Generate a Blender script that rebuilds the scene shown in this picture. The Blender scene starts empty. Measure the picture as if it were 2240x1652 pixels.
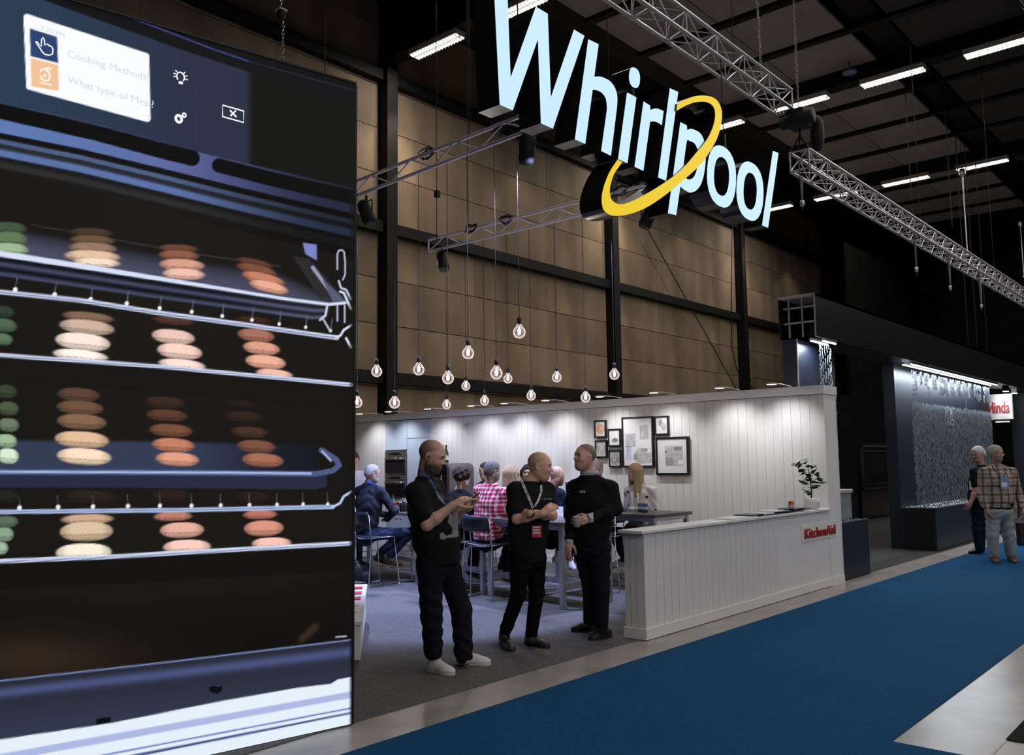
import bpy, math, random
import numpy as np
from mathutils import Matrix, Vector

# ------------------------------------------------------------------ camera
SC = bpy.context.scene
COL = SC.collection
W, H, FPX = 2240, 1652, 1912.5
YAW, PIT, ROL = math.radians(41.0795), math.radians(5.5844), math.radians(-0.6852)
CAMZ = 1.58
CAM = np.array([0.0, 0.0, CAMZ])
FW = np.array([math.cos(YAW) * math.cos(PIT), math.sin(YAW) * math.cos(PIT), math.sin(PIT)])
_r = np.cross(FW, [0, 0, 1.0]); _r /= np.linalg.norm(_r)
_u = np.cross(_r, FW)
RT = math.cos(ROL) * _r + math.sin(ROL) * _u
UP = -math.sin(ROL) * _r + math.cos(ROL) * _u
cam = bpy.data.cameras.new('camera')
cam.sensor_width = 36.0
cam.lens = FPX / W * 36.0
cam.clip_end = 200
camo = bpy.data.objects.new('camera', cam)
COL.objects.link(camo)
camo.matrix_world = Matrix(((RT[0], UP[0], -FW[0], 0), (RT[1], UP[1], -FW[1], 0),
                            (RT[2], UP[2], -FW[2], CAMZ), (0, 0, 0, 1)))
SC.camera = camo

# ------------------------------------------------------------------ world + view
world = bpy.data.worlds.new('hall_air'); SC.world = world
world.use_nodes = True
world.node_tree.nodes['Background'].inputs[0].default_value = (0.010, 0.010, 0.012, 1)
world.node_tree.nodes['Background'].inputs[1].default_value = 1.0
SC.view_settings.view_transform = 'Standard'
SC.view_settings.look = 'None'
SC.view_settings.exposure = 0.0
SC.view_settings.gamma = 1.0
SC.view_settings.use_curve_mapping = False
SC.cycles.max_bounces = 6
SC.cycles.diffuse_bounces = 3
SC.cycles.glossy_bounces = 3
SC.cycles.transmission_bounces = 6
SC.cycles.transparent_max_bounces = 8
SC.cycles.caustics_reflective = False
SC.cycles.caustics_refractive = False
SC.cycles.sample_clamp_indirect = 4.0

# ------------------------------------------------------------------ hall lights
def aim(o, loc, to):
    d = Vector(to) - Vector(loc)
    o.location = loc
    o.rotation_euler = d.to_track_quat('-Z', 'Y').to_euler()

def lamp(kind, loc, to, power, color, size=0.2, size_y=None, angle=60, blend=0.5):
    l = bpy.data.lights.new('lamp_light', kind)
    l.energy = power; l.color = color
    if kind == 'AREA':
        l.shape = 'RECTANGLE'; l.size = size; l.size_y = size_y or size
    else:
        l.shadow_soft_size = size
    if kind == 'SPOT':
        l.spot_size = math.radians(angle); l.spot_blend = blend
    o = bpy.data.objects.new('lamp_light', l); COL.objects.link(o)
    aim(o, loc, to)
    return o

NEUT = (1.0, 0.95, 0.90)
# fluorescent rows over the aisle, on the hall's fixture grid, behind and beside the camera
for fx, pw in ((-4.3, 70), (4.5, 85), (13.25, 110)):
    for fy in (-7.8, -3.0, 1.8):
        lamp('AREA', (fx, fy, 10.9), (fx, fy, 0), pw, NEUT, 0.3, 1.5)
for fx in (22.04, 30.8):
    for fy in (-3.0, 1.8):
        lamp('AREA', (fx, fy, 10.9), (fx, fy, 0), 260, NEUT, 0.3, 1.5)
# added fill spots behind the camera, brightening faces and the counter front
for sx_, pw in ((-1.5, 270), (2.5, 290), (6.5, 220), (11.0, 150), (16.0, 260)):
    lamp('SPOT', (sx_, -4.6, 4.3), (sx_ + 3.6, 4.6, .9), pw, (1.0, .96, .93), .25, angle=75, blend=.8)
# wall washers under the upper steel beam of the timber wall
WASH = (1.0, 0.84, 0.64)
for wx, pw in ((4.4, 300), (9.0, 70), (13.4, 330), (18.0, 60), (22.6, 330), (27.0, 60), (31.4, 260), (36.0, 50)):
    lamp('SPOT', (wx, 14.35, 10.25), (wx, 15.5, 6.2), pw * 0.62, WASH, 0.15, angle=100, blend=0.9)
# profile spots hung on the lighting trusses (cool white)
BLU = (0.47, 0.55, 1.0)
for (lx, ly, lz), to, pw, an in (((6.95, 8.9, 4.75), (7.0, 7.6, 0), 1600, 50),
                                 ((9.43, 9.7, 4.75), (7.6, 7.7, 0), 1500, 50),
                                 ((9.43, 6.1, 4.75), (7.3, 7.9, 0), 1300, 60),
                                 ((6.9, 5.6, 4.75), (8.6, 9.6, 0), 700, 66)):
    lamp('SPOT', (lx, ly, lz), to, pw, BLU, 0.10, angle=an, blend=0.25)

# ------------------------------------------------------------------ geometry helpers
def ray(x, y):
    return FW + RT * ((x - W / 2) / FPX) - UP * ((y - H / 2) / FPX)
def onp(x, y, ax, v):                       # pixel direction met by an axis-aligned plane
    d = ray(x, y)
    return CAM + d * ((v - CAM[ax]) / d[ax])
def gnd(x, y, z=0.0):
    return onp(x, y, 2, z)
def dep(x, y, t):                           # point at depth t along the camera axis
    return CAM + ray(x, y) * t
def depth(p):
    return float((np.asarray(p, float) - CAM) @ FW)
def nrm(v):
    v = np.asarray(v, float); return v / max(np.linalg.norm(v), 1e-9)

RNG = random.Random(7)
MATS = {}
def mat(name, col, rough=0.6, metal=0.0, emit=None, es=1.0, var=0.08, scale=6.0, bump=0.0, bscale=60.0, trans=0.0, alpha=1.0, ior=1.45, spec=0.5, stretch=None):
    if name in MATS: return MATS[name]
    m = bpy.data.materials.new(name); m.use_nodes = True
    nt = m.node_tree; b = nt.nodes['Principled BSDF']
    b.inputs['Roughness'].default_value = rough
    b.inputs['Metallic'].default_value = metal
    b.inputs['Specular IOR Level'].default_value = spec
    b.inputs['IOR'].default_value = ior
    b.inputs['Transmission Weight'].default_value = trans
    b.inputs['Alpha'].default_value = alpha
    tc = nt.nodes.new('ShaderNodeTexCoord'); mp = nt.nodes.new('ShaderNodeMapping')
    if stretch: mp.inputs['Scale'].default_value = stretch
    nt.links.new(tc.outputs['Object'], mp.inputs[0])
    nz = nt.nodes.new('ShaderNodeTexNoise'); nz.inputs['Scale'].default_value = scale; nz.inputs['Detail'].default_value = 4
    nt.links.new(mp.outputs[0], nz.inputs['Vector'])
    rp = nt.nodes.new('ShaderNodeValToRGB')
    lo = [max(0, c * (1 - 2 * var)) for c in col[:3]]; hi = [min(1, c * (1 + 2 * var)) for c in col[:3]]
    rp.color_ramp.elements[0].color = (*lo, 1); rp.color_ramp.elements[1].color = (*hi, 1)
    rp.color_ramp.elements[0].position = 0.3; rp.color_ramp.elements[1].position = 0.7
    nt.links.new(nz.outputs['Fac'], rp.inputs[0]); nt.links.new(rp.outputs[0], b.inputs['Base Color'])
    if emit:
        b.inputs['Emission Color'].default_value = (*emit, 1); b.inputs['Emission Strength'].default_value = es
    if bump:
        n2 = nt.nodes.new('ShaderNodeTexNoise'); n2.inputs['Scale'].default_value = bscale; n2.inputs['Detail'].default_value = 3
        nt.links.new(mp.outputs[0], n2.inputs['Vector'])
        bp = nt.nodes.new('ShaderNodeBump'); bp.inputs['Strength'].default_value = bump; bp.inputs['Distance'].default_value = 0.02
        nt.links.new(n2.outputs['Fac'], bp.inputs['Height']); nt.links.new(bp.outputs[0], b.inputs['Normal'])
    MATS[name] = m
    return m

def tag(o, label=None, cat=None, group=None, kind=None):
    if label: o['label'] = label
    if cat: o['category'] = cat
    if group: o['group'] = group
    if kind: o['kind'] = kind
    return o

MTX = {}
def thing(name, label, cat, loc=(0, 0, 0), rz=0.0, group=None, kind=None):
    o = bpy.data.objects.new(name, None); COL.objects.link(o)
    o.empty_display_size = 0.1
    o.location = loc; o.rotation_euler = (0, 0, rz)
    MTX[o.name] = Matrix.Translation(Vector(loc)) @ Matrix.Rotation(rz, 4, 'Z')
    return tag(o, label, cat, group, kind)

def wmat(o):
    return MTX.get(o.name, Matrix.Identity(4))

class MB:
    """collects boxes, tubes and loops; build() links them as one mesh object"""
    def __init__(s): s.v = []; s.f = []; s.m = []
    def add(s, vs, fs, mi=0):
        k = len(s.v); s.v += [tuple(map(float, v)) for v in vs]
        s.f += [tuple(i + k for i in f) for f in fs]; s.m += [mi] * len(fs)
        return s
    def box(s, a, b, mi=0):
        x0, y0, z0 = a; x1, y1, z1 = b
        return s.add([(x0,y0,z0),(x1,y0,z0),(x1,y1,z0),(x0,y1,z0),(x0,y0,z1),(x1,y0,z1),(x1,y1,z1),(x0,y1,z1)],
                     [(0,3,2,1),(4,5,6,7),(0,1,5,4),(1,2,6,5),(2,3,7,6),(3,0,4,7)], mi)
    def obox(s, c, ax, h, mi=0):                      # oriented box: centre, three axes, half sizes
        c = np.asarray(c, float); A = [nrm(a) * k for a, k in zip(ax, h)]
        vs = [c + sx * A[0] + sy * A[1] + sz * A[2] for sz in (-1, 1) for sx, sy in ((-1,-1),(1,-1),(1,1),(-1,1))]
        return s.add(vs, [(0,3,2,1),(4,5,6,7),(0,1,5,4),(1,2,6,5),(2,3,7,6),(3,0,4,7)], mi)
    def tube(s, pts, r, n=8, mi=0, cap=True, closed=False):
        pts = [np.asarray(p, float) for p in pts]; N = len(pts)
        rr = r if hasattr(r, '__len__') else [r] * N
        t0 = nrm(pts[1] - pts[0]); a = np.array([0, 0, 1.0]) if abs(t0[2]) < 0.9 else np.array([1.0, 0, 0])
        u = nrm(np.cross(t0, a)); vs = []
        for i, p in enumerate(pts):
            if closed: t = nrm(pts[(i + 1) % N] - pts[i - 1])
            else: t = nrm(pts[min(i + 1, N - 1)] - pts[max(i - 1, 0)])
            u = nrm(u - t * (u @ t)); w = np.cross(t, u)
            for k in range(n):
                an = 2 * math.pi * k / n
                vs.append(p + rr[i] * (math.cos(an) * u + math.sin(an) * w))
        fs = []
        for i in range(N if closed else N - 1):
            j = (i + 1) % N
            for k in range(n):
                fs.append((i*n+k, i*n+(k+1)%n, j*n+(k+1)%n, j*n+k))
        if cap and not closed:
            fs.append(tuple(range(n - 1, -1, -1))); fs.append(tuple((N-1)*n + k for k in range(n)))
        return s.add(vs, fs, mi)
    def lathe(s, prof, c=(0, 0, 0), n=24, mi=0, caps=True):
        vs = []; fs = []
        for r, z in prof:
            for k in range(n):
                an = 2 * math.pi * k / n
                vs.append((c[0] + r * math.cos(an), c[1] + r * math.sin(an), c[2] + z))
        for i in range(len(prof) - 1):
            for k in range(n):
                fs.append((i*n+k, i*n+(k+1)%n, (i+1)*n+(k+1)%n, (i+1)*n+k))
        if caps:
            fs.append(tuple(range(n-1, -1, -1))); fs.append(tuple((len(prof)-1)*n + k for k in range(n)))
        return s.add(vs, fs, mi)
    def build(s, name, m=None, parent=None, local=False, smooth=False, bevel=0.0, origin=True):
        me = bpy.data.meshes.new(name)
        vs = s.v
        off = Vector((0, 0, 0))
        if parent is not None and not local:
            inv = wmat(parent).inverted(); vs = [tuple(inv @ Vector(v)) for v in vs]
        if parent is None and origin and vs:
            A = np.array(vs); lo, hi = A.min(0), A.max(0)
            off = Vector(((lo[0]+hi[0])/2, (lo[1]+hi[1])/2, lo[2]))
            vs = [tuple(Vector(v) - off) for v in vs]
        me.from_pydata(vs, [], s.f); me.validate(); me.update()
        o = bpy.data.objects.new(name, me); COL.objects.link(o)
        for q in (m if isinstance(m, (list, tuple)) else [m]):
            me.materials.append(q)
        if isinstance(m, (list, tuple)) and len(me.polygons) == len(s.m):
            me.polygons.foreach_set('material_index', s.m)
        if smooth:
            me.polygons.foreach_set('use_smooth', [True] * len(me.polygons))
        o.location = off
        if parent is not None: o.parent = parent; MTX[o.name] = wmat(parent)
        else: MTX[o.name] = Matrix.Translation(off)
        if bevel:
            md = o.modifiers.new('edge', 'BEVEL'); md.width = bevel; md.segments = 2; md.limit_method = 'ANGLE'
        return o

def bx(name, a, b, m, parent=None, bevel=0.0, **k):
    return MB().box(a, b).build(name, m, parent, bevel=bevel, **k)

def copy_tree(o, parent=None, loc=None, rz=None):
    c = o.copy(); COL.objects.link(c); c.parent = parent
    if loc is not None: c.location = loc
    if rz is not None: c.rotation_euler = (0, 0, rz)
    if parent is None: MTX[c.name] = Matrix.Translation(c.location) @ Matrix.Rotation(c.rotation_euler[2], 4, 'Z')
    for ch in o.children: copy_tree(ch, c)
    return c

# a shared unit rod and unit box: pieces that repeat use them with their own transform
_UR = {}
def rod(name, a, b, r, m, parent=None, n=6, label=None):
    key = (m.name, n)
    if key not in _UR:
        t = MB(); t.tube([(0, 0, 0), (0, 0, 1)], 1.0, n)
        me = bpy.data.meshes.new('rod'); me.from_pydata(t.v, [], t.f); me.update(); me.materials.append(m)
        me.polygons.foreach_set('use_smooth', [len(p.vertices) == 4 for p in me.polygons])
        _UR[key] = me
    o = bpy.data.objects.new(name, _UR[key]); COL.objects.link(o)
    a = Vector(a); b = Vector(b); d = b - a
    M = Matrix.Translation(a) @ d.to_track_quat('Z', 'Y').to_matrix().to_4x4() @ Matrix.Diagonal((r, r, d.length, 1))
    if parent is not None:
        o.parent = parent; M = wmat(parent).inverted() @ M
    o.matrix_local = M
    if label: o['label'] = label
    return o
_UB = {}
def piece(name, a, b, m, parent=None):
    """axis-aligned box piece sharing one mesh per material"""
    if m.name not in _UB:
        t = MB().box((-.5, -.5, -.5), (.5, .5, .5))
        me = bpy.data.meshes.new(name); me.from_pydata(t.v, [], t.f); me.update(); me.materials.append(m); _UB[m.name] = me
    o = bpy.data.objects.new(name, _UB[m.name]); COL.objects.link(o)
    a = np.array(a, float); b = np.array(b, float)
    M = Matrix.Translation(Vector((a + b) / 2)) @ Matrix.Diagonal((*np.abs(b - a), 1))
    if parent is not None:
        o.parent = parent; M = wmat(parent).inverted() @ M
    o.matrix_local = M
    return o

def tri_fill(outer, holes=()):
    """triangulate a 2-D outline with holes"""
    from mathutils.geometry import delaunay_2d_cdt
    vs, es = [], []
    for lp in (outer, *holes):
        k = len(vs); n = len(lp); vs += [Vector((p[0], p[1])) for p in lp]
        es += [(k + i, k + (i + 1) % n) for i in range(n)]
    r = delaunay_2d_cdt(vs, es, [], 0, 1e-6)
    pv, pf = r[0], r[2]
    def inside(p, lp):
        c = False
        for i in range(len(lp)):
            x1, y1 = lp[i][0], lp[i][1]; x2, y2 = lp[i-1][0], lp[i-1][1]
            if (y1 > p[1]) != (y2 > p[1]) and p[0] < (x2 - x1) * (p[1] - y1) / (y2 - y1) + x1: c = not c
        return c
    out = []
    for f in pf:
        c = sum((Vector(pv[i]) for i in f), Vector((0, 0))) / len(f)
        if inside(c, outer) and not any(inside(c, h) for h in holes): out.append(tuple(f))
    return [tuple(p) for p in pv], out

def extrude_xz(mb, outer, y0, y1, holes=(), mf=0, ms=1, mbk=1):
    """solid from an outline in the XZ plane: front at y0 (towards the aisle), back at y1"""
    pv, pf = tri_fill(outer, holes)
    def orient(fs, flip):
        o = []
        for f in fs:
            a, b, c = (Vector(pv[i]) for i in f[:3])
            ccw = (b - a).cross(c - a) > 0
            o.append(tuple(f) if ccw != flip else tuple(reversed(f)))
        return o
    mb.add([(p[0], y0, p[1]) for p in pv], orient(pf, False), mf)
    mb.add([(p[0], y1, p[1]) for p in pv], orient(pf, True), mbk)
    for lp in (outer, *holes):
        n = len(lp)
        mb.add([(p[0], y0, p[1]) for p in lp] + [(p[0], y1, p[1]) for p in lp],
               [(i, (i + 1) % n, n + (i + 1) % n, n + i) for i in range(n)], ms)
    return mb

def text_mesh(name, s, m, size, parent=None, loc=(0, 0, 0), xdir=(1, 0, 0), zdir=(0, 0, 1), depth=0.002, bold=0.0, sx=1.0, align='LEFT', label=None, space=1.0, fit=None):
    cu = bpy.data.curves.new('txt', 'FONT'); cu.body = s; cu.size = size; cu.offset = bold; cu.extrude = depth; cu.align_x = align
    cu.resolution_u = 3; cu.space_character = space
    t = bpy.data.objects.new('txt', cu); COL.objects.link(t)
    dg = bpy.context.evaluated_depsgraph_get()
    me = bpy.data.meshes.new_from_object(t.evaluated_get(dg))
    bpy.data.objects.remove(t); bpy.data.curves.remove(cu)
    me.materials.clear(); me.materials.append(m)
    if fit: sx = fit / max(v.co.x for v in me.vertices)
    o = bpy.data.objects.new(name, me); COL.objects.link(o)
    X = Vector(nrm(xdir)) * sx; Z = Vector(nrm(zdir)); N = X.cross(Z).normalized()
    M = Matrix(((X[0], Z[0], N[0], loc[0]), (X[1], Z[1], N[1], loc[1]), (X[2], Z[2], N[2], loc[2]), (0, 0, 0, 1)))
    if parent is not None:
        o.parent = parent; M = wmat(parent).inverted() @ M
    me.transform(M)
    if label: o['label'] = label
    return o

# ================================================================== materials
CONC = mat('polished_concrete', (0.30, 0.275, 0.26), 0.28, var=0.10, scale=3.0, bump=0.03, bscale=25)
BLUEC = mat('blue_carpet', (0.006, 0.060, 0.150), 0.95, var=0.07, scale=30, bump=0.15, bscale=260, spec=0.1)
GREYC = mat('grey_needle_felt', (0.112, 0.11, 0.113), 0.95, var=0.13, scale=55, bump=0.12, bscale=300, spec=0.1)
BLKC = mat('black_carpet', (0.012, 0.013, 0.012), 0.95, var=0.2, scale=20, spec=0.1)
TAPE = mat('pale_tape', (0.5, 0.47, 0.44), 0.6)
STEEL = mat('dark_painted_steel', (0.009, 0.009, 0.0095), 0.6, var=0.15, spec=.25)
BLACK = mat('matt_black', (0.006, 0.006, 0.007), 0.7)
BLKWALL = mat('black_drape', (0.004, 0.004, 0.004), 0.95, var=0.3, scale=1.5, spec=0.1)
WHITE = mat('white_paint', (0.70, 0.69, 0.70), 0.55, var=0.015, scale=2)
WHITE2 = mat('white_lacquer', (0.73, 0.72, 0.74), 0.35, var=0.01, scale=2)
ALU = mat('aluminium', (0.55, 0.55, 0.60), 0.38, 1.0, var=0.06, scale=8)
LIGHTT = mat('lit_truss_aluminium', (.72, .68, .78), .45, .25, var=.08, scale=5)  # lavender light on the ladder trusses put into a paler aluminium colour
TRUSSM = mat('truss_aluminium', (0.42, 0.42, 0.45), 0.42, 0.85, var=0.12, scale=5)
CHROME = mat('chrome_wire', (0.70, 0.70, 0.74), 0.18, 1.0, var=0.02)
GLASSD = mat('dark_glass', (0.012, 0.012, 0.014), 0.08, var=0.0)
ACOU = mat('acoustic_panel', (0.30, 0.275, 0.28), 0.9, var=0.08, scale=1.5)
TUBE = mat('tube_light', (0.9, 0.9, 0.9), 0.5, emit=(1.0, 0.96, 0.90), es=2.6, var=0.0)

def wood():
    m = mat('plywood_panel', (0.255, 0.188, 0.127), 0.75, var=0.16, scale=1.3, stretch=(2.0, 2.0, 0.35), bump=0.08, bscale=30, spec=0.2)
    nt = m.node_tree; b = nt.nodes['Principled BSDF']
    rp = [n for n in nt.nodes if n.type == 'VALTORGB'][0]
    oi = nt.nodes.new('ShaderNodeObjectInfo')
    hs = nt.nodes.new('ShaderNodeHueSaturation')
    mr = nt.nodes.new('ShaderNodeMapRange'); mr.inputs['To Min'].default_value = 0.86; mr.inputs['To Max'].default_value = 1.12
    nt.links.new(oi.outputs['Random'], mr.inputs['Value']); nt.links.new(mr.outputs[0], hs.inputs['Value'])
    nt.links.new(rp.outputs[0], hs.inputs['Color']); nt.links.new(hs.outputs[0], b.inputs['Base Color'])
    return m
WOOD = wood()

# ================================================================== ground
fl = MB().add([(-12, -14, 0), (48, -14, 0), (48, 17, 0), (-12, 17, 0)], [(0, 1, 2, 3)]).build('floor', CONC, origin=False)
tag(fl, 'polished grey concrete hall floor showing between the carpets', None, None, 'structure')
ac = MB().box((-8, -10, 0), (5.2, 3.98, 0.006)).box((5.2, 1.75, 0), (38.9, 3.98, 0.006)).build('aisle_carpet', BLUEC)
tag(ac, 'deep blue carpet running along the aisle', 'carpet')
bc = bx('booth_carpet', (0.4, 4.40, 0), (11.03, 15.1, 0.006), GREYC)
tag(bc, 'grey felt carpet under the white stand', 'carpet')
km = bx('floor_mat', (5.63, -1.5, 0), (9.5, 1.27, 0.006), BLKC)
tag(km, 'black carpet edge in the bottom right corner', 'carpet')
tp = bx('floor_tape', (5.0, 1.262, 0), (5.63, 1.276, 0.003), TAPE)
tag(tp, 'thin pale tape line on the concrete beside the black carpet', 'tape')
nc = bx('neighbour_carpet', (11.42, 4.40, 0), (25.7, 8.15, 0.005), mat('charcoal_carpet', (0.03, 0.03, 0.033), 0.95, var=0.15, scale=12, bump=0.3, bscale=200))
tag(nc, 'charcoal carpet on the dark navy stand', 'carpet')

# ================================================================== timber hall wall
YW = 15.5
wl = thing('wall_left', 'tall hall wall of brown plywood panels between dark steel', None, (20, YW, 0), kind='structure')
bx('wall_backing', (-6, YW, 0), (40, YW + 0.2, 14.2), mat('panel_joint_dark', (0.02, 0.015, 0.012), 0.9), wl)
CX = [-4.6, 4.3, 13.2, 22.4, 31.2, 40.0]
BZ = [3.55, 7.08, 10.75]
zr = [1.0, 2.2, 3.38, 3.72, 4.82, 5.9, 6.93, 7.25, 8.4, 9.5, 10.55, 10.9, 12.0, 13.1, 14.2]
for i in range(len(CX) - 1):
    n = 3
    for k in range(n):
        xa = CX[i] + (CX[i+1] - CX[i]) * k / n; xb = CX[i] + (CX[i+1] - CX[i]) * (k + 1) / n
        for j in range(len(zr) - 1):
            if xb < 1.5: continue
            o = piece('panel', (xa + .004, YW - 0.03 - RNG.random() * .004, zr[j] + .009), (xb - .004, YW, zr[j+1] - .009), WOOD, wl)
for i, x in enumerate(CX[1:5]):
    c = thing('steel_column', ['dark steel column at the far left behind the big screen', 'dark steel column on the timber wall left of the hanging bulbs',
               'dark steel column on the timber wall behind the framed pictures', 'dark steel column nearest the navy stand'][i], None, (x, YW - .2, 0), kind='structure')
    w = .16
    MB().box((x - w, YW - .36, 0), (x + w, YW - .34, 13.5)).build('flange', STEEL, c)
    MB().box((x - w, YW - .05, 0), (x + w, YW - .03, 13.5)).build('flange', STEEL, c)
    MB().box((x - .14, YW - .34, 0), (x + .14, YW - .05, 13.5)).build('web', STEEL, c)
for i, z in enumerate(BZ):
    b = bx('steel_beam', (-4, YW - .24, z - .13), (40, YW - .031, z + .13), STEEL)
    tag(b, ['lowest dark steel beam crossing the timber wall', 'middle dark steel beam crossing the timber wall', 'upper dark steel beam crossing the timber wall'][i], None, None, 'structure')
we = bx('wall_end', (39.0, -14, 0), (39.3, YW - .3, 13), BLKWALL)
tag(we, 'black unlit far end of the hall', None, None, 'structure')
wd = bx('wall_drape', (30.5, 11.0, 0), (39, 11.1, 9.2), BLKWALL)
tag(wd, 'black drape in front of the far end of the timber wall', None, None, 'structure')

# ================================================================== ceiling
ce = thing('ceiling', 'black hall ceiling with grey acoustic panels', None, (20, 5, 12), kind='structure')
bx('deck', (-8, -14, 12.6), (40, 16, 12.75), BLACK, ce)
for bay in (13.25, 22.04, 30.8):
    for k in range(4):
        xc = bay + 1.1 + 2.2 * k
        for (ya, yb) in ((6.85, 8.9), (8.93, 11.0), (2.3, 5.9)):
            piece('acoustic_panel', (xc - .93, ya, 11.5), (xc + .93, yb, 11.56), ACOU if ya > 6 else mat('acoustic_panel_dark', (0.04, 0.04, 0.04), 0.9), ce)
def cbeam(nm, lab, a, b):
    o = bx(nm, a, b, STEEL); tag(o, lab, None, None, 'structure'); return o
for i, x in enumerate((4.5, 13.25, 22.04, 30.8)):
    cbeam('roof_girder', ['roof girder nearest the camera', 'roof girder carrying the tube lights beside the sign', 'roof girder carrying the middle row of tube lights', 'roof girder carrying the far row of tube lights'][i],
          (x - .2, -14, 11.12), (x + .2, 15.14, 12.6))
for i, y in enumerate((6.35, 11.4)):
    cbeam('roof_purlin', ['long roof beam at the right end of the grey ceiling panels', 'long roof beam at the left end of the grey ceiling panels'][i], (-6, y - .3, 11.6), (39, y + .3, 12.6))
for k in range(16):
    x = 8.85 + 2.2 * k * .998
    if min(abs(x - q) for q in (13.25, 22.04, 30.8)) < .5: continue
    o = cbeam('roof_joist', 'black joist between two rows of grey ceiling panels', (x - .10, 2.0, 11.43), (x + .10, 11.1, 11.9)); o['group'] = 'roof joists'
# tube lights
FIXL = []
def fixture(x, y, lab):
    t = thing('tube_light', lab, 'light', (x, y, 10.95), group='tube lights on the roof girders')
    bx('housing', (x - .16, y - .76, 11.0), (x + .16, y + .76, 11.12), mat('fixture_housing', (0.5, 0.5, 0.5), 0.5), t)
    for dx in (-.085, .085):
        bx('lamp_tube', (x + dx - .045, y - .74, 10.975), (x + dx + .045, y + .74, 11.0), TUBE, t)
    sl = MB()
    for q in range(16):
        yy = y - .72 + 1.44 * q / 15
        sl.box((x - .155, yy - .004, 10.955), (x + .155, yy + .004, 10.99))
    sl.build('louvre', mat('louvre_white', (0.75, 0.75, 0.74), 0.4), t)
    lamp('AREA', (x, y, 10.93), (x, y, 0), 60, NEUT, .3, 1.5)
NAMES = {13.25: 'near row', 22.04: 'middle row', 30.8: 'far row'}
YS = [13.7, 11.32, 8.92, 6.55, 4.15]
ORD = ['first', 'second', 'third', 'fourth', 'fifth']
for x in (13.25, 22.04, 30.8):
    for i, y in enumerate(YS):
        fixture(x, y, 'white tube light, %s from the timber wall in the %s' % (ORD[i], NAMES[x]))
# round duct, right of the panels
dk = thing('ventilation_duct', 'round ribbed ventilation duct under the dark ceiling', 'duct', (20, 2.9, 10.4))
DM = mat('duct_steel', (0.012, 0.012, 0.013), 0.5, 0.3)
MB().tube([(8, 2.9, 10.6), (38, 2.9, 10.6)], .30, 20).build('pipe', DM, dk, smooth=True)
for k in range(20):
    MB().tube([(9 + k * 1.45, 2.9, 10.6), (9.08 + k * 1.45, 2.9, 10.6)], .33, 20).build('rib', DM, dk)
# sprinkler-like disc
sd = MB().lathe([(.02, .3), (.02, .06), (.16, .05), (.17, 0)], (21.5, 7.4, 11.2), 20).build('ceiling_speaker', mat('pale_blue_plastic', (.25, .27, .5), .4), smooth=True)
tag(sd, 'small pale round device under the ceiling panels', 'device')

# ================================================================== white stand: side wall
XW = 11.03
wr = thing('wall_right', 'white panelled side wall of the stand', None, (11.2, 9.5, 0), kind='structure')
bx('core', (XW + .02, 4.345, 0), (11.40, 15.0, 2.50), WHITE, wr)
PW = 0.1255
def boards(y0, y1, z0, z1):
    y = y0
    while y < y1 - .02:
        ye = min(y + PW, y1)
        piece('plank', (XW, y + .0018, z0), (XW + .02, ye - .0018, z1), WHITE, wr); y = ye
boards(4.40, 11.60, .1, 2.415)
boards(12.84, 15.0, .1, 2.415)
bx('corner_post', (XW - .012, 4.33, 0), (11.41, 4.40, 2.42), WHITE, wr)
bs = bx('baseboard_right', (XW - .014, 4.56, 0), (XW + .02, 11.6, .10), WHITE2); tag(bs, 'white baseboard along the panelled side wall', None, None, 'structure')
tr = bx('trim_1', (XW - .05, 4.31, 2.415), (11.43, 15.0, 2.525), WHITE2); tag(tr, 'white fascia board along the top of the side wall', None, None, 'structure')
# edge profile on the outer corner
ep = bx('trim_2', (11.402, 4.325, 0), (11.422, 4.345, 2.415), WHITE2); tag(ep, 'thin white profile on the outer corner of the side wall', None, None, 'structure')

# ================================================================== counter
ct = thing('counter', 'low white panelled counter facing the blue aisle', 'counter', (8.9, 4.45, 0))
bx('body', (6.745, 4.35, .007), (11.012, 4.545, .93), WHITE, ct)
x = 6.80
while x < 9.3:
    piece('plank', (x + .003, 4.333, .10), (x + .127, 4.352, .93), WHITE, ct); x += .13
piece('plank', (x + .003, 4.333, .10), (11.012, 4.352, .93), WHITE, ct)
bx('corner_post', (6.735, 4.332, .007), (6.80, 4.36, .93), WHITE, ct)
y = 4.36
for k in range(3):
    piece('plank', (6.733, y + .003, .1), (6.746, y + .059, .93), WHITE, ct); y += .062
bx('countertop', (6.665, 4.30, .935), (11.012, 4.565, .965), WHITE2, ct, bevel=.006)
bx('baseboard', (6.72, 4.318, .007), (11.014, 4.334, .10), WHITE2, ct)
bf = bx('baseboard_front', (11.016, 4.316, 0), (11.42, 4.328, .10), WHITE2); tag(bf, 'white baseboard on the aisle end of the side wall', None, None, 'structure')
bx('baseboard', (6.72, 4.334, .007), (6.735, 4.56, .10), WHITE2, ct)

# counter lettering plaque
pq = thing('brand_plaque', 'clear plaque with raised red lettering on the white counter front', 'sign', (10.75, 4.33, .7))
def pyz(px, py): return onp(px, py, 1, 4.325)
a = pyz(1754, 1174); b = pyz(1829, 1146)
bx('plate', (a[0], 4.326, .60), (b[0], 4.332, .80), mat('clear_acrylic', (.72, .70, .70), .15, var=0), pq)
RED = mat('deep_red_lettering', (0.36, 0.012, 0.015), .35)
a = pyz(1759, 1170)
text_mesh('lettering', 'KitchenAid', RED, .165, pq, (a[0], 4.318, .640), depth=.007, bold=.0018, space=1.06, fit=pyz(1826, 1160)[0] - a[0])

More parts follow.
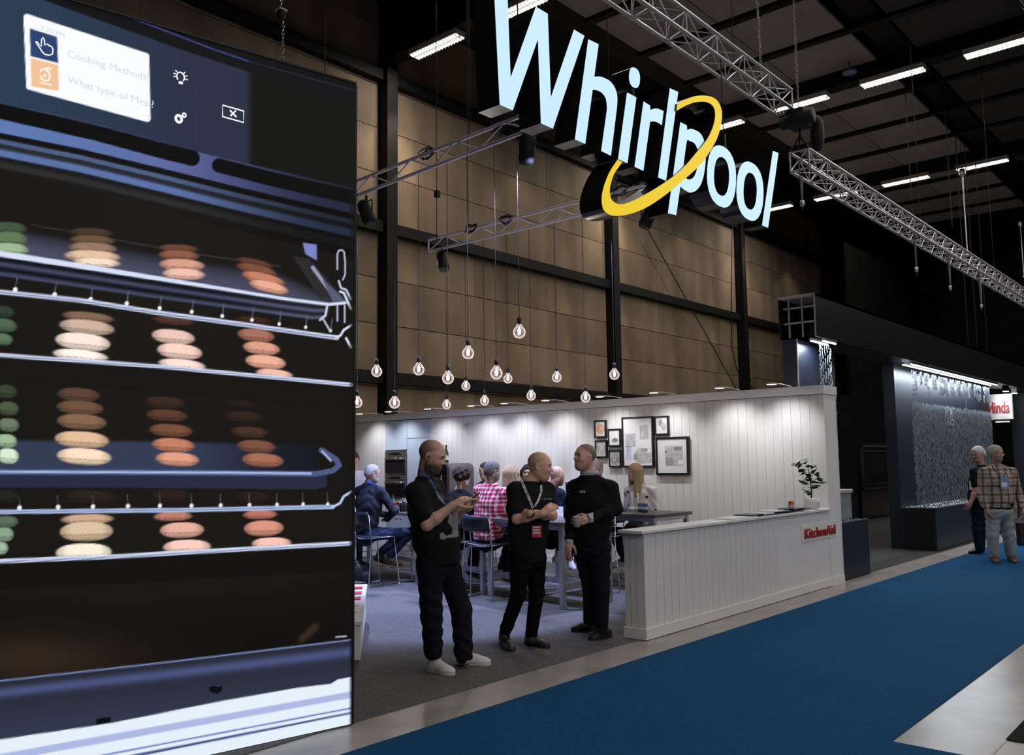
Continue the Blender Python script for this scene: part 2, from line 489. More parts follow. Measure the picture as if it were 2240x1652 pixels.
# ================================================================== LED screen (picture of an oven full of macarons)
SP0 = np.array([3.486, 4.371, 0.0]); SD = nrm([-0.984, 0.178, 0.0]); SN = nrm(np.cross(SD, [0, 0, 1.0]))
if SN @ (CAM - SP0) < 0: SN = -SN
SH = 4.06
def scr(px, py, off=0.0):
    d = ray(px, py); P = SP0 + SN * off
    return CAM + d * (((P - CAM) @ SN) / (d @ SN))
def l2(c):
    c = np.asarray(c, float) / 255.0
    return np.where(c <= 0.04045, c / 12.92, ((c + 0.055) / 1.055) ** 2.4)
def sstep(a, b, x):
    t = np.clip((x - a) / (b - a), 0, 1); return t * t * (3 - 2 * t)

def paint(px, py):
    n = px.shape; R = np.zeros(n + (3,)); R[:] = (20, 18, 15)
    def blend(mask, col):
        nonlocal R
        c = np.asarray(col, float)
        R = R * (1 - mask[..., None]) + c * mask[..., None]
    def poly_y(pts, x):
        return np.interp(x, [p[0] for p in pts], [p[1] for p in pts])
    def band(top, bot, col, x0=-500, x1=780, soft=1.5):
        yt = poly_y(top, px); yb = poly_y(bot, px)
        m = sstep(-soft, soft, py - yt) * sstep(-soft, soft, yb - py) * sstep(x0 - 2, x0 + 2, px) * (1 - sstep(x1 - 2, x1 + 2, px))
        blend(m, col)
    def stroke(pts, w, col, soft=1.5):
        d = np.full(n, 1e9)
        for (x0, y0), (x1, y1) in zip(pts[:-1], pts[1:]):
            dx, dy = x1 - x0, y1 - y0; L = dx * dx + dy * dy
            t = np.clip(((px - x0) * dx + (py - y0) * dy) / L, 0, 1)
            d = np.minimum(d, np.hypot(px - x0 - t * dx, py - y0 - t * dy))
        blend(1 - sstep(w - soft, w + soft, d), col)
    def poly(pts, col, soft=1.5, a=1.0):
        c = np.array(pts, float); s = 0
        for i in range(len(c)): s += c[i-1][0] * c[i][1] - c[i][0] * c[i-1][1]
        m = np.ones(n)
        for i in range(len(c)):
            p0, p1 = c[i-1], c[i]; e = p1 - p0; e = e / np.hypot(*e)
            dd = (e[0] * (py - p0[1]) - e[1] * (px - p0[0])) * (1 if s > 0 else -1)
            m = m * sstep(-soft, soft, dd)
        blend(m * a, col)
    def mac(cx, cy, hw, hh, col, tilt=0.05, clip=None):
        t = tilt; u = (px - cx); v = (py - cy) - t * u
        e = np.sqrt((np.abs(u) / hw) ** 2.3 + (np.abs(v) / hh) ** 2.2)
        m = 1 - sstep(1 - 1.6 / hh, 1 + 1.6 / hh, e)
        c = np.asarray(col, float)
        k = v / hh
        sh = 1.04 - 0.16 * sstep(0.1, 0.55, k) - 0.22 * sstep(0.55, 1.0, k) - 0.22 * sstep(0.5, 1.0, np.abs(u) / hw)
        f = np.sin(u * 1.1) * 0.06 * sstep(0.25, .5, k) * (1 - sstep(.75, .95, k))
        line = 0.22 * (1 - sstep(0.0, 0.10, np.abs(k - 0.34 + 0.05 * np.sin(u * .5))))
        cc = c * np.clip(sh + f - line, 0, 1.1)[..., None]
        if clip is not None: m = m * (py < clip(px))
        nonlocal R
        R = R * (1 - m[..., None]) + cc * m[..., None]
    # interior tint
    blend(0.35 * np.exp(-((px - 380) / 400) ** 2), (34, 31, 26))
    # --- control panel
    ptop = [(-300, -180), (95, 0), (386, 105), (526, 151), (765, 232), (790, 240)]
    pbot = [(-300, 160), (0, 225), (211, 272), (421, 330), (772, 412)]
    band([(-300, -400), (800, -400)], ptop, (17, 17, 20))
    yt = poly_y(ptop, px); yb = poly_y(pbot, px)
    m = sstep(-2, 2, py - yt) * sstep(-2, 2, yb - py)
    g = sstep(0, 520, px)[..., None]
    pc = np.array((38, 60, 88)) * (1 - g) + np.array((42, 48, 72)) * g
    rr = sstep(536, 556, px)[..., None]; pc = pc * (1 - rr) + np.array((19, 20, 17)) * rr
    pc = pc * (1 + 0.05 * np.sin(px * 0.9))[..., None]
    R = R * (1 - m[..., None]) + pc * m[..., None]
    stroke([(-100, -110), (186, 0), (470, 109), (544, 134)], 1.3, (70, 78, 170))
    stroke([(544, 134), (777, 199)], 1.2, (36, 40, 62))
    # --- trim below the panel
    base = [(-300, 235), (0, 291), (175, 326), (351, 368), (526, 411), (769, 467), (800, 475)]
    fx = 1 - 0.62 * sstep(330, 760, px)
    yb2 = poly_y(base, px); d = py - yb2
    def dband(a, b, col, s=2.0, dark=1.0):
        m = sstep(a - s, a + s, d) * (1 - sstep(b - s, b + s, d))
        cc = np.asarray(col, float) * fx[..., None]
        nonlocal R
        R = R * (1 - m[..., None]) + cc * m[..., None]
    m = sstep(-2, 2, py - yb) * (1 - sstep(-2, 2, d))
    cc = (np.array((88, 122, 188)) * (1 - g) + np.array((92, 100, 168)) * g) * fx[..., None]
    R = R * (1 - m[..., None]) + cc * m[..., None]
    stroke([(-120, 216), (0, 243), (211, 291), (351, 329), (420, 346)], 17, (8, 9, 11))
    stroke([(479, 362), (600, 393), (772, 432)], 15.5, (8, 9, 11))
    dband(0, 13, (14, 14, 17)); dband(13, 24, (74, 94, 138)); dband(24, 35, (38, 41, 50)); dband(35, 52, (86, 114, 176), 4); dband(52, 62, (22, 22, 26)); dband(62, 78, (44, 44, 46), 6)
    dband(78, 96, (24, 22, 20), 4)
    # --- tray 1
    lip1 = [(-300, 512), (0, 556), (175, 583), (351, 611), (526, 639), (632, 656), (720, 667), (764, 663)]
    back1 = [(-300, 430), (70, 492), (421, 555), (614, 583), (740, 640)]
    yt = poly_y(back1, px); yb = poly_y(lip1, px)
    m = sstep(-6, 14, py - yt - 14) * sstep(-1, 1, yb - py) * (1 - sstep(735, 748, px))
    k = sstep(0, 60, py - yt)[..., None]
    cc = (np.array((34, 34, 46)) * (1 - k) + np.array((78, 80, 108)) * k)
    R = R * (1 - .9 * m[..., None]) + cc * .9 * m[..., None]
    stroke([(70, 492), (421, 555), (614, 583)], 1.0, (60, 62, 66))
    poly([(662, 531), (693, 535), (693, 570), (668, 556)], (120, 130, 205))
    poly([(640, 560), (676, 566), (742, 640), (752, 655), (700, 652)], (42, 42, 46))
    stroke([(684, 585), (735, 655)], 4.0, (150, 155, 185)); poly([(700, 600), (738, 640), (760, 660), (728, 660)], (86, 92, 120))
    for c in ((20, 500, 38, 14, (62, 84, 58)), (22, 524, 38, 17, (92, 118, 84)), (20, 546, 42, 14, (150, 180, 140)),
              (200, 509, 46, 10, (72, 52, 40)), (202, 526, 48, 11, (104, 78, 58)), (203, 543, 52, 12, (150, 116, 92)), (202, 561, 60, 13, (226, 186, 156)), (212, 575, 50, 10, (244, 216, 190)),
              (390, 544, 42, 9, (108, 64, 46)), (391, 559, 44, 11, (142, 86, 66)), (398, 580, 49, 13, (216, 150, 126)), (402, 600, 46, 12, (242, 184, 164))):
        mac(*c)
    for c in ((558, 576, 39, 9, (98, 54, 40)), (562, 591, 44, 11, (132, 76, 52)), (576, 610, 46, 12, (202, 122, 92)), (588, 628, 42, 12, (238, 164, 134))):
        mac(*c, tilt=.22)
    # underside + lip
    und = [(-300, 560), (0, 604), (351, 655), (684, 699), (706, 697)]
    yl = poly_y(lip1, px); yu = poly_y(und, px)
    m = sstep(-1, 1, py - yl) * sstep(-1, 1, yu - py) * (1 - sstep(700, 724, px + (py - 690) * .2))
    k = np.clip((py - yl) / np.maximum(yu - yl, 1), 0, 1)
    cc = np.array((52, 56, 82)) * (0.75 + 0.5 * np.cos(k * 14))[..., None] + 16 * sstep(400, 700, px)[..., None]
    R = R * (1 - m[..., None]) + cc * m[..., None]
    wl_ = 6.5 - 3.2 * sstep(0, 650, px)
    dl = np.abs(py - yl + 1)
    m = (1 - sstep(wl_ - 1.5, wl_ + 1.5, dl)) * (1 - sstep(755, 762, px)); blend(m, (214, 224, 252))
    stroke([(716, 668), (712, 690), (700, 700)], 2.5, (205, 212, 235))
    # side rack wires
    for q in (((738, 589), (738, 556), (741, 548), (748, 547), (753, 552), (755, 575), (755, 600), (750, 612)), ((738, 668), (738, 702)), ((754, 668), (754, 705))):
        stroke(list(q), 1.8, (190, 190, 225))
    stroke([(741, 615), (746, 630), (757, 634), (768, 655)], 2.2, (205, 210, 245)); stroke([(744, 638), (752, 641), (768, 676)], 2.4, (225, 232, 250)); stroke([(757, 740), (768, 760)], 2.5, (225, 232, 250))
    # --- row 2
    for c in ((6, 682, 26, 13, (44, 62, 44)), (9, 712, 28, 15, (74, 100, 70)), (4, 742, 24, 13, (84, 118, 84)),
              (193, 694, 56, 11, (132, 98, 76)), (190, 716, 60, 16, (206, 172, 150)), (181, 748, 60, 19, (250, 226, 208)), (176, 778, 60, 13, (254, 238, 224)),
              (379, 702, 46, 9, (82, 50, 40)), (379, 737, 47, 16, (236, 192, 176)), (393, 769, 49, 17, (250, 204, 188)), (398, 798, 51, 12, (254, 218, 204)),
              (555, 702, 39, 9, (60, 35, 28)), (560, 734, 40, 14, (172, 106, 86)), (572, 762, 40, 14, (226, 152, 126)), (581, 792, 44, 15, (242, 168, 142)), (600, 818, 40, 10, (246, 184, 164))):
        mac(*c, tilt=.1)
    lip2 = [(-300, 757), (0, 777), (351, 802), (769, 842)]
    band([(p[0], p[1] + 2) for p in lip2], [(p[0], p[1] + 56) for p in lip2], (20, 18, 16))
    stroke(lip2, 4.2, (216, 226, 252)); stroke([(p[0], p[1] + .6) for p in lip2], 0.8, (95, 115, 170))
    # rack rod 1
    rod1 = [(-100, 630), (0, 639), (175, 657), (351, 685), (526, 709), (737, 739)]
    bz = [(95, 495), (340, 525), (565, 555), (790, 580), (995, 610), (1195, 632), (1385, 658), (1570, 683), (1740, 708), (1905, 728), (2060, 750)]
    for bx_, by_ in bz:
        x, y = bx_ / 2.849, 460 + by_ / 2.849
        stroke([(x + 4, y - 26), (x, y)], 1.2, (96, 98, 112)); stroke([(x, y), (x + .1, y + 1)], 5.2 - 2.2 * x / 760, (248, 250, 255))
    stroke(rod1, 5.0, (206, 216, 246)); stroke([(p[0], p[1] + 1) for p in rod1], .9, (70, 84, 130))
    stroke([(735, 738), (745, 734), (752, 722), (768, 712)], 2.6, (215, 225, 248)); stroke([(707, 698), (722, 724)], 2.0, (190, 198, 222))
    # --- row 3 on tray 3
    lip3 = [(-300, 1033), (0, 1033), (244, 1033), (488, 1035), (691, 1037), (735, 1024)]
    yt = poly_y([(-300, 962), (330, 966), (720, 975)], px); yb = poly_y(lip3, px)
    m = sstep(-6, 6, py - yt) * sstep(-1, 1, yb - py) * (1 - sstep(690, 712, px + (1030 - py) * .25)); k = (1 - 0.6 * sstep(380, 690, px))[..., None]
    R = R * (1 - m[..., None]) + np.array((50, 60, 88)) * k * m[..., None]
    for c in ((14, 857, 23, 15, (55, 65, 45)), (18, 894, 23, 15, (76, 86, 60)), (19, 930, 23, 15, (102, 122, 96)), (14, 965, 23, 15, (152, 182, 142)), (18, 998, 23, 17, (208, 232, 198)),
              (172, 864, 46, 15, (92, 63, 46)), (175, 892, 51, 15, (112, 79, 56)), (179, 923, 54, 17, (134, 97, 70)), (179, 962, 59, 18, (228, 182, 142)), (184, 999, 59, 18, (252, 218, 184)),
              (361, 881, 43, 13, (60, 38, 28)), (365, 909, 45, 13, (92, 56, 40)), (374, 942, 47, 14, (122, 73, 52)), (379, 974, 46, 15, (202, 121, 90)), (388, 1005, 47, 15, (228, 152, 122)),
              (525, 886, 35, 11, (36, 26, 21)), (533, 912, 41, 12, (50, 33, 26)), (546, 946, 40, 12, (72, 46, 34)), (561, 977, 42, 14, (127, 76, 56)), (575, 1007, 45, 15, (168, 102, 76))):
        mac(*c, tilt=.06)
    band([(p[0], p[1] + 6) for p in lip3], [(p[0], p[1] + 34) for p in lip3], (38, 42, 66), x1=715)
    stroke(lip3[:5] + [(728, 1030), (742, 1018), (735, 1005), (703, 985)], 6.0, (74, 90, 140)); stroke([(-300, 1031), (488, 1034), (680, 1036)], 2.4, (168, 186, 236)); stroke([(705, 988), (724, 1008)], 2.2, (175, 185, 225))
    for c in ((199, 1088, 57, 15, (42, 31, 25)), (374, 1086, 42, 14, (44, 29, 24)), (553, 1089, 38, 13, (42, 27, 22)), (15, 1086, 25, 14, (34, 34, 27))): mac(*c)
    # --- row 5
    for c in ((12, 1142, 28, 13, (84, 108, 84)), (8, 1170, 22, 16, (132, 160, 130)), (0, 1200, 18, 14, (150, 185, 150)),
              (191, 1136, 57, 11, (206, 162, 132)), (189, 1163, 58, 21, (218, 188, 152)), (183, 1209, 61, 20, (250, 232, 206)),
              (378, 1130, 42, 10, (190, 120, 100)), (398, 1160, 48, 17, (232, 168, 148)), (409, 1197, 52, 16, (250, 198, 182)),
              (569, 1126, 37, 10, (190, 110, 90)), (577, 1156, 43, 17, (222, 142, 118)), (594, 1189, 43, 13, (250, 188, 168))):
        mac(*c, tilt=-.02)
    rod2 = [(-100, 1122), (0, 1120), (407, 1116), (728, 1109)]
    for bx_, by_ in ((105, 322), (312, 318), (500, 315), (688, 312), (860, 310), (1030, 310), (1187, 308), (1342, 306), (1490, 304), (1630, 302), (1763, 302)):
        x, y = bx_ / 2.459, 980 + by_ / 2.459
        stroke([(x - 1, y - 24), (x, y)], 1.0, (80, 82, 96)); stroke([(x, y), (x + .1, y + 1)], 5.0 - 1.6 * x / 760, (240, 246, 255))
    stroke(rod2, 4.6, (180, 198, 242)); stroke(rod2, .9, (80, 100, 160)); stroke([(728, 1109), (744, 1101), (752, 1086), (768, 1076)], 2.6, (190, 205, 245))
    lip4 = [(-300, 1238), (0, 1228), (244, 1218), (488, 1204), (765, 1189)]
    band([(p[0], p[1] + 2) for p in lip4], [(p[0], p[1] + 60) for p in lip4], (17, 15, 14))
    stroke(lip4, 4.6, (214, 226, 252)); stroke([(p[0], p[1] + 1) for p in lip4], .9, (90, 110, 170))
    # --- oven floor / door bottom
    e1 = [(-300, 1523), (0, 1490), (382, 1447), (769, 1400)]
    ye = poly_y(e1, px)
    m = sstep(30, 200, py - poly_y(lip4, px)) * sstep(0, 3, ye - py)
    R = R * (1 - m[..., None]) + (np.array((17, 14, 12)) + np.exp(-((px - 60) / 220) ** 2 - ((py - 1440) / 60) ** 2)[..., None] * np.array((34, 22, 12))) * m[..., None]
    stroke([(660, 1398), (690, 1372)], 8, (58, 40, 30), 7); stroke([(735, 1394), (757, 1392)], 1.6, (190, 190, 200))
    wt = [(-300, 1668), (0, 1618), (244, 1582), (488, 1533), (650, 1505), (724, 1496), (738, 1487), (768, 1481)]
    yw = poly_y(wt, px); dd = py - ye
    m = sstep(-1.5, 1.5, dd) * sstep(-1.5, 1.5, yw - py)
    hl = np.exp(-((dd - 26) / 12) ** 2)[..., None]; gg = sstep(0, 130, dd)[..., None]
    cc = np.array((36, 38, 52)) * (1 - gg) + np.array((48, 56, 80)) * gg + hl * np.array((34, 42, 78))
    R = R * (1 - m[..., None]) + cc * m[..., None]
    stroke(e1, 1.6, (120, 140, 200))
    m = sstep(-1.5, 1.5, py - yw); blend(m, (228, 240, 254))
    def wband(y0, y1, s0, s1, col):
        band([(-300, y0 + 1068 * s0), (768, y0)], [(-300, y1 + 1068 * s1), (768, y1)], col)
    wband(1513, 1527, .178, .182, (172, 184, 236)); wband(1548, 1551, .19, .19, (74, 90, 190)); wband(1558, 1562, .195, .20, (62, 76, 140)); wband(1587, 1700, .222, .222, (30, 32, 60))
    e = ((px - 472) / 15) ** 2 + ((py - 1506) / 11) ** 2
    blend((1 - sstep(.85, 1.1, e)) * (py > 1502 - .15 * (px - 472)), (9, 9, 12))
    poly([(211, 1573), (242, 1568), (242, 1580), (211, 1586)], (9, 9, 12))
    # --- white card
    def rpoly(c4, rad, col):
        c = np.array(c4, float); cen = c.mean(0)
        inn = [tuple(cen + (p - cen) * (1 - rad / np.hypot(*(p - cen)))) for p in c]
        stroke(inn + [inn[0]], rad * .72, col); poly(inn, col)
    rpoly([(51, 31), (329, 121), (330, 266), (55, 192)], 10, (250, 253, 255))
    poly([(65, 62), (125, 81), (127, 138), (67, 123)], (38, 68, 120)); poly([(67, 127), (127, 142), (129, 199), (69, 189)], (250, 192, 142))
    # dark right bezel
    blend(sstep(762, 768, px) * .55, (20, 20, 22))
    lum = (R @ np.array((.3, .55, .15)))[..., None]
    return np.clip(R * .84 + lum * .16, 0, 255)

sw = thing('led_screen', 'huge lit screen showing an oven full of macarons', 'screen', tuple(SP0 + SD * 1.3))
CELL = 0.006
nu = int(2.55 / CELL); nv = int(SH / CELL)
U, V = np.meshgrid(np.arange(nu + 1) * CELL, 0.01 + np.arange(nv + 1) * (SH - 0.012) / nv, indexing='xy')
P3 = SP0 + U[..., None] * SD + V[..., None] * np.array([0, 0, 1.0]) + SN * 0.0
q = P3 - CAM; dz = q @ FW
colr = l2(paint(W / 2 + FPX * (q @ RT) / dz, H / 2 - FPX * (q @ UP) / dz))
me = bpy.data.meshes.new('display')
nV = P3.reshape(-1, 3) - np.array(sw.location)
idx = np.arange((nv + 1) * (nu + 1)).reshape(nv + 1, nu + 1)
qd = np.stack([idx[:-1, :-1], idx[:-1, 1:], idx[1:, 1:], idx[1:, :-1]], -1).reshape(-1, 4)
qd = qd[:, ::-1]
me.vertices.add(len(nV)); me.vertices.foreach_set('co', nV.astype(np.float32).ravel())
me.loops.add(qd.size); me.loops.foreach_set('vertex_index', qd.ravel().astype(np.int32))
me.polygons.add(len(qd)); me.polygons.foreach_set('loop_start', np.arange(0, qd.size, 4, dtype=np.int32))
me.update()
ca = me.color_attributes.new('picture', 'FLOAT_COLOR', 'POINT')
ca.data.foreach_set('color', np.concatenate([colr.reshape(-1, 3), np.ones((len(nV), 1))], 1).astype(np.float32).ravel())
LED = bpy.data.materials.new('led_picture'); LED.use_nodes = True
nt = LED.node_tree; pb = nt.nodes['Principled BSDF']
pb.inputs['Base Color'].default_value = (.004, .004, .004, 1); pb.inputs['Roughness'].default_value = .6; pb.inputs['Specular IOR Level'].default_value = .1
at = nt.nodes.new('ShaderNodeVertexColor'); at.layer_name = 'picture'
nt.links.new(at.outputs[0], pb.inputs['Emission Color']); pb.inputs['Emission Strength'].default_value = 1.0
# the diodes: a fine grid in the brightness of the picture
tc_ = nt.nodes.new('ShaderNodeTexCoord'); sx_ = nt.nodes.new('ShaderNodeVectorMath'); sx_.operation = 'DOT_PRODUCT'; sx_.inputs[1].default_value = tuple(SD * 2 * math.pi / .0092)
sz_ = nt.nodes.new('ShaderNodeVectorMath'); sz_.operation = 'DOT_PRODUCT'; sz_.inputs[1].default_value = (0, 0, 2 * math.pi / .0092)
def mth(op, a=None, b=None, v=None):
    n_ = nt.nodes.new('ShaderNodeMath'); n_.operation = op
    if a is not None: nt.links.new(a, n_.inputs[0])
    if b is not None: nt.links.new(b, n_.inputs[1])
    if v is not None: n_.inputs[1].default_value = v
    return n_.outputs[0]
nt.links.new(tc_.outputs['Object'], sx_.inputs[0]); nt.links.new(tc_.outputs['Object'], sz_.inputs[0])
dots = mth('MULTIPLY', mth('SINE', sx_.outputs['Value']), mth('SINE', sz_.outputs['Value']))
nt.links.new(mth('ADD', mth('MULTIPLY', dots, v=.16), v=1.0), pb.inputs['Emission Strength'])
me.materials.append(LED)
disp = bpy.data.objects.new('display', me); COL.objects.link(disp); disp.parent = sw; MTX[disp.name] = wmat(sw)
cz = lambda t, z, o: SP0 + SD * t + np.array([0, 0, z]) + SN * o
DKM = mat('screen_cabinet', (0.012, 0.012, 0.014), .5)
MB().obox(cz(1.275, SH / 2, -.06), (SD, (0, 0, 1), SN), (1.275, SH / 2 - .008, .055)).build('cabinet', DKM, sw)
MB().obox(cz(-.008, SH / 2, -.055), (SD, (0, 0, 1), SN), (.008, SH / 2 - .008, .06)).build('side_edge', DKM, sw)
MB().obox(cz(1.27, SH + .004, -.05), (SD, (0, 0, 1), SN), (1.28, .006, .06)).build('top_edge', DKM, sw)
# icons and lines of writing shown on the screen
WICON = mat('icon_white', (.02, .02, .02), emit=(.92, .95, 1), es=1.0, var=0)
WFAINT = mat('writing_faint', (.02, .02, .02), emit=(.62, .72, .82), es=1.0, var=0)
PEACH = mat('icon_pale', (.02, .02, .02), emit=(1, .86, .74), es=1.0, var=0)
def ribbon(mb, pts, w, off=.004, closed=False):
    P = [np.array(p, float) for p in pts]; N = len(P); L = []; Rr = []
    for i in range(N):
        a = P[(i - 1) % N] if (closed or i) else P[0]; b = P[(i + 1) % N] if (closed or i < N - 1) else P[-1]
        t = b - a; t = t / np.hypot(*t); nn = np.array([-t[1], t[0]]) * w
        L.append(P[i] + nn); Rr.append(P[i] - nn)
    vs = [scr(*p, off) for p in L] + [scr(*p, off) for p in Rr]
    fs = [(i, (i + 1) % N, N + (i + 1) % N, N + i) for i in range(N if closed else N - 1)]
    mb.add(vs, fs)
def arc(cx, cy, r, a0, a1, n=14, sy=1.15):
    return [(cx + r * math.cos(math.radians(a0 + (a1 - a0) * i / n)), cy + r * sy * math.sin(math.radians(a0 + (a1 - a0) * i / n)) + .25 * r * math.cos(math.radians(a0 + (a1 - a0) * i / n))) for i in range(n + 1)]
ic = MB()
ribbon(ic, arc(395, 168, 8.5, 130, 410), 1.5); ribbon(ic, [(391, 180), (400, 182)], 3.0)
for a in (-50, -20, 10, 170, 195, 225):
    c_, s_ = math.cos(math.radians(a)), math.sin(math.radians(a)); ribbon(ic, [(395 + 11 * c_, 168 + 12 * s_ + 3 * c_), (395 + 16 * c_, 168 + 17 * s_ + 4 * c_)], 1.2)
ic.build('bulb_icon', WICON, sw)
ic = MB(); ribbon(ic, arc(391, 260, 6.5, 0, 360), 3.0); ribbon(ic, arc(403, 252, 3.6, 0, 360), 1.8); ic.build('gear_icon', WICON, sw)
ic = MB(); ribbon(ic, [(487, 230), (533, 243), (533, 268), (487, 255)], 1.6, closed=True); ribbon(ic, [(503, 241), (517, 256)], 1.7); ribbon(ic, [(516, 242), (504, 254)], 1.7); ic.build('cross_icon', WICON, sw)
ic = MB(); ribbon(ic, [(88, 106), (80, 95), (78, 91), (82, 92), (90, 102), (91, 86), (94, 82), (97, 87), (98, 99), (103, 96), (108, 100), (113, 102), (116, 108), (115, 118), (108, 121), (98, 119), (92, 113)], 1.4, closed=True); ic.build('hand_icon', WICON, sw)
ic = MB(); ribbon(ic, arc(98, 164, 11, 200, 520, 18), 2.4); ribbon(ic, [(98, 150), (108, 149), (112, 153)], 2.2); ribbon(ic, [(86, 180), (113, 186)], 1.6); ribbon(ic, arc(98, 165, 2.6, 0, 360, 8), 1.4); ic.build('dish_icon', PEACH, sw)
for s, x0, y0, x1, y1, sz in (('2:30 PM', 88, 64, 140, 82, .036), ('Cooking Methods!', 146, 124, 300, 170, .056), ('What type of Meal?', 147, 181, 305, 227, .056)):
    a = scr(x0, y0, .004); b = scr(x1, y1, .004)
    text_mesh('writing', s, WFAINT, sz, sw, a, xdir=nrm(b - a), zdir=(0, 0, 1), depth=.0005, sx=1.0)

# ================================================================== hanging sign
YS_ = 4.5
def spl(px, py): 
    p = onp(px, py, 1, YS_); return (p[0], p[2])
Z1 = lambda s, ox, oy, pts: [spl(ox + x / s, oy + y / s) for x, y in pts]
FACE = mat('lit_letter_face', (.03, .04, .05), .5, emit=(0.57, 0.81, 1.0), es=1.0, var=0)
SIDE = mat('letter_return', (.014, .014, .016), .28, .3, var=.1)
RET = mat('letter_return_grey', (.10, .095, .09), .4, .3)
YEL = mat('yellow_ring_face', (.04, .03, .005), .5, emit=(0.86, 0.60, 0.006), es=.95, var=0)
sg = thing('hanging_sign', 'large hanging sign of lit pale blue letters with yellow ring', 'sign', (7.6, 4.6, 4.4))
YB = 4.74
A = 1030.; S1 = 5.895; S2 = 4.859
def spline(pts, n=5, closed=True):
    P = np.array(pts, float); N = len(P); out = []
    for i in range(N if closed else N - 1):
        p0, p1, p2, p3 = (P[(i + k) % N] if closed else P[min(max(i + k, 0), N - 1)] for k in (-1, 0, 1, 2))
        for j in range(n):
            t = j / n
            out.append(tuple(.5 * ((2 * p1) + (-p0 + p2) * t + (2 * p0 - 5 * p1 + 4 * p2 - p3) * t * t + (-p0 + 3 * p1 - 3 * p2 + p3) * t ** 3)))
    if not closed: out.append(tuple(P[-1]))
    return out
# W: the left stroke runs up out of the frame to the cap height
tz = spl(1255.6, 64.5)[1]
def upto(p, q, z):
    p, q = np.array(spl(*p)), np.array(spl(*q)); t = (z - p[1]) / (q[1] - p[1]); return tuple(p + (q - p) * t)
w = [upto((1093.1, 229), (1081.7, 0), tz), spl(1093.1, 229), spl(1121.6, 241.7), spl(1176.7, 85.7), spl(1183.2, 269.7), spl(1209.5, 281.5),
     spl(1278.5, 78.4), spl(1255.6, 64.5), spl(1205, 212.9), spl(1198.3, 30.2), spl(1172.2, 14.4), spl(1117, 169.6), upto((1117, 169.6), (1110.6, 0), tz)]
def letter(outer, holes=()):
    mb = MB(); extrude_xz(mb, outer, YS_, YB, holes, 0, 1, 1)
    return mb.build('letter', [FACE, SIDE], sg)
letter(w)
hh = [(1286.7, 85.7), (1309.6, 96.7), (1300, 168)] + spline([(1300, 168), (1311, 167.5), (1322, 170.5), (1336, 179), (1346, 194), (1350.5, 212), (1350, 232)], 4, False)[1:] + \
     [(1336.6, 341), (1315, 330.4), (1327.6, 240)] + spline([(1327.6, 240), (1327, 226), (1324, 213), (1316, 203), (1306, 197.5), (1296.5, 196.6)], 4, False)[1:] + [(1280.3, 315), (1257.6, 305)]
letter([spl(*p) for p in hh])
letter([spl(*p) for p in ((1371.6, 202.2), (1392.2, 213.1), (1372.6, 357.2), (1352, 348.3))])
def ring_px(cx, cy, hw, hh_, sh=.5, lean=-.06, n=28, pw=2.3):
    out = []
    for i in range(n):
        a = 2 * math.pi * i / n; c, s = math.cos(a), math.sin(a)
        c = math.copysign(abs(c) ** (2 / pw), c); s = math.copysign(abs(s) ** (2 / pw), s)
        out.append(spl(cx + hw * c + lean * hh_ * s, cy + hh_ * s + sh * hw * c))
    return out
letter(ring_px(1388, 170, 12, 21.6, .45))
rr = [(1407.6, 221.7), (1422, 231), (1423, 241.3)] + spline([(1423, 241.3), (1430, 238), (1439, 237.8), (1451.8, 243.3)], 4, False)[1:] + [(1447.7, 274.2)] + \
     spline([(1447.7, 274.2), (1438.5, 268), (1429, 265.5), (1422, 267)], 3, False)[1:] + [(1407.6, 374), (1388, 364.8)]
letter([spl(*p) for p in rr])
letter([spl(*p) for p in ((1465.2, 192.9), (1483.7, 201.2), (1457, 395.6), (1439.5, 388.4))])
pp = [(1488.3, 267), (1502.3, 274.2), (1503.3, 284.5)] + spline([(1503.3, 284.5), (1510, 282), (1518, 283.5), (1532, 291.7), (1540.3, 308.2), (1543.8, 335), (1542.4, 366), (1536, 396.7), (1525, 415), (1510.5, 421.4), (1498, 416), (1488.3, 408)], 3, False)[1:] + [(1479.2, 470.8), (1461, 466.6)]
pin = spline([(1502, 311.5), (1508.4, 308.8), (1517.7, 312.3), (1525, 324.6), (1527, 345), (1523.9, 372), (1516.7, 388.4), (1507.4, 392.6), (1499, 389), (1493.5, 382)], 3)
letter([spl(*p) for p in pp], [[spl(*p) for p in pin]])
letter(ring_px(1578.4, 386, 31.5, 65.5), [ring_px(1578.4, 386, 16.3, 41.5)])
letter(ring_px(1640.6, 418.3, 29.3, 62.5), [ring_px(1640.9, 418.3, 14.2, 39.5)])
letter([spl(*p) for p in ((1690.6, 329.8), (1703, 335), (1680.3, 498.5), (1666.9, 493))])
YS_ = 4.47
ro = [(345, 920), (260, 1050), (200, 1200), (175, 1330), (190, 1440), (240, 1495), (310, 1517), (420, 1510), (560, 1470), (700, 1400), (860, 1290), (1000, 1175), (1200, 1000), (1310, 860), (1400, 700), (1440, 570), (1455, 440), (1435, 340), (1380, 270), (1290, 240), (1180, 243), (1080, 275), (980, 325)]
ri = [(972, 402), (1060, 350), (1160, 312), (1260, 303), (1330, 325), (1372, 375), (1382, 450), (1365, 550), (1320, 660), (1260, 755), (1190, 835), (1040, 1010), (900, 1125), (700, 1255), (520, 1350), (400, 1393), (330, 1385), (280, 1340), (262, 1260), (275, 1170), (310, 1070), (395, 945)]
rp_ = spline(ro, 3, False) + spline(ri, 3, False)
mb = MB(); extrude_xz(mb, Z1(S2, 1280, 160, rp_), YS_, YB - .02, (), 0, 1, 1)
rg = mb.build('ring', [YEL, SIDE], sg); rg['label'] = 'yellow open ring crossing the letters'
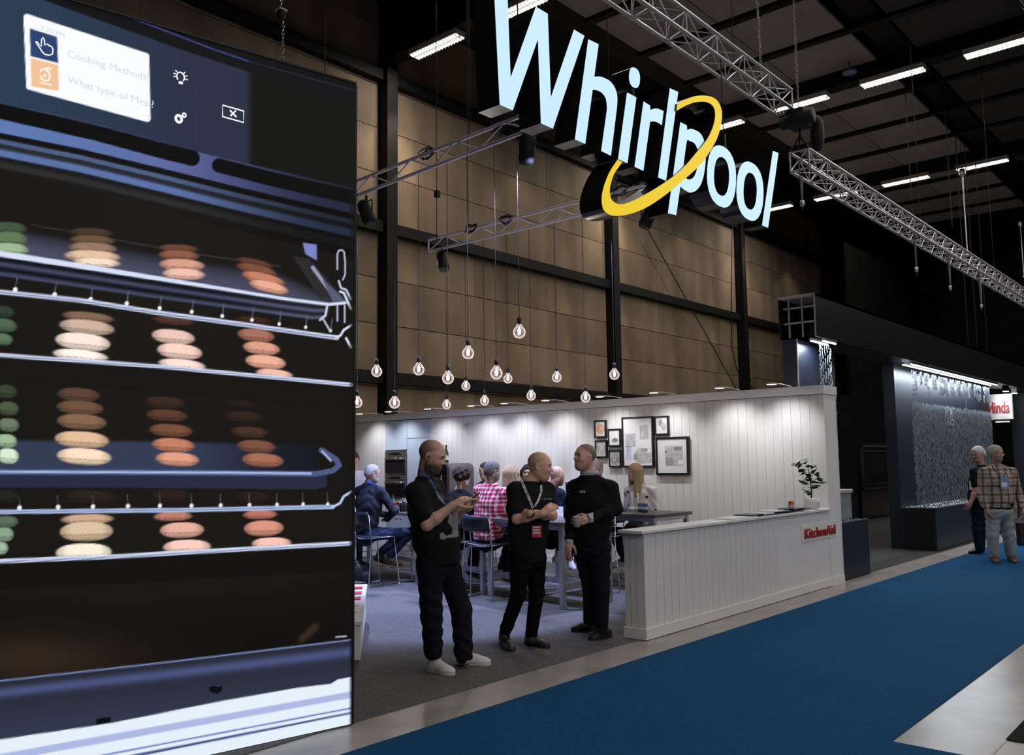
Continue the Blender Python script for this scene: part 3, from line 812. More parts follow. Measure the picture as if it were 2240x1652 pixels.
for xx in (5.6, 7.4, 9.4):
    bx('support_rail', (xx - .02, YB, 4.6), (xx + .02, YB + .04, 5.5), STEEL, sg)
bx('support_rail', (5.2, YB, 4.95), (9.9, YB + .04, 5.0), STEEL, sg)
for xx in (5.6, 9.4):
    rod('suspension_cable', (xx, 4.765, 5.49), (xx, 4.765, 6.47), .006, STEEL, sg)

# ================================================================== kitchen units in the side wall
PBLUE = mat('led_tinted_front', (.50, .58, .74), .3, var=.02, scale=1)  # blue of reflected LED light put into the front colour
cu = thing('oven_cabinet', 'tall pale blue kitchen unit holding two built-in ovens', 'cabinet', (11.1, 12.53, 0))
bx('carcass', (XW + .015, 12.235, .1), (XW + .02, 12.84, 2.41), PBLUE, cu)
bx('door', (XW - .004, 12.24, 1.85), (XW + .015, 12.835, 2.40), PBLUE, cu, bevel=.003)
bx('door', (XW - .004, 12.24, .10), (XW + .015, 12.835, .93), PBLUE, cu, bevel=.003)
c2 = thing('pantry_cabinet', 'tall pale blue kitchen unit with plain doors beside the ovens', 'cabinet', (11.1, 11.92, 0))
bx('carcass', (XW + .015, 11.605, .1), (XW + .02, 12.232, 2.41), PBLUE, c2)
bx('door', (XW - .004, 11.61, 2.06), (XW + .015, 12.228, 2.40), PBLUE, c2, bevel=.003)
bx('door', (XW - .004, 11.61, .10), (XW + .015, 12.228, 2.05), PBLUE, c2, bevel=.003)
INOX = mat('brushed_inox', (.40, .39, .38), .35, .9, var=.06, scale=20, stretch=(1, 1, 12))
for i, (z0, z1) in enumerate(((1.40, 1.83), (.95, 1.385))):
    ov = thing('built_in_oven', ['upper steel oven with dark glass door in blue cabinet', 'lower steel oven with dark glass door in blue cabinet'][i], 'oven', (11.0, 12.54, z0))
    bx('fascia', (XW - .022, 12.245, z1 - .105), (XW - .002, 12.83, z1), INOX, ov)
    d = bx('door', (XW - .026, 12.245, z0), (XW - .002, 12.83, z1 - .11), INOX, ov)
    bx('glass', (XW - .029, 12.27, z0 + .02), (XW - .026, 12.805, z1 - .16), GLASSD, d)
    MB().tube([(XW - .06, 12.27, z1 - .14), (XW - .06, 12.805, z1 - .14)], .009, 8).build('handle', CHROME, d, smooth=True)
    bx('control_display', (XW - .024, 12.43, z1 - .08), (XW - .022, 12.66, z1 - .03), GLASSD, ov)
    for yy in (12.40, 12.69):
        MB().tube([(XW - .04, yy, z1 - .055), (XW - .022, yy, z1 - .055)], .017, 12).build('knob', GLASSD, ov, smooth=True)
# fridge with bottles
fg = thing('fridge', 'dark rounded fridge with grey side against the side wall', 'fridge', (10.68, 10.8, 0))
FS = mat('fridge_grey', (.14, .135, .135), .4, .4)
pr = [(0, .0)]; 
m_ = MB(); N = 8; ys = []
outl = [(10.50, .02), (11.12, .02)] + [(11.12 - .12 + .12 * math.cos(t), 1.47 + .12 * math.sin(t)) for t in np.linspace(0, math.pi / 2, N)] + [(10.50 + .12 - .12 * math.sin(t), 1.47 + .12 * math.cos(t)) for t in np.linspace(0, math.pi / 2, N)]
V_ = [(10.42, y, z) for y, z in outl] + [(11.01, y, z) for y, z in outl]; n = len(outl)
m_.add(V_, [tuple(range(n))[::-1], tuple(range(n, 2 * n))] + [(i, (i + 1) % n, n + (i + 1) % n, n + i) for i in range(n)])
m_.build('body', FS, fg)
V_ = [(10.36, y, z) for y, z in outl] + [(10.415, y, z) for y, z in outl]
m_ = MB().add(V_, [tuple(range(n))[::-1], tuple(range(n, 2 * n))] + [(i, (i + 1) % n, n + (i + 1) % n, n + i) for i in range(n)])
dr = m_.build('door', mat('gloss_black', (.012, .012, .013), .12), fg)
MB().tube([(10.34, 10.60, 1.05), (10.32, 10.60, 1.08), (10.32, 10.60, 1.36), (10.34, 10.60, 1.39)], .012, 8).build('handle', CHROME, dr, smooth=True)
bx('badge', (10.355, 10.72, 1.40), (10.36, 10.86, 1.42), CHROME, dr)
def bottle(name, lab, p, h, r, m, cap, neck=.36, group=None, label_m=None):
    t = thing(name, lab, 'bottle', p, group=group)
    b = MB().lathe([(r * .9, 0), (r, .01), (r, h * (1 - neck) * .85), (r * .8, h * (1 - neck)), (r * .36, h * (1 - neck * .62)), (r * .34, h * .97), (r * .38, h * .975), (r * .38, h)], p, 18).build('glass_body', m, t, smooth=True)
    MB().lathe([(r * .40, h * .90), (r * .41, h * 1.005)], p, 14).build('capsule', cap, t, smooth=True)
    if label_m: MB().lathe([(r * 1.01, h * .18), (r * 1.01, h * .42)], p, 18, caps=False).build('paper_label', label_m, t, smooth=True)
    return t
GRN = mat('green_bottle_glass', (.015, .07, .03), .08, var=.02)
CAPD = mat('dark_capsule', (.015, .015, .014), .4)
PAPER = mat('paper_white', (.72, .71, .70), .7, var=.02)
bottle('wine_bottle', 'green wine bottle with pale label on the fridge, right one', (10.62, 10.78, 1.591), .31, .042, GRN, CAPD, label_m=PAPER, group='wine bottles on the fridge')
bottle('wine_bottle', 'green wine bottle on the fridge, left one behind the bearded head', (10.66, 10.90, 1.591), .31, .042, GRN, CAPD, label_m=PAPER, group='wine bottles on the fridge')

# ================================================================== framed pictures
FRM = mat('black_frame', (.010, .010, .011), .35)
PASS = mat('passepartout', (.74, .74, .78), .5, var=.01)
GP = lambda v, nm: mat(nm, v, .5, var=.12, scale=14)
def picture(lab, y0, z1, y1, z0, b, draw):
    t = thing('framed_picture', lab, 'picture', (XW - .03, (y0 + y1) / 2, z0), group='framed pictures on the side wall')
    X0, X1 = XW - .052, XW - .002
    m_ = MB()
    for a_, b_ in (((y1, z0), (y0, z0 + b)), ((y1, z1 - b), (y0, z1)), ((y1, z0 + b), (y1 + b, z1 - b)), ((y0 - b, z0 + b), (y0, z1 - b))):
        m_.box((X0, a_[0], a_[1]), (X1, b_[0], b_[1]))
    m_.build('frame', FRM, t)
    bx('mount', (X0 + .018, y1 + b, z0 + b), (X1 - .004, y0 - b, z1 - b), PASS, t)
    pr_ = thing2 = None
    def q(name, m, u0, v0, u1, v1, k=0):
        # u: 0 left .. 1 right in the picture, v: 0 bottom .. 1 top
        ya, yb = y0 - b - (y0 - y1 - 2 * b) * u0, y0 - b - (y0 - y1 - 2 * b) * u1
        za, zb = z0 + b + (z1 - z0 - 2 * b) * v0, z0 + b + (z1 - z0 - 2 * b) * v1
        bx(name, (X0 + .016 - k * .001, yb, za), (X0 + .018, ya, zb), m, t)
    def disc(name, m, u, v, r, k=0, n=20, squash=1.0):
        ya = y0 - b - (y0 - y1 - 2 * b) * u; za = z0 + b + (z1 - z0 - 2 * b) * v
        vs = [(X0 + .0165 - k * .001, ya + r * math.cos(2 * math.pi * i / n), za + r * squash * math.sin(2 * math.pi * i / n)) for i in range(n)]
        MB().add(vs, [tuple(range(n))]).build(name, m, t)
    draw(q, disc)
    bx('glazing', (X0 + .008, y1 + b, z0 + b), (X0 + .009, y0 - b, z1 - b), GLZ, t)
    return t
GLZ = mat('picture_glazing', (1, 1, 1), .03, var=0, alpha=.10)
ORG = GP((.75, .30, .16), 'pizza_orange'); YLW = GP((.72, .50, .20), 'cheese_yellow'); GY1 = GP((.22, .22, .23), 'print_grey'); GY2 = GP((.42, .42, .46), 'print_light_grey'); GY3 = GP((.10, .10, .10), 'print_dark'); PNK = GP((.55, .38, .38), 'print_pink'); BLP = GP((.40, .52, .74), 'print_blue'); GRP = GP((.22, .27, .22), 'print_green')
def d_pizza(q, d):
    d('pizza', ORG, .5, .47, .078)
    for u, v in ((.4, .55), (.6, .52), (.5, .4), (.42, .38), (.62, .4), (.5, .6)): d('topping', YLW, u, v, .013, 1, 8)
def d_cactus(q, d):
    for u, v, r in ((.35, .3, .022), (.5, .33, .026), (.62, .30, .024), (.74, .34, .02), (.55, .44, .013), (.45, .42, .012)): d('sketch_leaf', GRP, u, v, r, 0, 8, 1.4)
def d_jar(q, d):
    q('print', GY2, .06, .04, .94, .96); d('jar', PNK, .5, .42, .045, 2, 14, 1.3); q('ribbon', PNK, .3, .68, .8, .84, 2); q('leaf_shape', GRP, .08, .4, .3, .7, 2); q('leaf_shape', GRP, .74, .4, .92, .7, 2)
def d_camera(q, d):
    q('print', GY2, .04, .03, .96, .97); q('box_shape', GY3, .12, .25, .9, .6, 2); d('round_shape', GY1, .55, .70, .045, 3, 14); d('round_shape', GY2, .4, .42, .03, 3, 14); q('box_shape', GY1, .2, .12, .7, .27, 2)
def d_kitchen(q, d):
    q('wall_shape', PASS, 0, 0, 1, 1, 1); q('shelf_shape', GY2, .07, .40, .42, .68, 2); q('window_shape', BLP, .08, .13, .26, .40, 3); q('line_shape', GY3, .08, .40, .27, .412, 4); q('hood_shape', GY2, .58, .55, .88, .84, 2); q('lamp_shape', PASS, .66, .62, .70, .72, 3)
    d('table_shape', GY2, .60, .20, .12, 3, 16, 1.0); q('chair_shape', GY1, .35, .13, .48, .24, 4); q('counter_shape', GY2, .60, .05, .98, .27, 2); q('tap_shape', GY1, .62, .3, .84, .36, 3)
def d_pears(q, d):
    d('pear', GY1, .38, .66, .035, 0, 14, 1.5); d('pear', GY2, .66, .42, .045, 1, 14, 1.4); d('stalk', GY1, .4, .84, .01, 1, 8, 1.6)
def d_room(q, d):
    q('print', GY2, .25, .22, .86, .80, 1); q('shelf_shape', GY3, .55, .66, .82, .76, 2); q('shade_shape', GY1, .26, .22, .52, .46, 2); q('lamp_shape', GY3, .25, .58, .33, .66, 3); q('sill_shape', GY1, .34, .52, .84, .54, 3); q('chair_shape', PASS, .70, .24, .86, .38, 3)
picture('small black frame with an orange pizza print', 7.908, 2.217, 7.693, 1.951, .02, d_pizza)
picture('small black frame with a pink jar print below the pizza', 7.899, 1.908, 7.684, 1.646, .02, d_jar)
picture('small black frame with a sketch of little plants', 7.656, 2.075, 7.430, 1.810, .02, d_cactus)
picture('small black frame with a grey still life below the plant sketch', 7.647, 1.756, 7.431, 1.499, .02, d_camera)
picture('largest black frame with a tall pale kitchen photograph', 7.401, 2.241, 6.857, 1.496, .024, d_kitchen)
picture('small black frame with two grey pears, topmost at the right', 6.825, 2.233, 6.597, 1.960, .02, d_pears)
picture('square black frame with wide mount, lowest at the right', 6.820, 1.926, 6.283, 1.383, .028, d_room)

# ================================================================== arm lights on top of the side wall
LENS = mat('spot_lens', (.9, .9, .9), .3, emit=(1, .97, .92), es=7.0, var=0)
arm_px = ((1688, 847), (1574, 854), (1430, 865), (1312, 873), (1193, 882), (1103, 888.5), (1030, 895), (935, 900), (849, 905), (786, 910.7))
arm_lab = ('above the potted plant', 'second from the aisle end', 'third from the aisle end', 'above the small framed pictures', 'fifth from the aisle end', 'sixth from the aisle end', 'seventh from the aisle end', 'above the plain blue cabinet', 'above the ovens', 'at the far left end of the wall')
for (px, py), lb in zip(arm_px, arm_lab):
    p = onp(px, py, 0, 10.52); y, z = p[1], max(p[2], 2.535)
    t = thing('arm_light', 'small arm spotlight over the white wall, ' + lb, 'light', (10.52, y, z), group='arm lights on the side wall')
    MB().lathe([(.066, 0), (.069, .010), (.058, .018)], (10.52, y, z), 18).build('head', mat('lamp_grey', (.18, .18, .18), .4), t, smooth=True)
    MB().lathe([(.060, -.002), (.060, .001)], (10.52, y, z), 18).build('lens', LENS, t)
    MB().tube([(10.55, y, z + .014), (10.8, y, z + .022), (11.1, y, z + .01), (11.1, y, 2.522)], .006, 6).build('arm', ALU, t, smooth=True)
    lamp('SPOT', (10.52, y, z - .012), (11.0, y, 1.5), 45, (.99, .98, .98), .05, angle=108, blend=.95)

# ================================================================== bar tables
TOPM = mat('dark_laminate', (.085, .075, .07), .35, var=.12, scale=8)
def bar_table(lab, a, b, wdt):
    """near long edge from a to b (leg feet), width to +X side"""
    a = np.array(a, float); b = np.array(b, float); L = np.linalg.norm(b - a)
    rz = math.atan2(b[1] - a[1], b[0] - a[0])
    t = thing('bar_table', lab, 'table', (a[0], a[1], 0.006), rz, group='bar tables on the white stand')
    def B(name, p, q_, m, bev=0): return MB().box(p, q_).build(name, m, t, local=True, bevel=bev)
    B('tabletop', (-.04, -wdt - .02, .885), (L + .04, .04, .925), TOPM, .003)
    for x in (0, L - .055):
        for y in (-wdt, -.055): B('leg', (x, y, 0), (x + .055, y + .055, .885), ALU)
    B('apron', (.055, -.045, .835), (L - .055, -.02, .885), ALU); B('apron', (.055, -wdt + .02, .835), (L - .055, -wdt + .045, .885), ALU)
    for x in (.01, L - .045): B('apron', (x, -wdt + .055, .835), (x + .03, -.055, .885), ALU); B('foot_rail', (x, -wdt + .055, .20), (x + .03, -.055, .27), ALU)
    B('foot_rail', (.055, -wdt / 2 - .03, .205), (L - .055, -wdt / 2 + .03, .265), ALU)
    return t
bar_table('bar table behind the two chatting men in black', (7.56, 5.90), (7.74, 7.17), .78)
bar_table('bar table in front of the red plaid shirt', (7.80, 7.30), (7.90, 8.42), .78)
bar_table('bar table at the grey-haired man, with red bucket and potted succulent', (7.93, 8.60), (8.24, 10.0), .78)
bar_table('bar table with white candles and blue cans beside the counter', (9.26, 5.80), (9.26, 7.35), .84)

# ================================================================== stools
SEATM = mat('stool_navy_plastic', (.016, .02, .032), .35)
def make_stool():
    t = thing('bar_stool', 'x', 'stool', (0, 0, .006), 0, group='chrome wire bar stools')
    s = MB()
    nx, ny = 7, 9; vs = []
    for i in range(nx):
        for j in range(ny):
            x = -.19 + .38 * i / (nx - 1); y = -.20 + .40 * j / (ny - 1)
            vs.append((x, y, .645 - .02 * (1 - (y / .2) ** 2) * .8 - (.012 * max(0, (x - .1) / .09) ** 2)))
    k = len(vs); vs += [(x, y, z - .014) for x, y, z in vs]
    fs = [(i*ny+j, (i+1)*ny+j, (i+1)*ny+j+1, i*ny+j+1) for i in range(nx-1) for j in range(ny-1)]
    fs = fs + [tuple(k + q for q in f[::-1]) for f in fs]
    bd = [j for j in range(ny)] + [i*ny+ny-1 for i in range(1, nx)] + [(nx-1)*ny+j for j in range(ny-2, -1, -1)] + [i*ny for i in range(nx-2, 0, -1)]
    fs += [(bd[i], bd[(i+1) % len(bd)], k + bd[(i+1) % len(bd)], k + bd[i]) for i in range(len(bd))]
    s.add(vs, fs).build('seat', SEATM, t, local=True, smooth=True)
    b = MB(); vs = []
    for i in range(9):
        for j in range(4):
            y = -.205 + .41 * i / 8; z = .79 + .175 * j / 3
            vs.append((-.215 - .035 * (1 - (y / .205) ** 2) - .03 * j / 3, y, z))
    k = len(vs); vs += [(x - .012, y, z) for x, y, z in vs]
    fs = [(i*4+j, (i+1)*4+j, (i+1)*4+j+1, i*4+j+1) for i in range(8) for j in range(3)]
    fs = fs + [tuple(k + q for q in f[::-1]) for f in fs]
    bd = [0, 1, 2, 3] + [i*4+3 for i in range(1, 9)] + [34, 33, 32] + [i*4 for i in range(7, 0, -1)]
    fs += [(bd[i], bd[(i+1) % len(bd)], k + bd[(i+1) % len(bd)], k + bd[i]) for i in range(len(bd))]
    b.add(vs, fs).build('backrest', SEATM, t, local=True, smooth=True)
    for sy in (-1, 1):
        MB().tube([(-.225, sy * .19, .93), (-.20, sy * .2, .68), (-.185, sy * .205, .63), (-.24, sy * .225, .02), (-.225, sy * .228, .008), (.22, sy * .228, .008), (.235, sy * .225, .03), (.17, sy * .2, .62), (.15, sy * .195, .632), (-.17, sy * .195, .628)], .0075, 7).build('side_frame', CHROME, t, local=True, smooth=True)
    MB().tube([(.222, -.222, .21), (.222, .222, .21)], .0075, 7).build('footrest', CHROME, t, local=True, smooth=True)
    MB().tube([(-.18, -.2, .632), (-.19, -.08, .615), (-.19, .08, .615), (-.18, .2, .632)], .0075, 7).build('seat_bar', CHROME, t, local=True, smooth=True)
    MB().tube([(.16, -.195, .628), (.16, .195, .628)], .0075, 7).build('seat_bar', CHROME, t, local=True, smooth=True)
    return t
st0 = make_stool()
stools = (((7.60, 9.06), -6, 'chrome stool under the seated grey-haired man in dark sweater'),
          ((7.68, 7.10), 4, 'chrome stool with navy backrest under the red plaid shirt'),
          ((7.92, 7.68), 8, 'chrome stool just left of the plaid shirt, partly hidden'),
          ((9.48, 6.72), 100, 'chrome stool next to the end of the white counter'),
          ((8.85, 7.95), 190, 'chrome stool across the table from the plaid shirt'),
          ((8.72, 6.35), 175, 'chrome stool under the bald man in navy shirt'),
          ((8.35, 8.72), 250, 'chrome stool standing under the table beside the grey-haired man'),
          ((10.42, 6.95), 150, 'chrome stool under the blonde woman in the floral blouse'))
for i, ((x, y), a, lb) in enumerate(stools):
    o = st0 if i == 0 else copy_tree(st0)
    o.location = (x, y, .006); o.rotation_euler = (0, 0, math.radians(a)); o['label'] = lb

# ================================================================== things on the tables
TZ = .932
def at_top(px, py): return gnd(px, py, TZ)
def lathe_thing(name, lab, cat, p, prof, m, n=20, group=None, part=None):
    o = MB().lathe(prof, p, n).build(name, m, smooth=True); tag(o, lab, cat, group); return o
WCER = mat('white_ceramic', (.74, .74, .76), .3, var=.01)
WAX = mat('white_wax', (.80, .79, .76), .5, var=.01)
for i, (px, hgt) in enumerate(((1383, .25), (1396, .23))):
    p = at_top(px, 1118); 
    t = thing('candle_holder', ['white candle in a white holder, left of the pair beside blue cans', 'white candle in a white holder, right of the pair beside blue cans'][i], 'candle', tuple(p), group='candles on the bar table')
    MB().lathe([(.042, 0), (.042, .055), (.030, .056), (.028, .02)], p, 20).build('holder', WCER, t, smooth=True)
    MB().lathe([(.012, .03), (.012, hgt), (.006, hgt + .005)], p, 12).build('candle', WAX, t, smooth=True)
    MB().tube([p + [0, 0, hgt], p + [0, 0, hgt + .015]], .0015, 5).build('wick', CAPD, t)
def can(lab, p, m, m2, group=None, h=.115, r=.033):
    t = thing('drink_can', lab, 'can', tuple(p), group=group)
    MB().lathe([(r * .8, 0), (r, .008), (r, h - .012), (r * .82, h - .002)], p, 20).build('can_body', m, t, smooth=True)
    MB().lathe([(r * 1.012, h * .30), (r * 1.012, h * .62)], p, 20, caps=False).build('print_band', m2, t, smooth=True)
    MB().lathe([(r * .80, h - .003), (r * .80, h)], p, 16).build('can_lid', ALU, t)
    MB().box((p[0] - .012, p[1] - .006, p[2] + h), (p[0] + .006, p[1] + .006, p[2] + h + .003)).build('pull_tab', ALU, t)
CBL = mat('can_blue', (.03, .10, .24), .3, .3); CLB = mat('can_pale', (.5, .66, .75), .3, .2)
can('blue and pale drink can beside candles, left of the two', at_top(1401, 1120), CBL, CLB, 'blue cans on the bar table')
can('blue and pale drink can beside candles, right of the two', at_top(1412, 1121), CBL, CLB, 'blue cans on the bar table')
# left table: bucket, pot, bottles, jar
p = at_top(861, 1119)
t = thing('red_bucket', 'small red and white printed bucket on the left bar table', 'bucket', tuple(p))
MB().lathe([(.055, 0), (.075, .12), (.078, .125), (.07, .12), (.052, .01)], p, 24).build('pail', mat('red_tin', (.42, .015, .02), .3), t, smooth=True)
MB().lathe([(.0635, .04), (.0715, .09)], p, 24, caps=False).build('print_band', mat('tin_white_print', (.7, .6, .6), .4, var=.5, scale=40), t, smooth=True)
for i, (dx, dy) in enumerate(((.01, .03), (-.02, -.02))):
    bottle('small_bottle', ['small green bottle standing in the red bucket, taller one', 'small green bottle standing in the red bucket, shorter one'][i], (p[0] + dx, p[1] + dy, p[2] + .012), .22 - .02 * i, .024, mat('bright_green_glass', (.04, .30, .10), .1), CAPD, group='bottles in the red bucket')
def leafy(t, base, n, L, wd, m, up=.5, seed=1, name='leaf'):
    r = random.Random(seed)
    for i in range(n):
        az = r.random() * 6.283; el = r.uniform(.1, 1.2) * up + .1; l_ = L * r.uniform(.6, 1.1)
        d = np.array([math.cos(az) * math.cos(el), math.sin(az) * math.cos(el), math.sin(el)]); s_ = nrm(np.cross(d, [0, 0, 1])); b_ = np.asarray(base, float)
        c = b_ + d * l_ * .5 + np.array([0, 0, .01]); e = b_ + d * l_ - np.array([0, 0, .1 * l_])
        MB().add([b_, c + s_ * wd, e, c - s_ * wd, c + np.array([0, 0, .006])], [(0, 1, 4), (1, 2, 4), (2, 3, 4), (3, 0, 4)]).build(name, m, t)
p = at_top(883, 1119)
t = thing('succulent_pot', 'grey pot with a pale leafy succulent on the left bar table', 'plant', tuple(p))
MB().lathe([(.055, 0), (.07, .11), (.074, .115), (.066, .11), (.05, .02)], p, 22).build('pot', mat('grey_pot', (.05, .05, .055), .5), t, smooth=True)
leafy(t, p + [0, 0, .10], 22, .12, .014, mat('pale_succulent', (.42, .46, .40), .6), 1.0, 3)
lathe_thing('small_jar', 'small white jar next to the succulent pot', 'jar', at_top(897, 1118), [(.02, 0), (.022, .04), (.012, .05), (.012, .065)], WCER)
p = np.array([8.12, 7.95, .926])
bottle('dark_bottle', 'dark blue bottle standing on the table behind the raised phone', tuple(p), .38, .038, mat('midnight_glass', (.01, .015, .03), .1), mat('silver_capsule', (.3, .32, .36), .3, .5))
p = np.array([8.22, 7.80, .926])
t = thing('flower_glass', 'small glass with white flowers on the table behind the phone', 'flowers', tuple(p))
MB().lathe([(.028, 0), (.033, .09), (.03, .088), (.026, .008)], p, 16).build('glass', mat('clear_glass', (.8, .85, .85), .05, trans=.9, var=0), t, smooth=True)
leafy(t, p + [0, 0, .09], 14, .07, .016, mat('white_petals', (.75, .75, .72), .6), 1.3, 5, 'petal')
p = at_top(1222, 1131)
t = thing('tablet', 'white tablet leaning on the table between the two men', 'tablet', tuple(p))
MB().obox(p + [0, 0, .06], ((.657, -.754, 0), (.2, .17, .95), (.75, .65, -.3)), (.055, .062, .006)).build('casing', WCER, t)
MB().obox(p + [.0, 0, .058], ((.657, -.754, 0), (.2, .17, .95), (.75, .65, -.3)), (.046, .05, .0075)).build('display_face', mat('tablet_face', (.65, .66, .7), .2), t)

# ================================================================== counter: plant, can, brochures
p = gnd(1777, 1114, .966)
t = thing('potted_fig', 'small leafy green plant in a white pot on the counter', 'plant', tuple(p))
MB().lathe([(.068, 0), (.085, .02), (.098, .07), (.102, .135), (.098, .135), (.09, .08), (.05, .03)], p, 28).build('pot', WCER, t, smooth=True)
MB().lathe([(.09, .118), (.0, .12)], p, 20, caps=False).build('soil', mat('soil', (.03, .02, .015), .9), t)
STM = mat('brown_stem', (.06, .045, .03), .7); LFM = mat('fig_leaf', (.022, .065, .028), .45, var=.35, scale=20)
camdir = nrm([RT[0], RT[1], 0])
pxm = depth(p) / FPX
def pp2(px, py, o=0.0):                      # picture offsets from the pot, measured at the pot's distance
    return p + camdir * (px - 1777) * pxm + np.array([0, 0, (1114 - py) * pxm]) + nrm([FW[0], FW[1], 0]) * o
MB().tube([pp2(1776, 1090), pp2(1777, 1075), pp2(1776, 1055, .01), pp2(1775, 1040), pp2(1770, 1020), pp2(1766, 1012)], [.009, .008, .007, .006, .004, .003], 7).build('stem', STM, t, smooth=True)
for q_ in (((1776, 1060), (1790, 1048), (1797, 1040)), ((1776, 1068), (1768, 1066)), ((1775, 1048), (1783, 1032), (1789, 1027)), ((1772, 1030), (1760, 1024), (1752, 1014)), ((1775, 1052), (1762, 1052))):
    MB().tube([pp2(*a_) for a_ in q_], .003, 5).build('twig', STM, t)
leaf_px = ((1739, 1020, 1754, 1012), (1748, 1025, 1757, 1013), (1758, 1008, 1771, 1005), (1764, 1016, 1771, 1010), (1748, 1034, 1762, 1028), (1750, 1028, 1764, 1030), (1750, 1041, 1766, 1033), (1762, 1022, 1774, 1020), (1774, 1028, 1784, 1018), (1776, 1024, 1789, 1019), (1778, 1038, 1790, 1025),
           (1762, 1048, 1776, 1042), (1764, 1054, 1778, 1046), (1748, 1054, 1768, 1058), (1752, 1052, 1772, 1062), (1783, 1050, 1800, 1046), (1790, 1044, 1800, 1050), (1792, 1036, 1794, 1046), (1797, 1034, 1796, 1046), (1782, 1058, 1810, 1055), (1780, 1062, 1796, 1064), (1776, 1070, 1796, 1062), (1760, 1074, 1776, 1076), (1764, 1079, 1774, 1078), (1770, 1036, 1778, 1044), (1768, 1044, 1774, 1052), (1756, 1036, 1770, 1038), (1772, 1058, 1786, 1052))
r = random.Random(4)
leaf_px = leaf_px + tuple((a + r.randint(-7, 7), b + r.randint(-5, 5), c + r.randint(-7, 7), d + r.randint(-5, 5)) for a, b, c, d in leaf_px if b > 1012)
for x0, y0, x1, y1 in leaf_px:
    o0, o1 = r.uniform(-.06, .06), r.uniform(-.06, .06)
    a_, b_ = pp2(x0, y0, o0), pp2(x1, y1, o1); d_ = b_ - a_; L_ = np.linalg.norm(d_); d_ /= L_
    s_ = nrm(np.cross(d_, [r.uniform(-.4, .4), r.uniform(-.4, .4), 1])); wd = .027 + .014 * r.random(); up = nrm(np.cross(s_, d_)) * .008
    ring = [a_, a_ + d_ * L_ * .25 + s_ * wd * .75, a_ + d_ * L_ * .55 + s_ * wd, a_ + d_ * L_ * .85 + s_ * wd * .55, b_, a_ + d_ * L_ * .85 - s_ * wd * .55, a_ + d_ * L_ * .55 - s_ * wd, a_ + d_ * L_ * .25 - s_ * wd * .75]
    MB().add(ring + [a_ + d_ * L_ * .5 - up], [(i, (i + 1) % 8, 8) for i in range(8)]).build('leaf', LFM, t)
can('orange and white drink can lying beside the brochures on the counter'.replace('lying', 'standing'), gnd(1731, 1117, .974), mat('can_orange', (.62, .10, .03), .35), mat('can_white_blue', (.45, .47, .6), .35, var=.4, scale=60))
MAGW = mat('brochure_white', (.74, .74, .78), .4, var=.05, scale=20); MAGD = mat('brochure_dark', (.03, .035, .04), .35, var=.3, scale=18)
mag = ((8.55, 0, 0, 0), (8.85, 0, 3, 0), (9.0, 1, 2, 1), (9.25, 0, -4, 1), (9.4, 1, 4, 0), (9.55, 0, 2, 2), (9.72, 1, -3, 1), (9.95, 1, 2, 0), (10.12, 1, -2, 2), (10.28, 1, 3, 1))
for i, (mx, dk_, an, lv) in enumerate(mag):
    kk = sum(1 for q_ in mag[:i] if q_[1] == dk_)
    lab = ('dark' if dk_ else 'white') + ' brochure on the counter, %s of its colour from the near end' % ('first', 'second', 'third', 'fourth', 'fifth', 'sixth')[kk]
    o = MB(); z0 = .966 + .0135 * lv
    c_, s_ = math.cos(math.radians(an)), math.sin(math.radians(an))
    ax = ((c_, s_, .0), (-s_, c_, 0), (0, 0, 1))
    o.obox((mx, 4.425, z0 + .006), ax, (.15, .105, .0058)); b_ = o.build('brochure', MAGD if dk_ else MAGW)
    tag(b_, lab, 'brochure', 'dark brochures on the counter' if dk_ else 'white brochures on the counter')

# ================================================================== lower left: magazine shelf, box, backpack
sh = thing('magazine_bench', 'low white bench with brochures beside the big screen', 'bench', (4.2, 5.35, 0))
yv = nrm(np.array([4.75, 5.85, 0]) - np.array([3.75, 4.72, 0]))
bA = gnd(788, 1470); bB = gnd(801, 1362)
dirn = nrm(bB - bA); sid = nrm(np.cross([0, 0, 1], dirn)); Lb = float(np.linalg.norm(bB - bA))
cb = bA + dirn * Lb / 2 + sid * .24
MB().obox(cb + [0, 0, .22], (dirn, sid, (0, 0, 1)), (Lb / 2, .24, .13)).build('body', WHITE2, sh)
MB().obox(cb + [0, 0, .365], (dirn, sid, (0, 0, 1)), (Lb / 2 + .01, .25, .013)).build('top_board', WHITE2, sh)
MB().obox(cb + [0, 0, .048], (dirn, sid, (0, 0, 1)), (Lb / 2 - .06, .18, .042)).build('plinth', BLACK, sh)
REDM = mat('brochure_red', (.45, .03, .025), .4, var=.35, scale=22)
for k in range(6):
    dk_ = k >= 3
    c_ = bA + dirn * (.14 + k * (Lb - .25) / 5.5) + sid * .13 + np.array([0, 0, .383])
    b_ = MB().obox(c_, (dirn, sid, (0, 0, 1)), (.075, .10, .004)).build('magazine', REDM if dk_ else MAGW)
    tag(b_, ('red magazine' if dk_ else 'pale brochure') + ' on the low white bench, ' + ('nearest', 'middle', 'farthest')[k % 3] + ' of three', 'magazine', 'red magazines on the bench' if dk_ else 'pale brochures on the bench')
c_ = gnd(772, 1330)
o = MB().box((c_[0] - .16, c_[1] - .12, .006), (c_[0] + .10, c_[1] + .14, .28)).build('black_box', BLACK, bevel=.01); tag(o, 'black box on the carpet behind the low white bench', 'box')
c_ = gnd(786, 1280)
bp = thing('backpack', 'black backpack slumped on the carpet near the left stool', 'bag', (c_[0], c_[1], .006))
BPM = mat('black_nylon', (.010, .010, .013), .55, bump=.2)
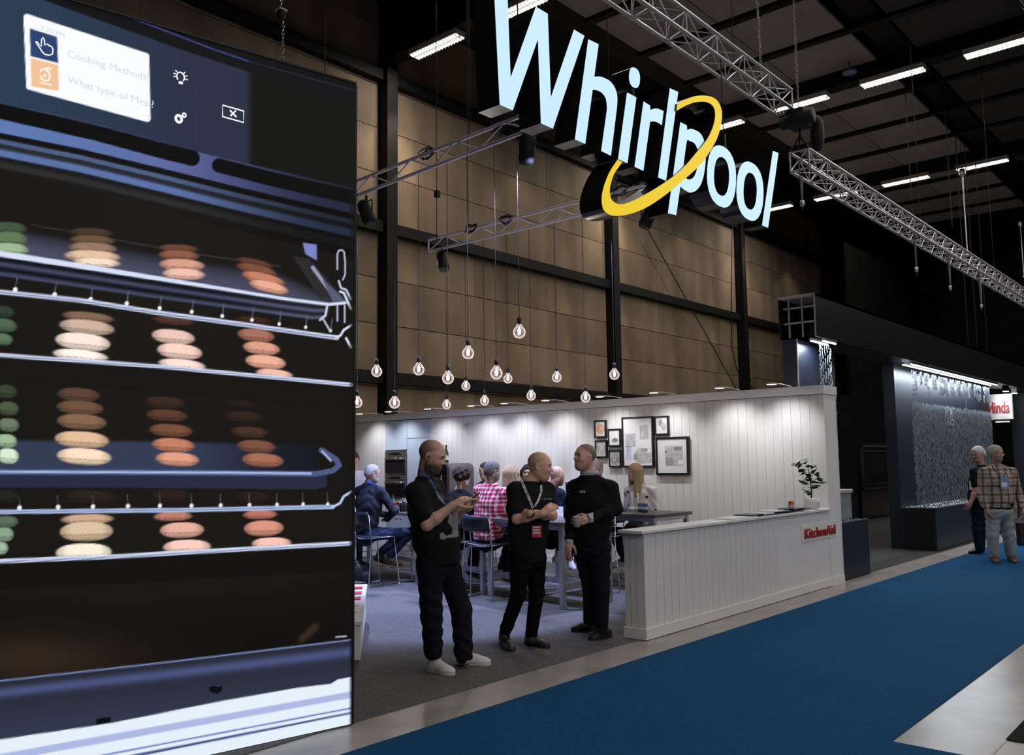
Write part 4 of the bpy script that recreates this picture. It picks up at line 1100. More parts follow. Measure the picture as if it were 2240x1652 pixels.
def blob(mb, c, r, n=14, m=10, sq=2.6):
    vs = []; 
    for i in range(m + 1):
        ph = -math.pi / 2 + math.pi * i / m
        for k in range(n):
            th = 2 * math.pi * k / n
            f = lambda v: math.copysign(abs(v) ** (2 / sq), v)
            vs.append((c[0] + r[0] * f(math.cos(ph)) * f(math.cos(th)), c[1] + r[1] * f(math.cos(ph)) * f(math.sin(th)), c[2] + r[2] * f(math.sin(ph))))
    mb.add(vs, [(i*n+k, i*n+(k+1)%n, (i+1)*n+(k+1)%n, (i+1)*n+k) for i in range(m) for k in range(n)]); return mb
blob(MB(), (c_[0], c_[1], .156), (.17, .13, .15)).build('main_sack', BPM, bp, smooth=True)
blob(MB(), (c_[0] - .02, c_[1] + .02, .27), (.09, .09, .06)).build('top_pocket', BPM, bp, smooth=True)
blob(MB(), (c_[0] + .03, c_[1] - .12, .11), (.10, .035, .08)).build('front_pocket', BPM, bp, smooth=True)
MB().tube([(c_[0] - .06, c_[1], .30), (c_[0] - .04, c_[1], .36), (c_[0] + .02, c_[1], .36), (c_[0] + .04, c_[1], .30)], .008, 6).build('grab_handle', BPM, bp, smooth=True)

# serving counter with the cook behind it, further units
sv = thing('serving_counter', 'white panelled serving counter at the far left behind the stools', 'counter', (7.6, 10.6, 0))
bx('body', (6.9, 10.02, .007), (8.05, 10.40, 1.02), WHITE, sv)
for k in range(9): piece('plank', (6.9 + k * .1278, 10.00, .1), (7.022 + k * .1278, 10.02, 1.0), WHITE, sv)
for k in range(3): piece('plank', (8.05, 10.02 + k * .127, .1), (8.07, 10.143 + k * .127, 1.0), WHITE, sv)
bx('worktop', (6.86, 9.97, 1.02), (8.10, 10.43, 1.05), WHITE2, sv)
isl = thing('kitchen_island', 'white panelled kitchen island between the stools and the ovens', 'counter', (9.5, 12.2, 0))
bx('body', (8.5, 12.0, .006), (10.3, 12.6, .90), WHITE, isl)
for k in range(14): piece('plank', (8.5 + k * .1285, 11.98, .1), (8.624 + k * .1285, 12.0, .9), WHITE, isl)
for k in range(4): piece('plank', (8.48, 12.0 + k * .15, .1), (8.50, 12.145 + k * .15, .9), WHITE, isl)
bx('worktop', (8.45, 11.94, .90), (10.34, 12.64, .93), mat('grey_worktop', (.2, .2, .2), .4), isl)
for i, (px, py, mm) in enumerate(((829, 1092, GRN), (838, 1094, mat('amber_glass', (.10, .04, .015), .1)), (846, 1096, GRN))):
    q_ = gnd(px, py + 5, .932)
    bottle('small_bottle', ['green bottle on the kitchen island, left one', 'amber bottle on the kitchen island', 'green bottle on the kitchen island, beside the ovens'][i], (min(max(q_[0], 8.6), 10.2), min(max(q_[1], 12.05), 12.5), .931), .22, .028, mm, CAPD, group='bottles on the kitchen island')

# ================================================================== trusses
def truss(lab, p0, p1, size, flat=False, step=.42, r=.024, rb=.009, group='aluminium trusses', M=None, hang=()):
    M = M or TRUSSM
    p0 = np.array(p0, float); p1 = np.array(p1, float); d = nrm(p1 - p0); L = float(np.linalg.norm(p1 - p0))
    s = nrm(np.cross(d, [0, 0, 1])); u = np.array([0, 0, 1.0])
    t = thing('truss', lab, 'truss', tuple(p0), group=group)
    if flat: C = [np.zeros(3), u * size]; faces = [(0, 1)]
    else:
        h = size / 2; C = [-s * h - u * h, s * h - u * h, s * h + u * h, -s * h + u * h]; faces = [(0, 1), (1, 2), (2, 3), (3, 0)]
    for c in C: rod('chord', p0 + c, p1 + c, r, M, t, 10)
    n = max(2, int(L / step))
    for fi, (a, b) in enumerate(faces):
        for k in range(n):
            x0, x1 = L * k / n, L * (k + 1) / n
            q0, q1 = (a, b) if (k + fi) % 2 == 0 else (b, a)
            rod('brace', p0 + d * x0 + C[q0], p0 + d * x1 + C[q1], rb, M, t, 6)
            if not flat and k % 2 == 0: rod('brace', p0 + d * x0 + C[a], p0 + d * x0 + C[b], rb, M, t, 6)
    for e in (p0, p1):
        for (a, b) in faces: rod('end_brace', e + C[a], e + C[b], rb * 1.4, M, t, 6)
    for q in hang: rod('hanger_cable', p0 + d * q * L + C[-1], (p0 + d * q * L + C[-1]) * [1, 1, 0] + [0, 0, 12.6], .006, STEEL, t, 6)
    return t
truss('upper box truss running over the sign out of the top edge', (3.5, 4.90, 6.60), (11.5, 4.90, 6.60), .27, step=.36, hang=(.1, .85))
truss('long box truss from the chain hoist away over the navy stand', (11.55, 4.72, 5.72), (33.0, 4.72, 5.72), .27, step=.33, rb=.010, hang=(.28, .55, .82))
truss('flat ladder truss over the stand, nearer the big screen', (6.90, 5.70, 5.09), (6.98, 10.3, 4.98), .19, True, .36, .022, M=LIGHTT, hang=(.2, .8))
truss('flat ladder truss over the stand, under the yellow ring', (9.43, 5.55, 4.94), (9.43, 9.95, 4.94), .19, True, .36, .022, M=LIGHTT, hang=(.2, .8))
# cable knots strapped on the ladder trusses
r = random.Random(11)
CBM = mat('black_cable', (.008, .008, .009), .5)
for i, (x, y, z) in enumerate(((6.95, 7.35, 5.25), (6.93, 6.2, 5.28), (9.43, 8.3, 5.14), (9.43, 6.3, 5.14), (9.43, 9.0, 5.14))):
    pts = []
    for k in range(26):
        a = k * .9 + r.random(); rr_ = .05 + .05 * r.random()
        pts.append((x + .03 * math.sin(a * 1.3), y + rr_ * 1.6 * math.cos(a), z + rr_ * .8 * math.sin(a)))
    o = MB().tube(pts, .008, 5).build('cable_coil', CBM, smooth=True)
    tag(o, 'black cable coil tied on the ladder truss, ' + ['middle of the nearer one', 'right end of the nearer one', 'middle of the one under the ring', 'beside the yellow ring', 'left part of the one under the ring'][i], 'cable', 'cable coils on the trusses')
# covered spotlights
def par(lab, p, aimv):
    p = np.array(p, float); a = nrm(aimv)
    t = thing('stage_spotlight', lab, 'spotlight', tuple(p), group='black stage spotlights on the trusses')
    MB().tube([p - a * .16, p - a * .12, p + a * .10, p + a * .17], [.05, .085, .09, .075], 14).build('housing', BLACK, t, smooth=True)
    MB().tube([p + a * .165, p + a * .172], .068, 14).build('lens', GLASSD, t)
    MB().tube([p + [0, .11, 0], p + [0, .11, .14], p + [0, -.11, .14], p + [0, -.11, 0]], .010, 6).build('yoke', STEEL, t)
    rod('clamp', p + [0, 0, .14], p + [0, 0, .22], .016, STEEL, t)
    return t
par('black spotlight under the nearer ladder truss beside the screen', (6.95, 8.47, 4.76), (.1, -.4, -1))
par('black spotlight hanging at the left end of the other ladder truss', (9.43, 9.63, 4.74), (-.2, -.4, -1))
par('black spotlight hanging behind the yellow ring', (9.43, 5.86, 4.72), (-.3, .3, -1))
par('black spotlight at the right end of the nearer ladder truss', (6.90, 5.76, 4.90), (.3, .4, -1))
# hanging chain between trusses with a control box
o = thing('chain_drop', 'thin chain with black connector hanging between two ladder trusses', 'chain', (9.0, 9.55, 5.2))
a_ = onp(955, 380, 0, 9.2); b_ = onp(958, 525, 0, 9.2)
rod('chain', (a_[0], a_[1], 12.6), (a_[0], a_[1], b_[2]), .006, STEEL, o); MB().obox((a_ + b_) / 2 + [0, 0, .2], ((1, 0, 0), (0, 1, 0), (0, 0, 1)), (.035, .035, .05)).build('connector', BLACK, o)
# chain hoists
def chain(mb, a, b, pitch=.05, r_=.004):
    a = np.array(a, float); b = np.array(b, float); d = nrm(b - a); L = np.linalg.norm(b - a); n = int(L / pitch)
    s = nrm(np.cross(d, [.3, 1, .2])); w = np.cross(d, s)
    for k in range(n):
        c = a + d * pitch * (k + .5); e = s if k % 2 else w
        pts = [c + d * pitch * .62 * math.cos(q) + e * pitch * .3 * math.sin(q) for q in np.linspace(0, 2 * math.pi, 7)[:-1]]
        mb.tube(pts, r_, 4, closed=True)
    return mb
ho = thing('chain_hoist', 'black motor chain hoist above the start of the long truss', 'hoist', (11.65, 4.72, 6.0))
bx('motor_body', (11.45, 4.60, 6.20), (11.75, 4.86, 6.45), BLACK, ho, bevel=.03)
MB().tube([(11.55, 4.5, 6.32), (11.55, 4.95, 6.32)], .11, 16).build('gear_drum', BLACK, ho, smooth=True)
blob(MB(), (11.86, 4.58, 6.16), (.09, .10, .26)).build('chain_bag', BLACK, ho, smooth=True)
bx('name_plate', (11.50, 4.595, 6.34), (11.56, 4.60, 6.39), mat('pale_plate', (.5, .5, .55), .4), ho)
chain(MB(), (11.6, 4.72, 6.45), (11.6, 4.72, 11.0)).build('chain', mat('galvanised_chain', (.35, .33, .30), .35, .8), ho)
rod('hook', (11.6, 4.72, 6.2), (11.6, 4.72, 6.08), .018, STEEL, ho)
for dx, dy in ((-.13, -.13), (.13, .13), (-.13, .13), (.13, -.13)): rod('strap', (11.6, 4.72, 6.09), (11.7 + dx, 4.72 + dy, 5.87), .016, BLACK, ho)
h2 = thing('chain_hoist', 'small hook and chain hanging high above the screen', 'hoist', tuple(onp(615, 40, 1, 9.0)))
q_ = onp(615, 30, 1, 9.0)
chain(MB(), q_ + [0, 0, .1], q_ + [0, 0, 3]).build('chain', MATS['galvanised_chain'], h2)
blob(MB(), q_, (.05, .05, .09)).build('hook_block', BLACK, h2, smooth=True); bx('stripe', tuple(q_ + [-.055, -.055, .03]), tuple(q_ + [.055, .055, .055]), MATS['pale_plate'], h2)
chain(MB(), q_ + [.03, 0, -.08], q_ + [.03, 0, -.75]).build('chain', MATS['galvanised_chain'], h2)
c3 = thing('chain_drop', 'loose chain hanging from the ceiling to the upper truss', 'chain', (11.0, 4.95, 6.8))
chain(MB(), (10.95, 4.95, 6.78), (10.9, 5.0, 11.0)).build('chain', MATS['galvanised_chain'], c3)
# slings below the long truss
for i, (px, py) in enumerate(((1755, 448), (2005, 592), (2079, 632), (2147, 672))):
    q_ = onp(px, py, 1, 4.72); top = 5.60
    t = thing('lifting_sling', 'V-shaped sling under the long truss, ' + ['beside the last letter', 'second from the hoist', 'third from the hoist', 'farthest from the hoist'][i], 'sling', tuple(q_), group='slings under the long truss')
    w = .30 * (1 + i * .25)
    for sx in (-1, 1):
        rod('strap', q_ + [0, 0, .06], (q_[0] + sx * w, q_[1] + sx * .1, top), .011 + .003 * i, mat('grey_webbing', (.13, .15, .14), .7), t)
    blob(MB(), q_ + [0, 0, .02], (.03, .03, .05)).build('shackle', ALU, t, smooth=True)
    rod('hook', q_, q_ - [0, 0, .09], .01, STEEL, t)
# guy wires and vertical cables
wires = (((1452, 240), 1, 14.9, (1620, 880), 1, 14.9, 'long slanting wire in front of the timber wall', .018),)
a_ = onp(1415, 500, 1, 15.0); b_ = onp(1610, 850, 1, 15.0)
o = rod('guy_wire', a_, b_, .018, CBM); tag(o, 'long slanting black wire in front of the timber wall', 'wire')
pts = [onp(x, y, 1, 15.0) for x, y in ((1602, 480), (1600, 640), (1601, 760), (1612, 810), (1640, 845), (1665, 858))]
o = MB().tube(pts, .022, 6).build('wall_cable', CBM, smooth=True); tag(o, 'black cable sagging down beside the steel column near the navy stand', 'cable')
for i, (px, y0, y1, Yp) in enumerate(((1972, 60, 430, 6.6), (2052, 0, 480, 6.0), (1656, 0, 190, 7.5), (2135, 380, 820, 6.4), (2105, 540, 860, 6.2), (2125, 560, 760, 6.3))):
    a_ = onp(px, y0, 1, Yp); b_ = onp(px + (8 if i < 2 else 4), y1, 1, Yp)
    a_[2] = 12.6; o = rod('drop_wire', a_, (a_[0], a_[1], b_[2]), .012, STEEL); tag(o, 'thin vertical wire hanging from the dark ceiling, ' + ['left of the far tube lights', 'through the middle of the dark ceiling', 'behind the end of the upper truss', 'crossing behind the long truss', 'below the long truss, left one', 'below the long truss, right one'][i], 'wire', 'ceiling drop wires')
# pole and clamp hanging below a far tube light
for i, (px, y0, y1) in enumerate(((2105, 378, 545), (2232, 490, 600))):
    a_ = onp(px, y0, 1, 6.6); b_ = onp(px, y1, 1, 6.6)
    t = thing('drop_pole', ['pale pole with clamp hanging below a far tube light', 'pale pole with clamp at the right edge of the picture'][i], 'pole', tuple(b_))
    rod('pole', (a_[0], a_[1], b_[2]), a_, .02, ALU, t); rod('hanger_cable', a_, (a_[0], a_[1], 12.6), .006, STEEL, t); blob(MB(), a_, (.09, .09, .13)).build('clamp', ALU, t, smooth=True); blob(MB(), (a_[0], a_[1], b_[2]), (.05, .05, .06)).build('end_cap', ALU, t, smooth=True)

# ================================================================== hanging bulbs
GLOBE = bpy.data.materials.new('rim_glow_bulb_glass'); GLOBE.use_nodes = True
nt = GLOBE.node_tree; nt.nodes.clear()
ou = nt.nodes.new('ShaderNodeOutputMaterial'); mx = nt.nodes.new('ShaderNodeMixShader'); trn = nt.nodes.new('ShaderNodeBsdfTransparent'); gl = nt.nodes.new('ShaderNodeBsdfGlossy'); fr = nt.nodes.new('ShaderNodeFresnel'); nzz = nt.nodes.new('ShaderNodeTexNoise'); ad = nt.nodes.new('ShaderNodeMath'); em = nt.nodes.new('ShaderNodeEmission'); as_ = nt.nodes.new('ShaderNodeAddShader')
gl.inputs['Roughness'].default_value = .08; fr.inputs[0].default_value = 1.9; nzz.inputs['Scale'].default_value = 30
ad.operation = 'MULTIPLY'; ad.inputs[1].default_value = 1.0
em.inputs[0].default_value = (1, .82, .78, 1); em.inputs[1].default_value = .30  # glass emits towards its rim, a bright outline added to the clear globe
trn.inputs[0].default_value = (.86, .83, .82, 1)
nt.links.new(fr.outputs[0], ad.inputs[0]); nt.links.new(ad.outputs[0], mx.inputs[0]); nt.links.new(trn.outputs[0], mx.inputs[1]); nt.links.new(gl.outputs[0], mx.inputs[2]); nt.links.new(mx.outputs[0], as_.inputs[0]); lw = nt.nodes.new('ShaderNodeLayerWeight'); lw.inputs[0].default_value = .35; m3_ = nt.nodes.new('ShaderNodeMath'); m3_.operation = 'MULTIPLY'; m3_.inputs[1].default_value = .55; nt.links.new(lw.outputs['Facing'], m3_.inputs[0]); nt.links.new(m3_.outputs[0], em.inputs[1]); nt.links.new(em.outputs[0], as_.inputs[1]); nt.links.new(as_.outputs[0], ou.inputs[0])
FIL = mat('hot_filament', (.1, .1, .1), emit=(1, .88, .84), es=9.0, var=0)
bl = ((1136, 727, 0, 'highest of the bulbs'), (1024, 773, 0, 'second highest of the bulbs'), (916, 809, 0, 'upper left group, right of the steel column'), (824, 813, 0, 'in front of the left steel column'), (980, 828, 0, 'left of the middle, below the second highest'), (1086, 817, 0, 'left of a close pair in the middle'),
      (1111, 829, 1, 'right of a close pair in the middle'), (1019, 845, 1, 'small one below the second highest'), (1218, 826, 1, 'between the highest bulb and the right steel column'), (1344, 820, 1, 'rightmost of the bulbs'), (781, 881, 0, 'leftmost of the bulbs, beside the screen'), (863, 882, 0, 'low one just right of the left steel column'),
      (977, 886, 1, 'lowest of the bulbs'), (1060, 877, 1, 'low one left of the middle'), (1162, 866, 1, 'low one below the highest bulb'), (1281, 870, 1, 'low one above the small frames'))
for px, py, k, lb in bl:
    p = onp(px, py, 0, (6.93, 9.43)[k]); q_ = (p[1] - 5.7) / 4.6
    p = onp(px, py, 0, 6.90 + .08 * q_ if k == 0 else 9.43); topz = 5.09 - .11 * q_ if k == 0 else 4.94
    t = thing('pendant_bulb', 'clear globe bulb on a black cable, ' + lb, 'lamp', tuple(p), group='clear globe bulbs hanging over the stand')
    R_ = .066
    prof = [(.004, -R_)] + [(R_ * math.cos(a), R_ * math.sin(a)) for a in np.linspace(-1.35, .95, 12)] + [(.030, .072), (.018, .088), (.016, .098)]
    MB().lathe(prof, p, 18, caps=False).build('globe', GLOBE, t, smooth=True)
    MB().lathe([(.021, .088), (.021, .15), (.008, .158)], p, 14).build('socket', BLACK, t, smooth=True)
    rod('cable', p + [0, 0, .155], (p[0], p[1], topz), .0042, CBM, t)
    fb = MB()
    for a in np.linspace(0, 2 * math.pi, 7)[:-1]:
        fb.tube([p + [.004 * math.cos(a), .004 * math.sin(a), .045], p + [.018 * math.cos(a), .018 * math.sin(a), .015], p + [.012 * math.cos(a), .012 * math.sin(a), -.02]], .0035, 4)
    fb.build('filament', FIL, t)
for y in (6.1, 7.6, 9.0): lamp('POINT', (8.2, y, 2.75), (8.2, y, 0), 14, (1, .86, .74), .06)

# ================================================================== neighbouring dark navy stand
NAVY = mat('navy_laminate', (.0058, .0085, .018), .42, var=.12, scale=3)
NAVB = mat('black_laminate', (.0042, .0042, .0052), .35, var=.1)
PINKW = mat('raw_edge', (.30, .26, .26), .6)
fa = thing('overhead_fascia', 'long dark overhead fascia of the navy stand', 'fascia', (20, 4.85, 3.24))
bx('front_panel', (11.55, 4.60, 3.24), (31, 4.62, 3.84), NAVB, fa)
bx('top_panel', (11.55, 4.60, 3.80), (31, 5.13, 3.84), PINKW, fa)
bx('back_panel', (11.55, 5.10, 3.24), (31, 5.12, 3.80), NAVB, fa)
bx('soffit', (12.3, 4.63, 3.24), (31, 5.10, 3.26), NAVB, fa)
for z in (3.45, 3.66): bx('cross_rail', (11.62, 4.64, z), (11.66, 5.08, z + .025), ALU, fa)
for y in (4.80, 4.99): bx('upright', (11.62, y, 3.26), (11.65, y + .02, 3.80), ALU, fa)
bx('edge_trim', (11.54, 4.595, 3.24), (11.556, 4.612, 3.84), ALU, fa)
for i in range(4):
    blob(MB(), (11.9 + i * .1, 4.75 + .08 * i, 3.40 + .05 * (i % 2)), (.06, .05, .08)).build('control_unit', STEEL, fa, smooth=True)
w1 = bx('wall_navy', (11.60, 4.90, .006), (12.95, 5.10, 3.24), NAVY); tag(w1, 'navy wall behind the first water curtain', None, None, 'structure')
w2 = bx('wall_navy_far', (16.13, 5.05, .006), (22.9, 5.25, 3.24), NAVY); tag(w2, 'navy wall behind the wide water curtain', None, None, 'structure')
w3 = bx('wall_recess', (20.2, 8.2, .006), (30, 8.3, 3.2), NAVB); tag(w3, 'black back wall of the recess in the navy stand', None, None, 'structure')
et = bx('trim_3', (11.595, 4.885, 0), (11.61, 4.90, 3.24), ALU); tag(et, 'thin pale edge strip on the navy pillar', None, None, 'structure')
d1 = thing('door_1', 'black panelled door in the dark recess', None, (23.5, 8.15, 0), kind='structure')
DRM = mat('door_black', (.010, .010, .011), .3)
xa, xb = onp(1880, 980, 1, 8.15)[0], onp(1945, 980, 1, 8.15)[0]
bx('leaf', (xa, 8.15, 0), (xb, 8.2, 2.0), DRM, d1)
for z0, z1 in ((.78, .82), (1.88, 1.94), (1.76, 1.79), (.90, .92)): bx('moulding', (xa + .1, 8.12, z0), (xb - .1, 8.15, z1), mat('door_moulding', (.05, .05, .05), .25), d1)
for x in (xa + .1, xb - .15): bx('moulding', (x, 8.12, .78), (x + .05, 8.15, 1.94), MATS['door_moulding'], d1)
# planters
PEB = mat('wet_pebbles', (.045, .06, .065), .2, var=.5, scale=30)
def planter(lab, a, b, h):
    t = thing('water_basin', lab, 'basin', ((a[0] + b[0]) / 2, (a[1] + b[1]) / 2, 0))
    x0, y0 = a; x1, y1 = b
    bx('front_panel', (x0, y0, .005), (x1, y0 + .03, h), NAVY, t); bx('back_panel', (x0, y1 - .03, .005), (x1, y1, h), NAVY, t)
    bx('end_panel', (x0, y0 + .03, .005), (x0 + .03, y1 - .03, h), NAVB, t); bx('end_panel', (x1 - .03, y0 + .03, .005), (x1, y1 - .03, h), NAVB, t)
    bx('rim', (x0 - .005, y0 - .006, h), (x1 + .005, y0 + .035, h + .012), mat('basin_rim', (.10, .12, .15), .3), t)
    bx('rim', (x0 - .005, y0 + .035, h), (x0 + .03, y1, h + .012), MATS['basin_rim'], t)
    pb_ = MB(); r = random.Random(3); n = int((x1 - x0) * (y1 - y0) * 620)
    for _ in range(n):
        c = (r.uniform(x0 + .05, x1 - .05), r.uniform(y0 + .06, y1 - .05), h - .03 + r.uniform(0, .035)); s_ = r.uniform(.018, .034)
        pb_.add([(c[0] + s_, c[1], c[2]), (c[0], c[1] + s_, c[2]), (c[0] - s_, c[1], c[2]), (c[0], c[1] - s_, c[2]), (c[0], c[1], c[2] + s_ * .8)], [(0, 1, 4), (1, 2, 4), (2, 3, 4), (3, 0, 4)])
    o_ = pb_.build('pebbles', PEB, t, smooth=True); o_['kind'] = 'stuff'
    bx('basin_floor', (x0 + .03, y0 + .03, h - .06), (x1 - .03, y1 - .03, h - .035), PEB, t)
    return t
planter('navy water basin with pebbles next to the white counter', (11.45, 4.36), (12.48, 4.88), .745)
planter('long navy water basin below the wide water curtain', (16.04, 4.47), (21.6, 5.04), .72)
o = thing('grey_bin', 'grey box with pale lid standing on the pebbles', 'box', (12.2, 4.66, .75))
bx('body', (12.0, 4.55, .752), (12.42, 4.80, 1.11), mat('bin_grey', (.22, .25, .26), .4), o, bevel=.01); bx('lid', (11.98, 4.53, 1.11), (12.44, 4.82, 1.16), mat('bin_lid', (.45, .36, .36), .4), o, bevel=.008)
# light bars and water curtains
LBAR = mat('led_bar', (.5, .5, .5), emit=(.86, .93, 1), es=6.0, var=0)
for i, (xa, xb, y) in enumerate(((11.62, 12.2, 4.70), (11.75, 12.2, 4.585), (15.8, 21.95, 4.79), (15.8, 21.95, 4.66))):
    t = thing('light_bar', ['white light bar over the first water curtain, rear one', 'white light bar over the first water curtain, front one', 'long white light bar over the wide curtain, rear one', 'long white light bar over the wide curtain, front one'][i], 'light', ((xa + xb) / 2, y, 3.2), group='light bars of the navy stand')
    bx('lamp_strip', (xa, y - .012, 3.185), (xb, y + .012, 3.20), LBAR, t); bx('channel', (xa, y - .02, 3.20), (xb, y + .02, 3.238), ALU, t)
lamp('AREA', (11.9, 4.72, 3.18), (11.9, 4.80, 0), 22, (.82, .91, 1), .5, .06)
for x in (16.8, 18.9, 21.0): lamp('AREA', (x, 4.74, 3.18), (x, 4.80, 0), 40, (.82, .91, 1), 2.0, .06)
WATER = mat('lit_water_drops', (.36, .41, .47), .10, var=.05, trans=.2)
def drops(name, lab, x0, x1, y, n, fz, seed, par_=None):
    r = random.Random(seed); mb = MB()
    for _ in range(n):
        x = r.uniform(x0, x1); q_ = fz(x, r)
        if q_ is None: continue
        z, l_, w_ = q_; yy = y + r.uniform(-.012, .012)
        mb.add([(x + w_, yy, z), (x, yy + w_, z), (x - w_, yy, z), (x, yy - w_, z), (x, yy, z + l_), (x, yy, z - l_)], [(0, 1, 4), (1, 2, 4), (2, 3, 4), (3, 0, 4), (1, 0, 5), (2, 1, 5), (3, 2, 5), (0, 3, 5)])
    o = mb.build(name, WATER); tag(o, lab, 'water', None, 'stuff'); return o
pat = [1, 1, 0, .5, 0, .5, 1, 0, .6, .6, 0, .8, .8, .7, .8, 0, .7, .8, 0, .6, .7, 0, .7, 1.3, 0, .7, .3, 0, .6, .7, .8, .7, 0, .8, .4, .8, .9]
def top_pat(x, r):
    u = (x - 16.0) / 5.5; i = int(u * len(pat))
    if i >= len(pat) or pat[i] == 0: return None
    f = (u * len(pat)) % 1
    if f < .15: return None
    hgt = .42 * pat[i]
    s = r.random()
    if pat[i] in (1, .8) and .3 < s < .55 and i % 3 == 0: return None
    return 3.10 - hgt * s, r.uniform(.010, .024), .0045
drops('water_pattern', 'letter-shaped bursts of falling water under the long light bar', 16.0, 21.5, 4.72, 5200, top_pat, 1)
drops('water_curtain', 'wide curtain of falling water in front of the navy wall', 16.0, 21.6, 4.74, 13000, lambda x, r: (.74 + 1.78 * (1 - r.random() ** 1.3) + .04 * r.random(), r.uniform(.02, .055), r.uniform(.0018, .0036)), 2)
cols1 = [11.80 + .055 * k for k in range(6)]
drops('water_pattern', 'falling water strands under the short light bar', 0, 1, 4.66, 900, lambda x, r: None, 3)
bpy.data.objects.remove(bpy.data.objects[[o.name for o in bpy.data.objects if o.name.startswith('water_pattern')][-1]])
def strands():
    r = random.Random(5); mb = MB()
    for ci in range(7):
        for k in range(46):
            z = 3.16 - k * .017
            if (k + ci * 3) % 11 in (7, 8): continue
            x = 11.80 + .065 * ci + .012 * math.sin(k * .5 + ci) + r.uniform(-.004, .004); w_ = .007; l_ = .014; yy = 4.66 + .01 * math.sin(ci)
            mb.add([(x + w_, yy, z), (x, yy + w_, z), (x - w_, yy, z), (x, yy - w_, z), (x, yy, z + l_), (x, yy, z - l_)], [(0, 1, 4), (1, 2, 4), (2, 3, 4), (3, 0, 4), (1, 0, 5), (2, 1, 5), (3, 2, 5), (0, 3, 5)])
    return mb
o = strands().build('water_strands', WATER); tag(o, 'falling water strands under the short light bar', 'water', None, 'stuff')
drops('water_curtain', 'narrow curtain of falling water above the basin beside the white wall', 11.78, 12.35, 4.68, 900, lambda x, r: (.76 + 1.72 * r.random(), r.uniform(.016, .04), .004), 6)
# far sign and lamp
cs = thing('hanging_board', 'white board with red lettering beyond the water wall', 'sign', (24.05, 5.2, 2.54))
bx('board', (24.0, 4.80, 2.50), (24.1, 5.55, 3.12), mat('board_white', (.62, .58, .56), .5), cs)
text_mesh('lettering', 'Cylinda', mat('board_red', (.42, .03, .035), .5), .40, cs, (23.99, 5.47, 2.66), xdir=(0, -1, 0), depth=.01, bold=.004, fit=.62)
bl_ = thing('board_lamp', 'small bright lamp under the red lettered board', 'light', (24.0, 5.0, 2.44)); bx('housing', (23.99, 4.85, 2.44), (24.06, 5.2, 2.502), STEEL, bl_); bx('lens', (23.955, 4.88, 2.432), (24.03, 5.17, 2.44), LENS, bl_)
w4 = bx('wall_navy_end', (25.8, 4.7, .006), (31, 5.2, 3.24), NAVY); tag(w4, 'far navy wall at the right edge of the picture', None, None, 'structure')
sp = thing('small_spotlight', 'small bright spotlight under the fascia at the right edge', 'light', (23.2, 4.75, 3.1)); 
for k in range(2): bx('housing', (23.0 + k * .9, 4.66, 3.12), (23.12 + k * .9, 4.78, 3.235), BLACK, sp); bx('lens', (23.0 + k * .9, 4.67, 3.11), (23.12 + k * .9, 4.77, 3.12), LENS, sp)
lamp('SPOT', (23.5, 4.7, 3.08), (25.2, 4.7, 2.6), 40, (.9, .95, 1), .05, angle=110)

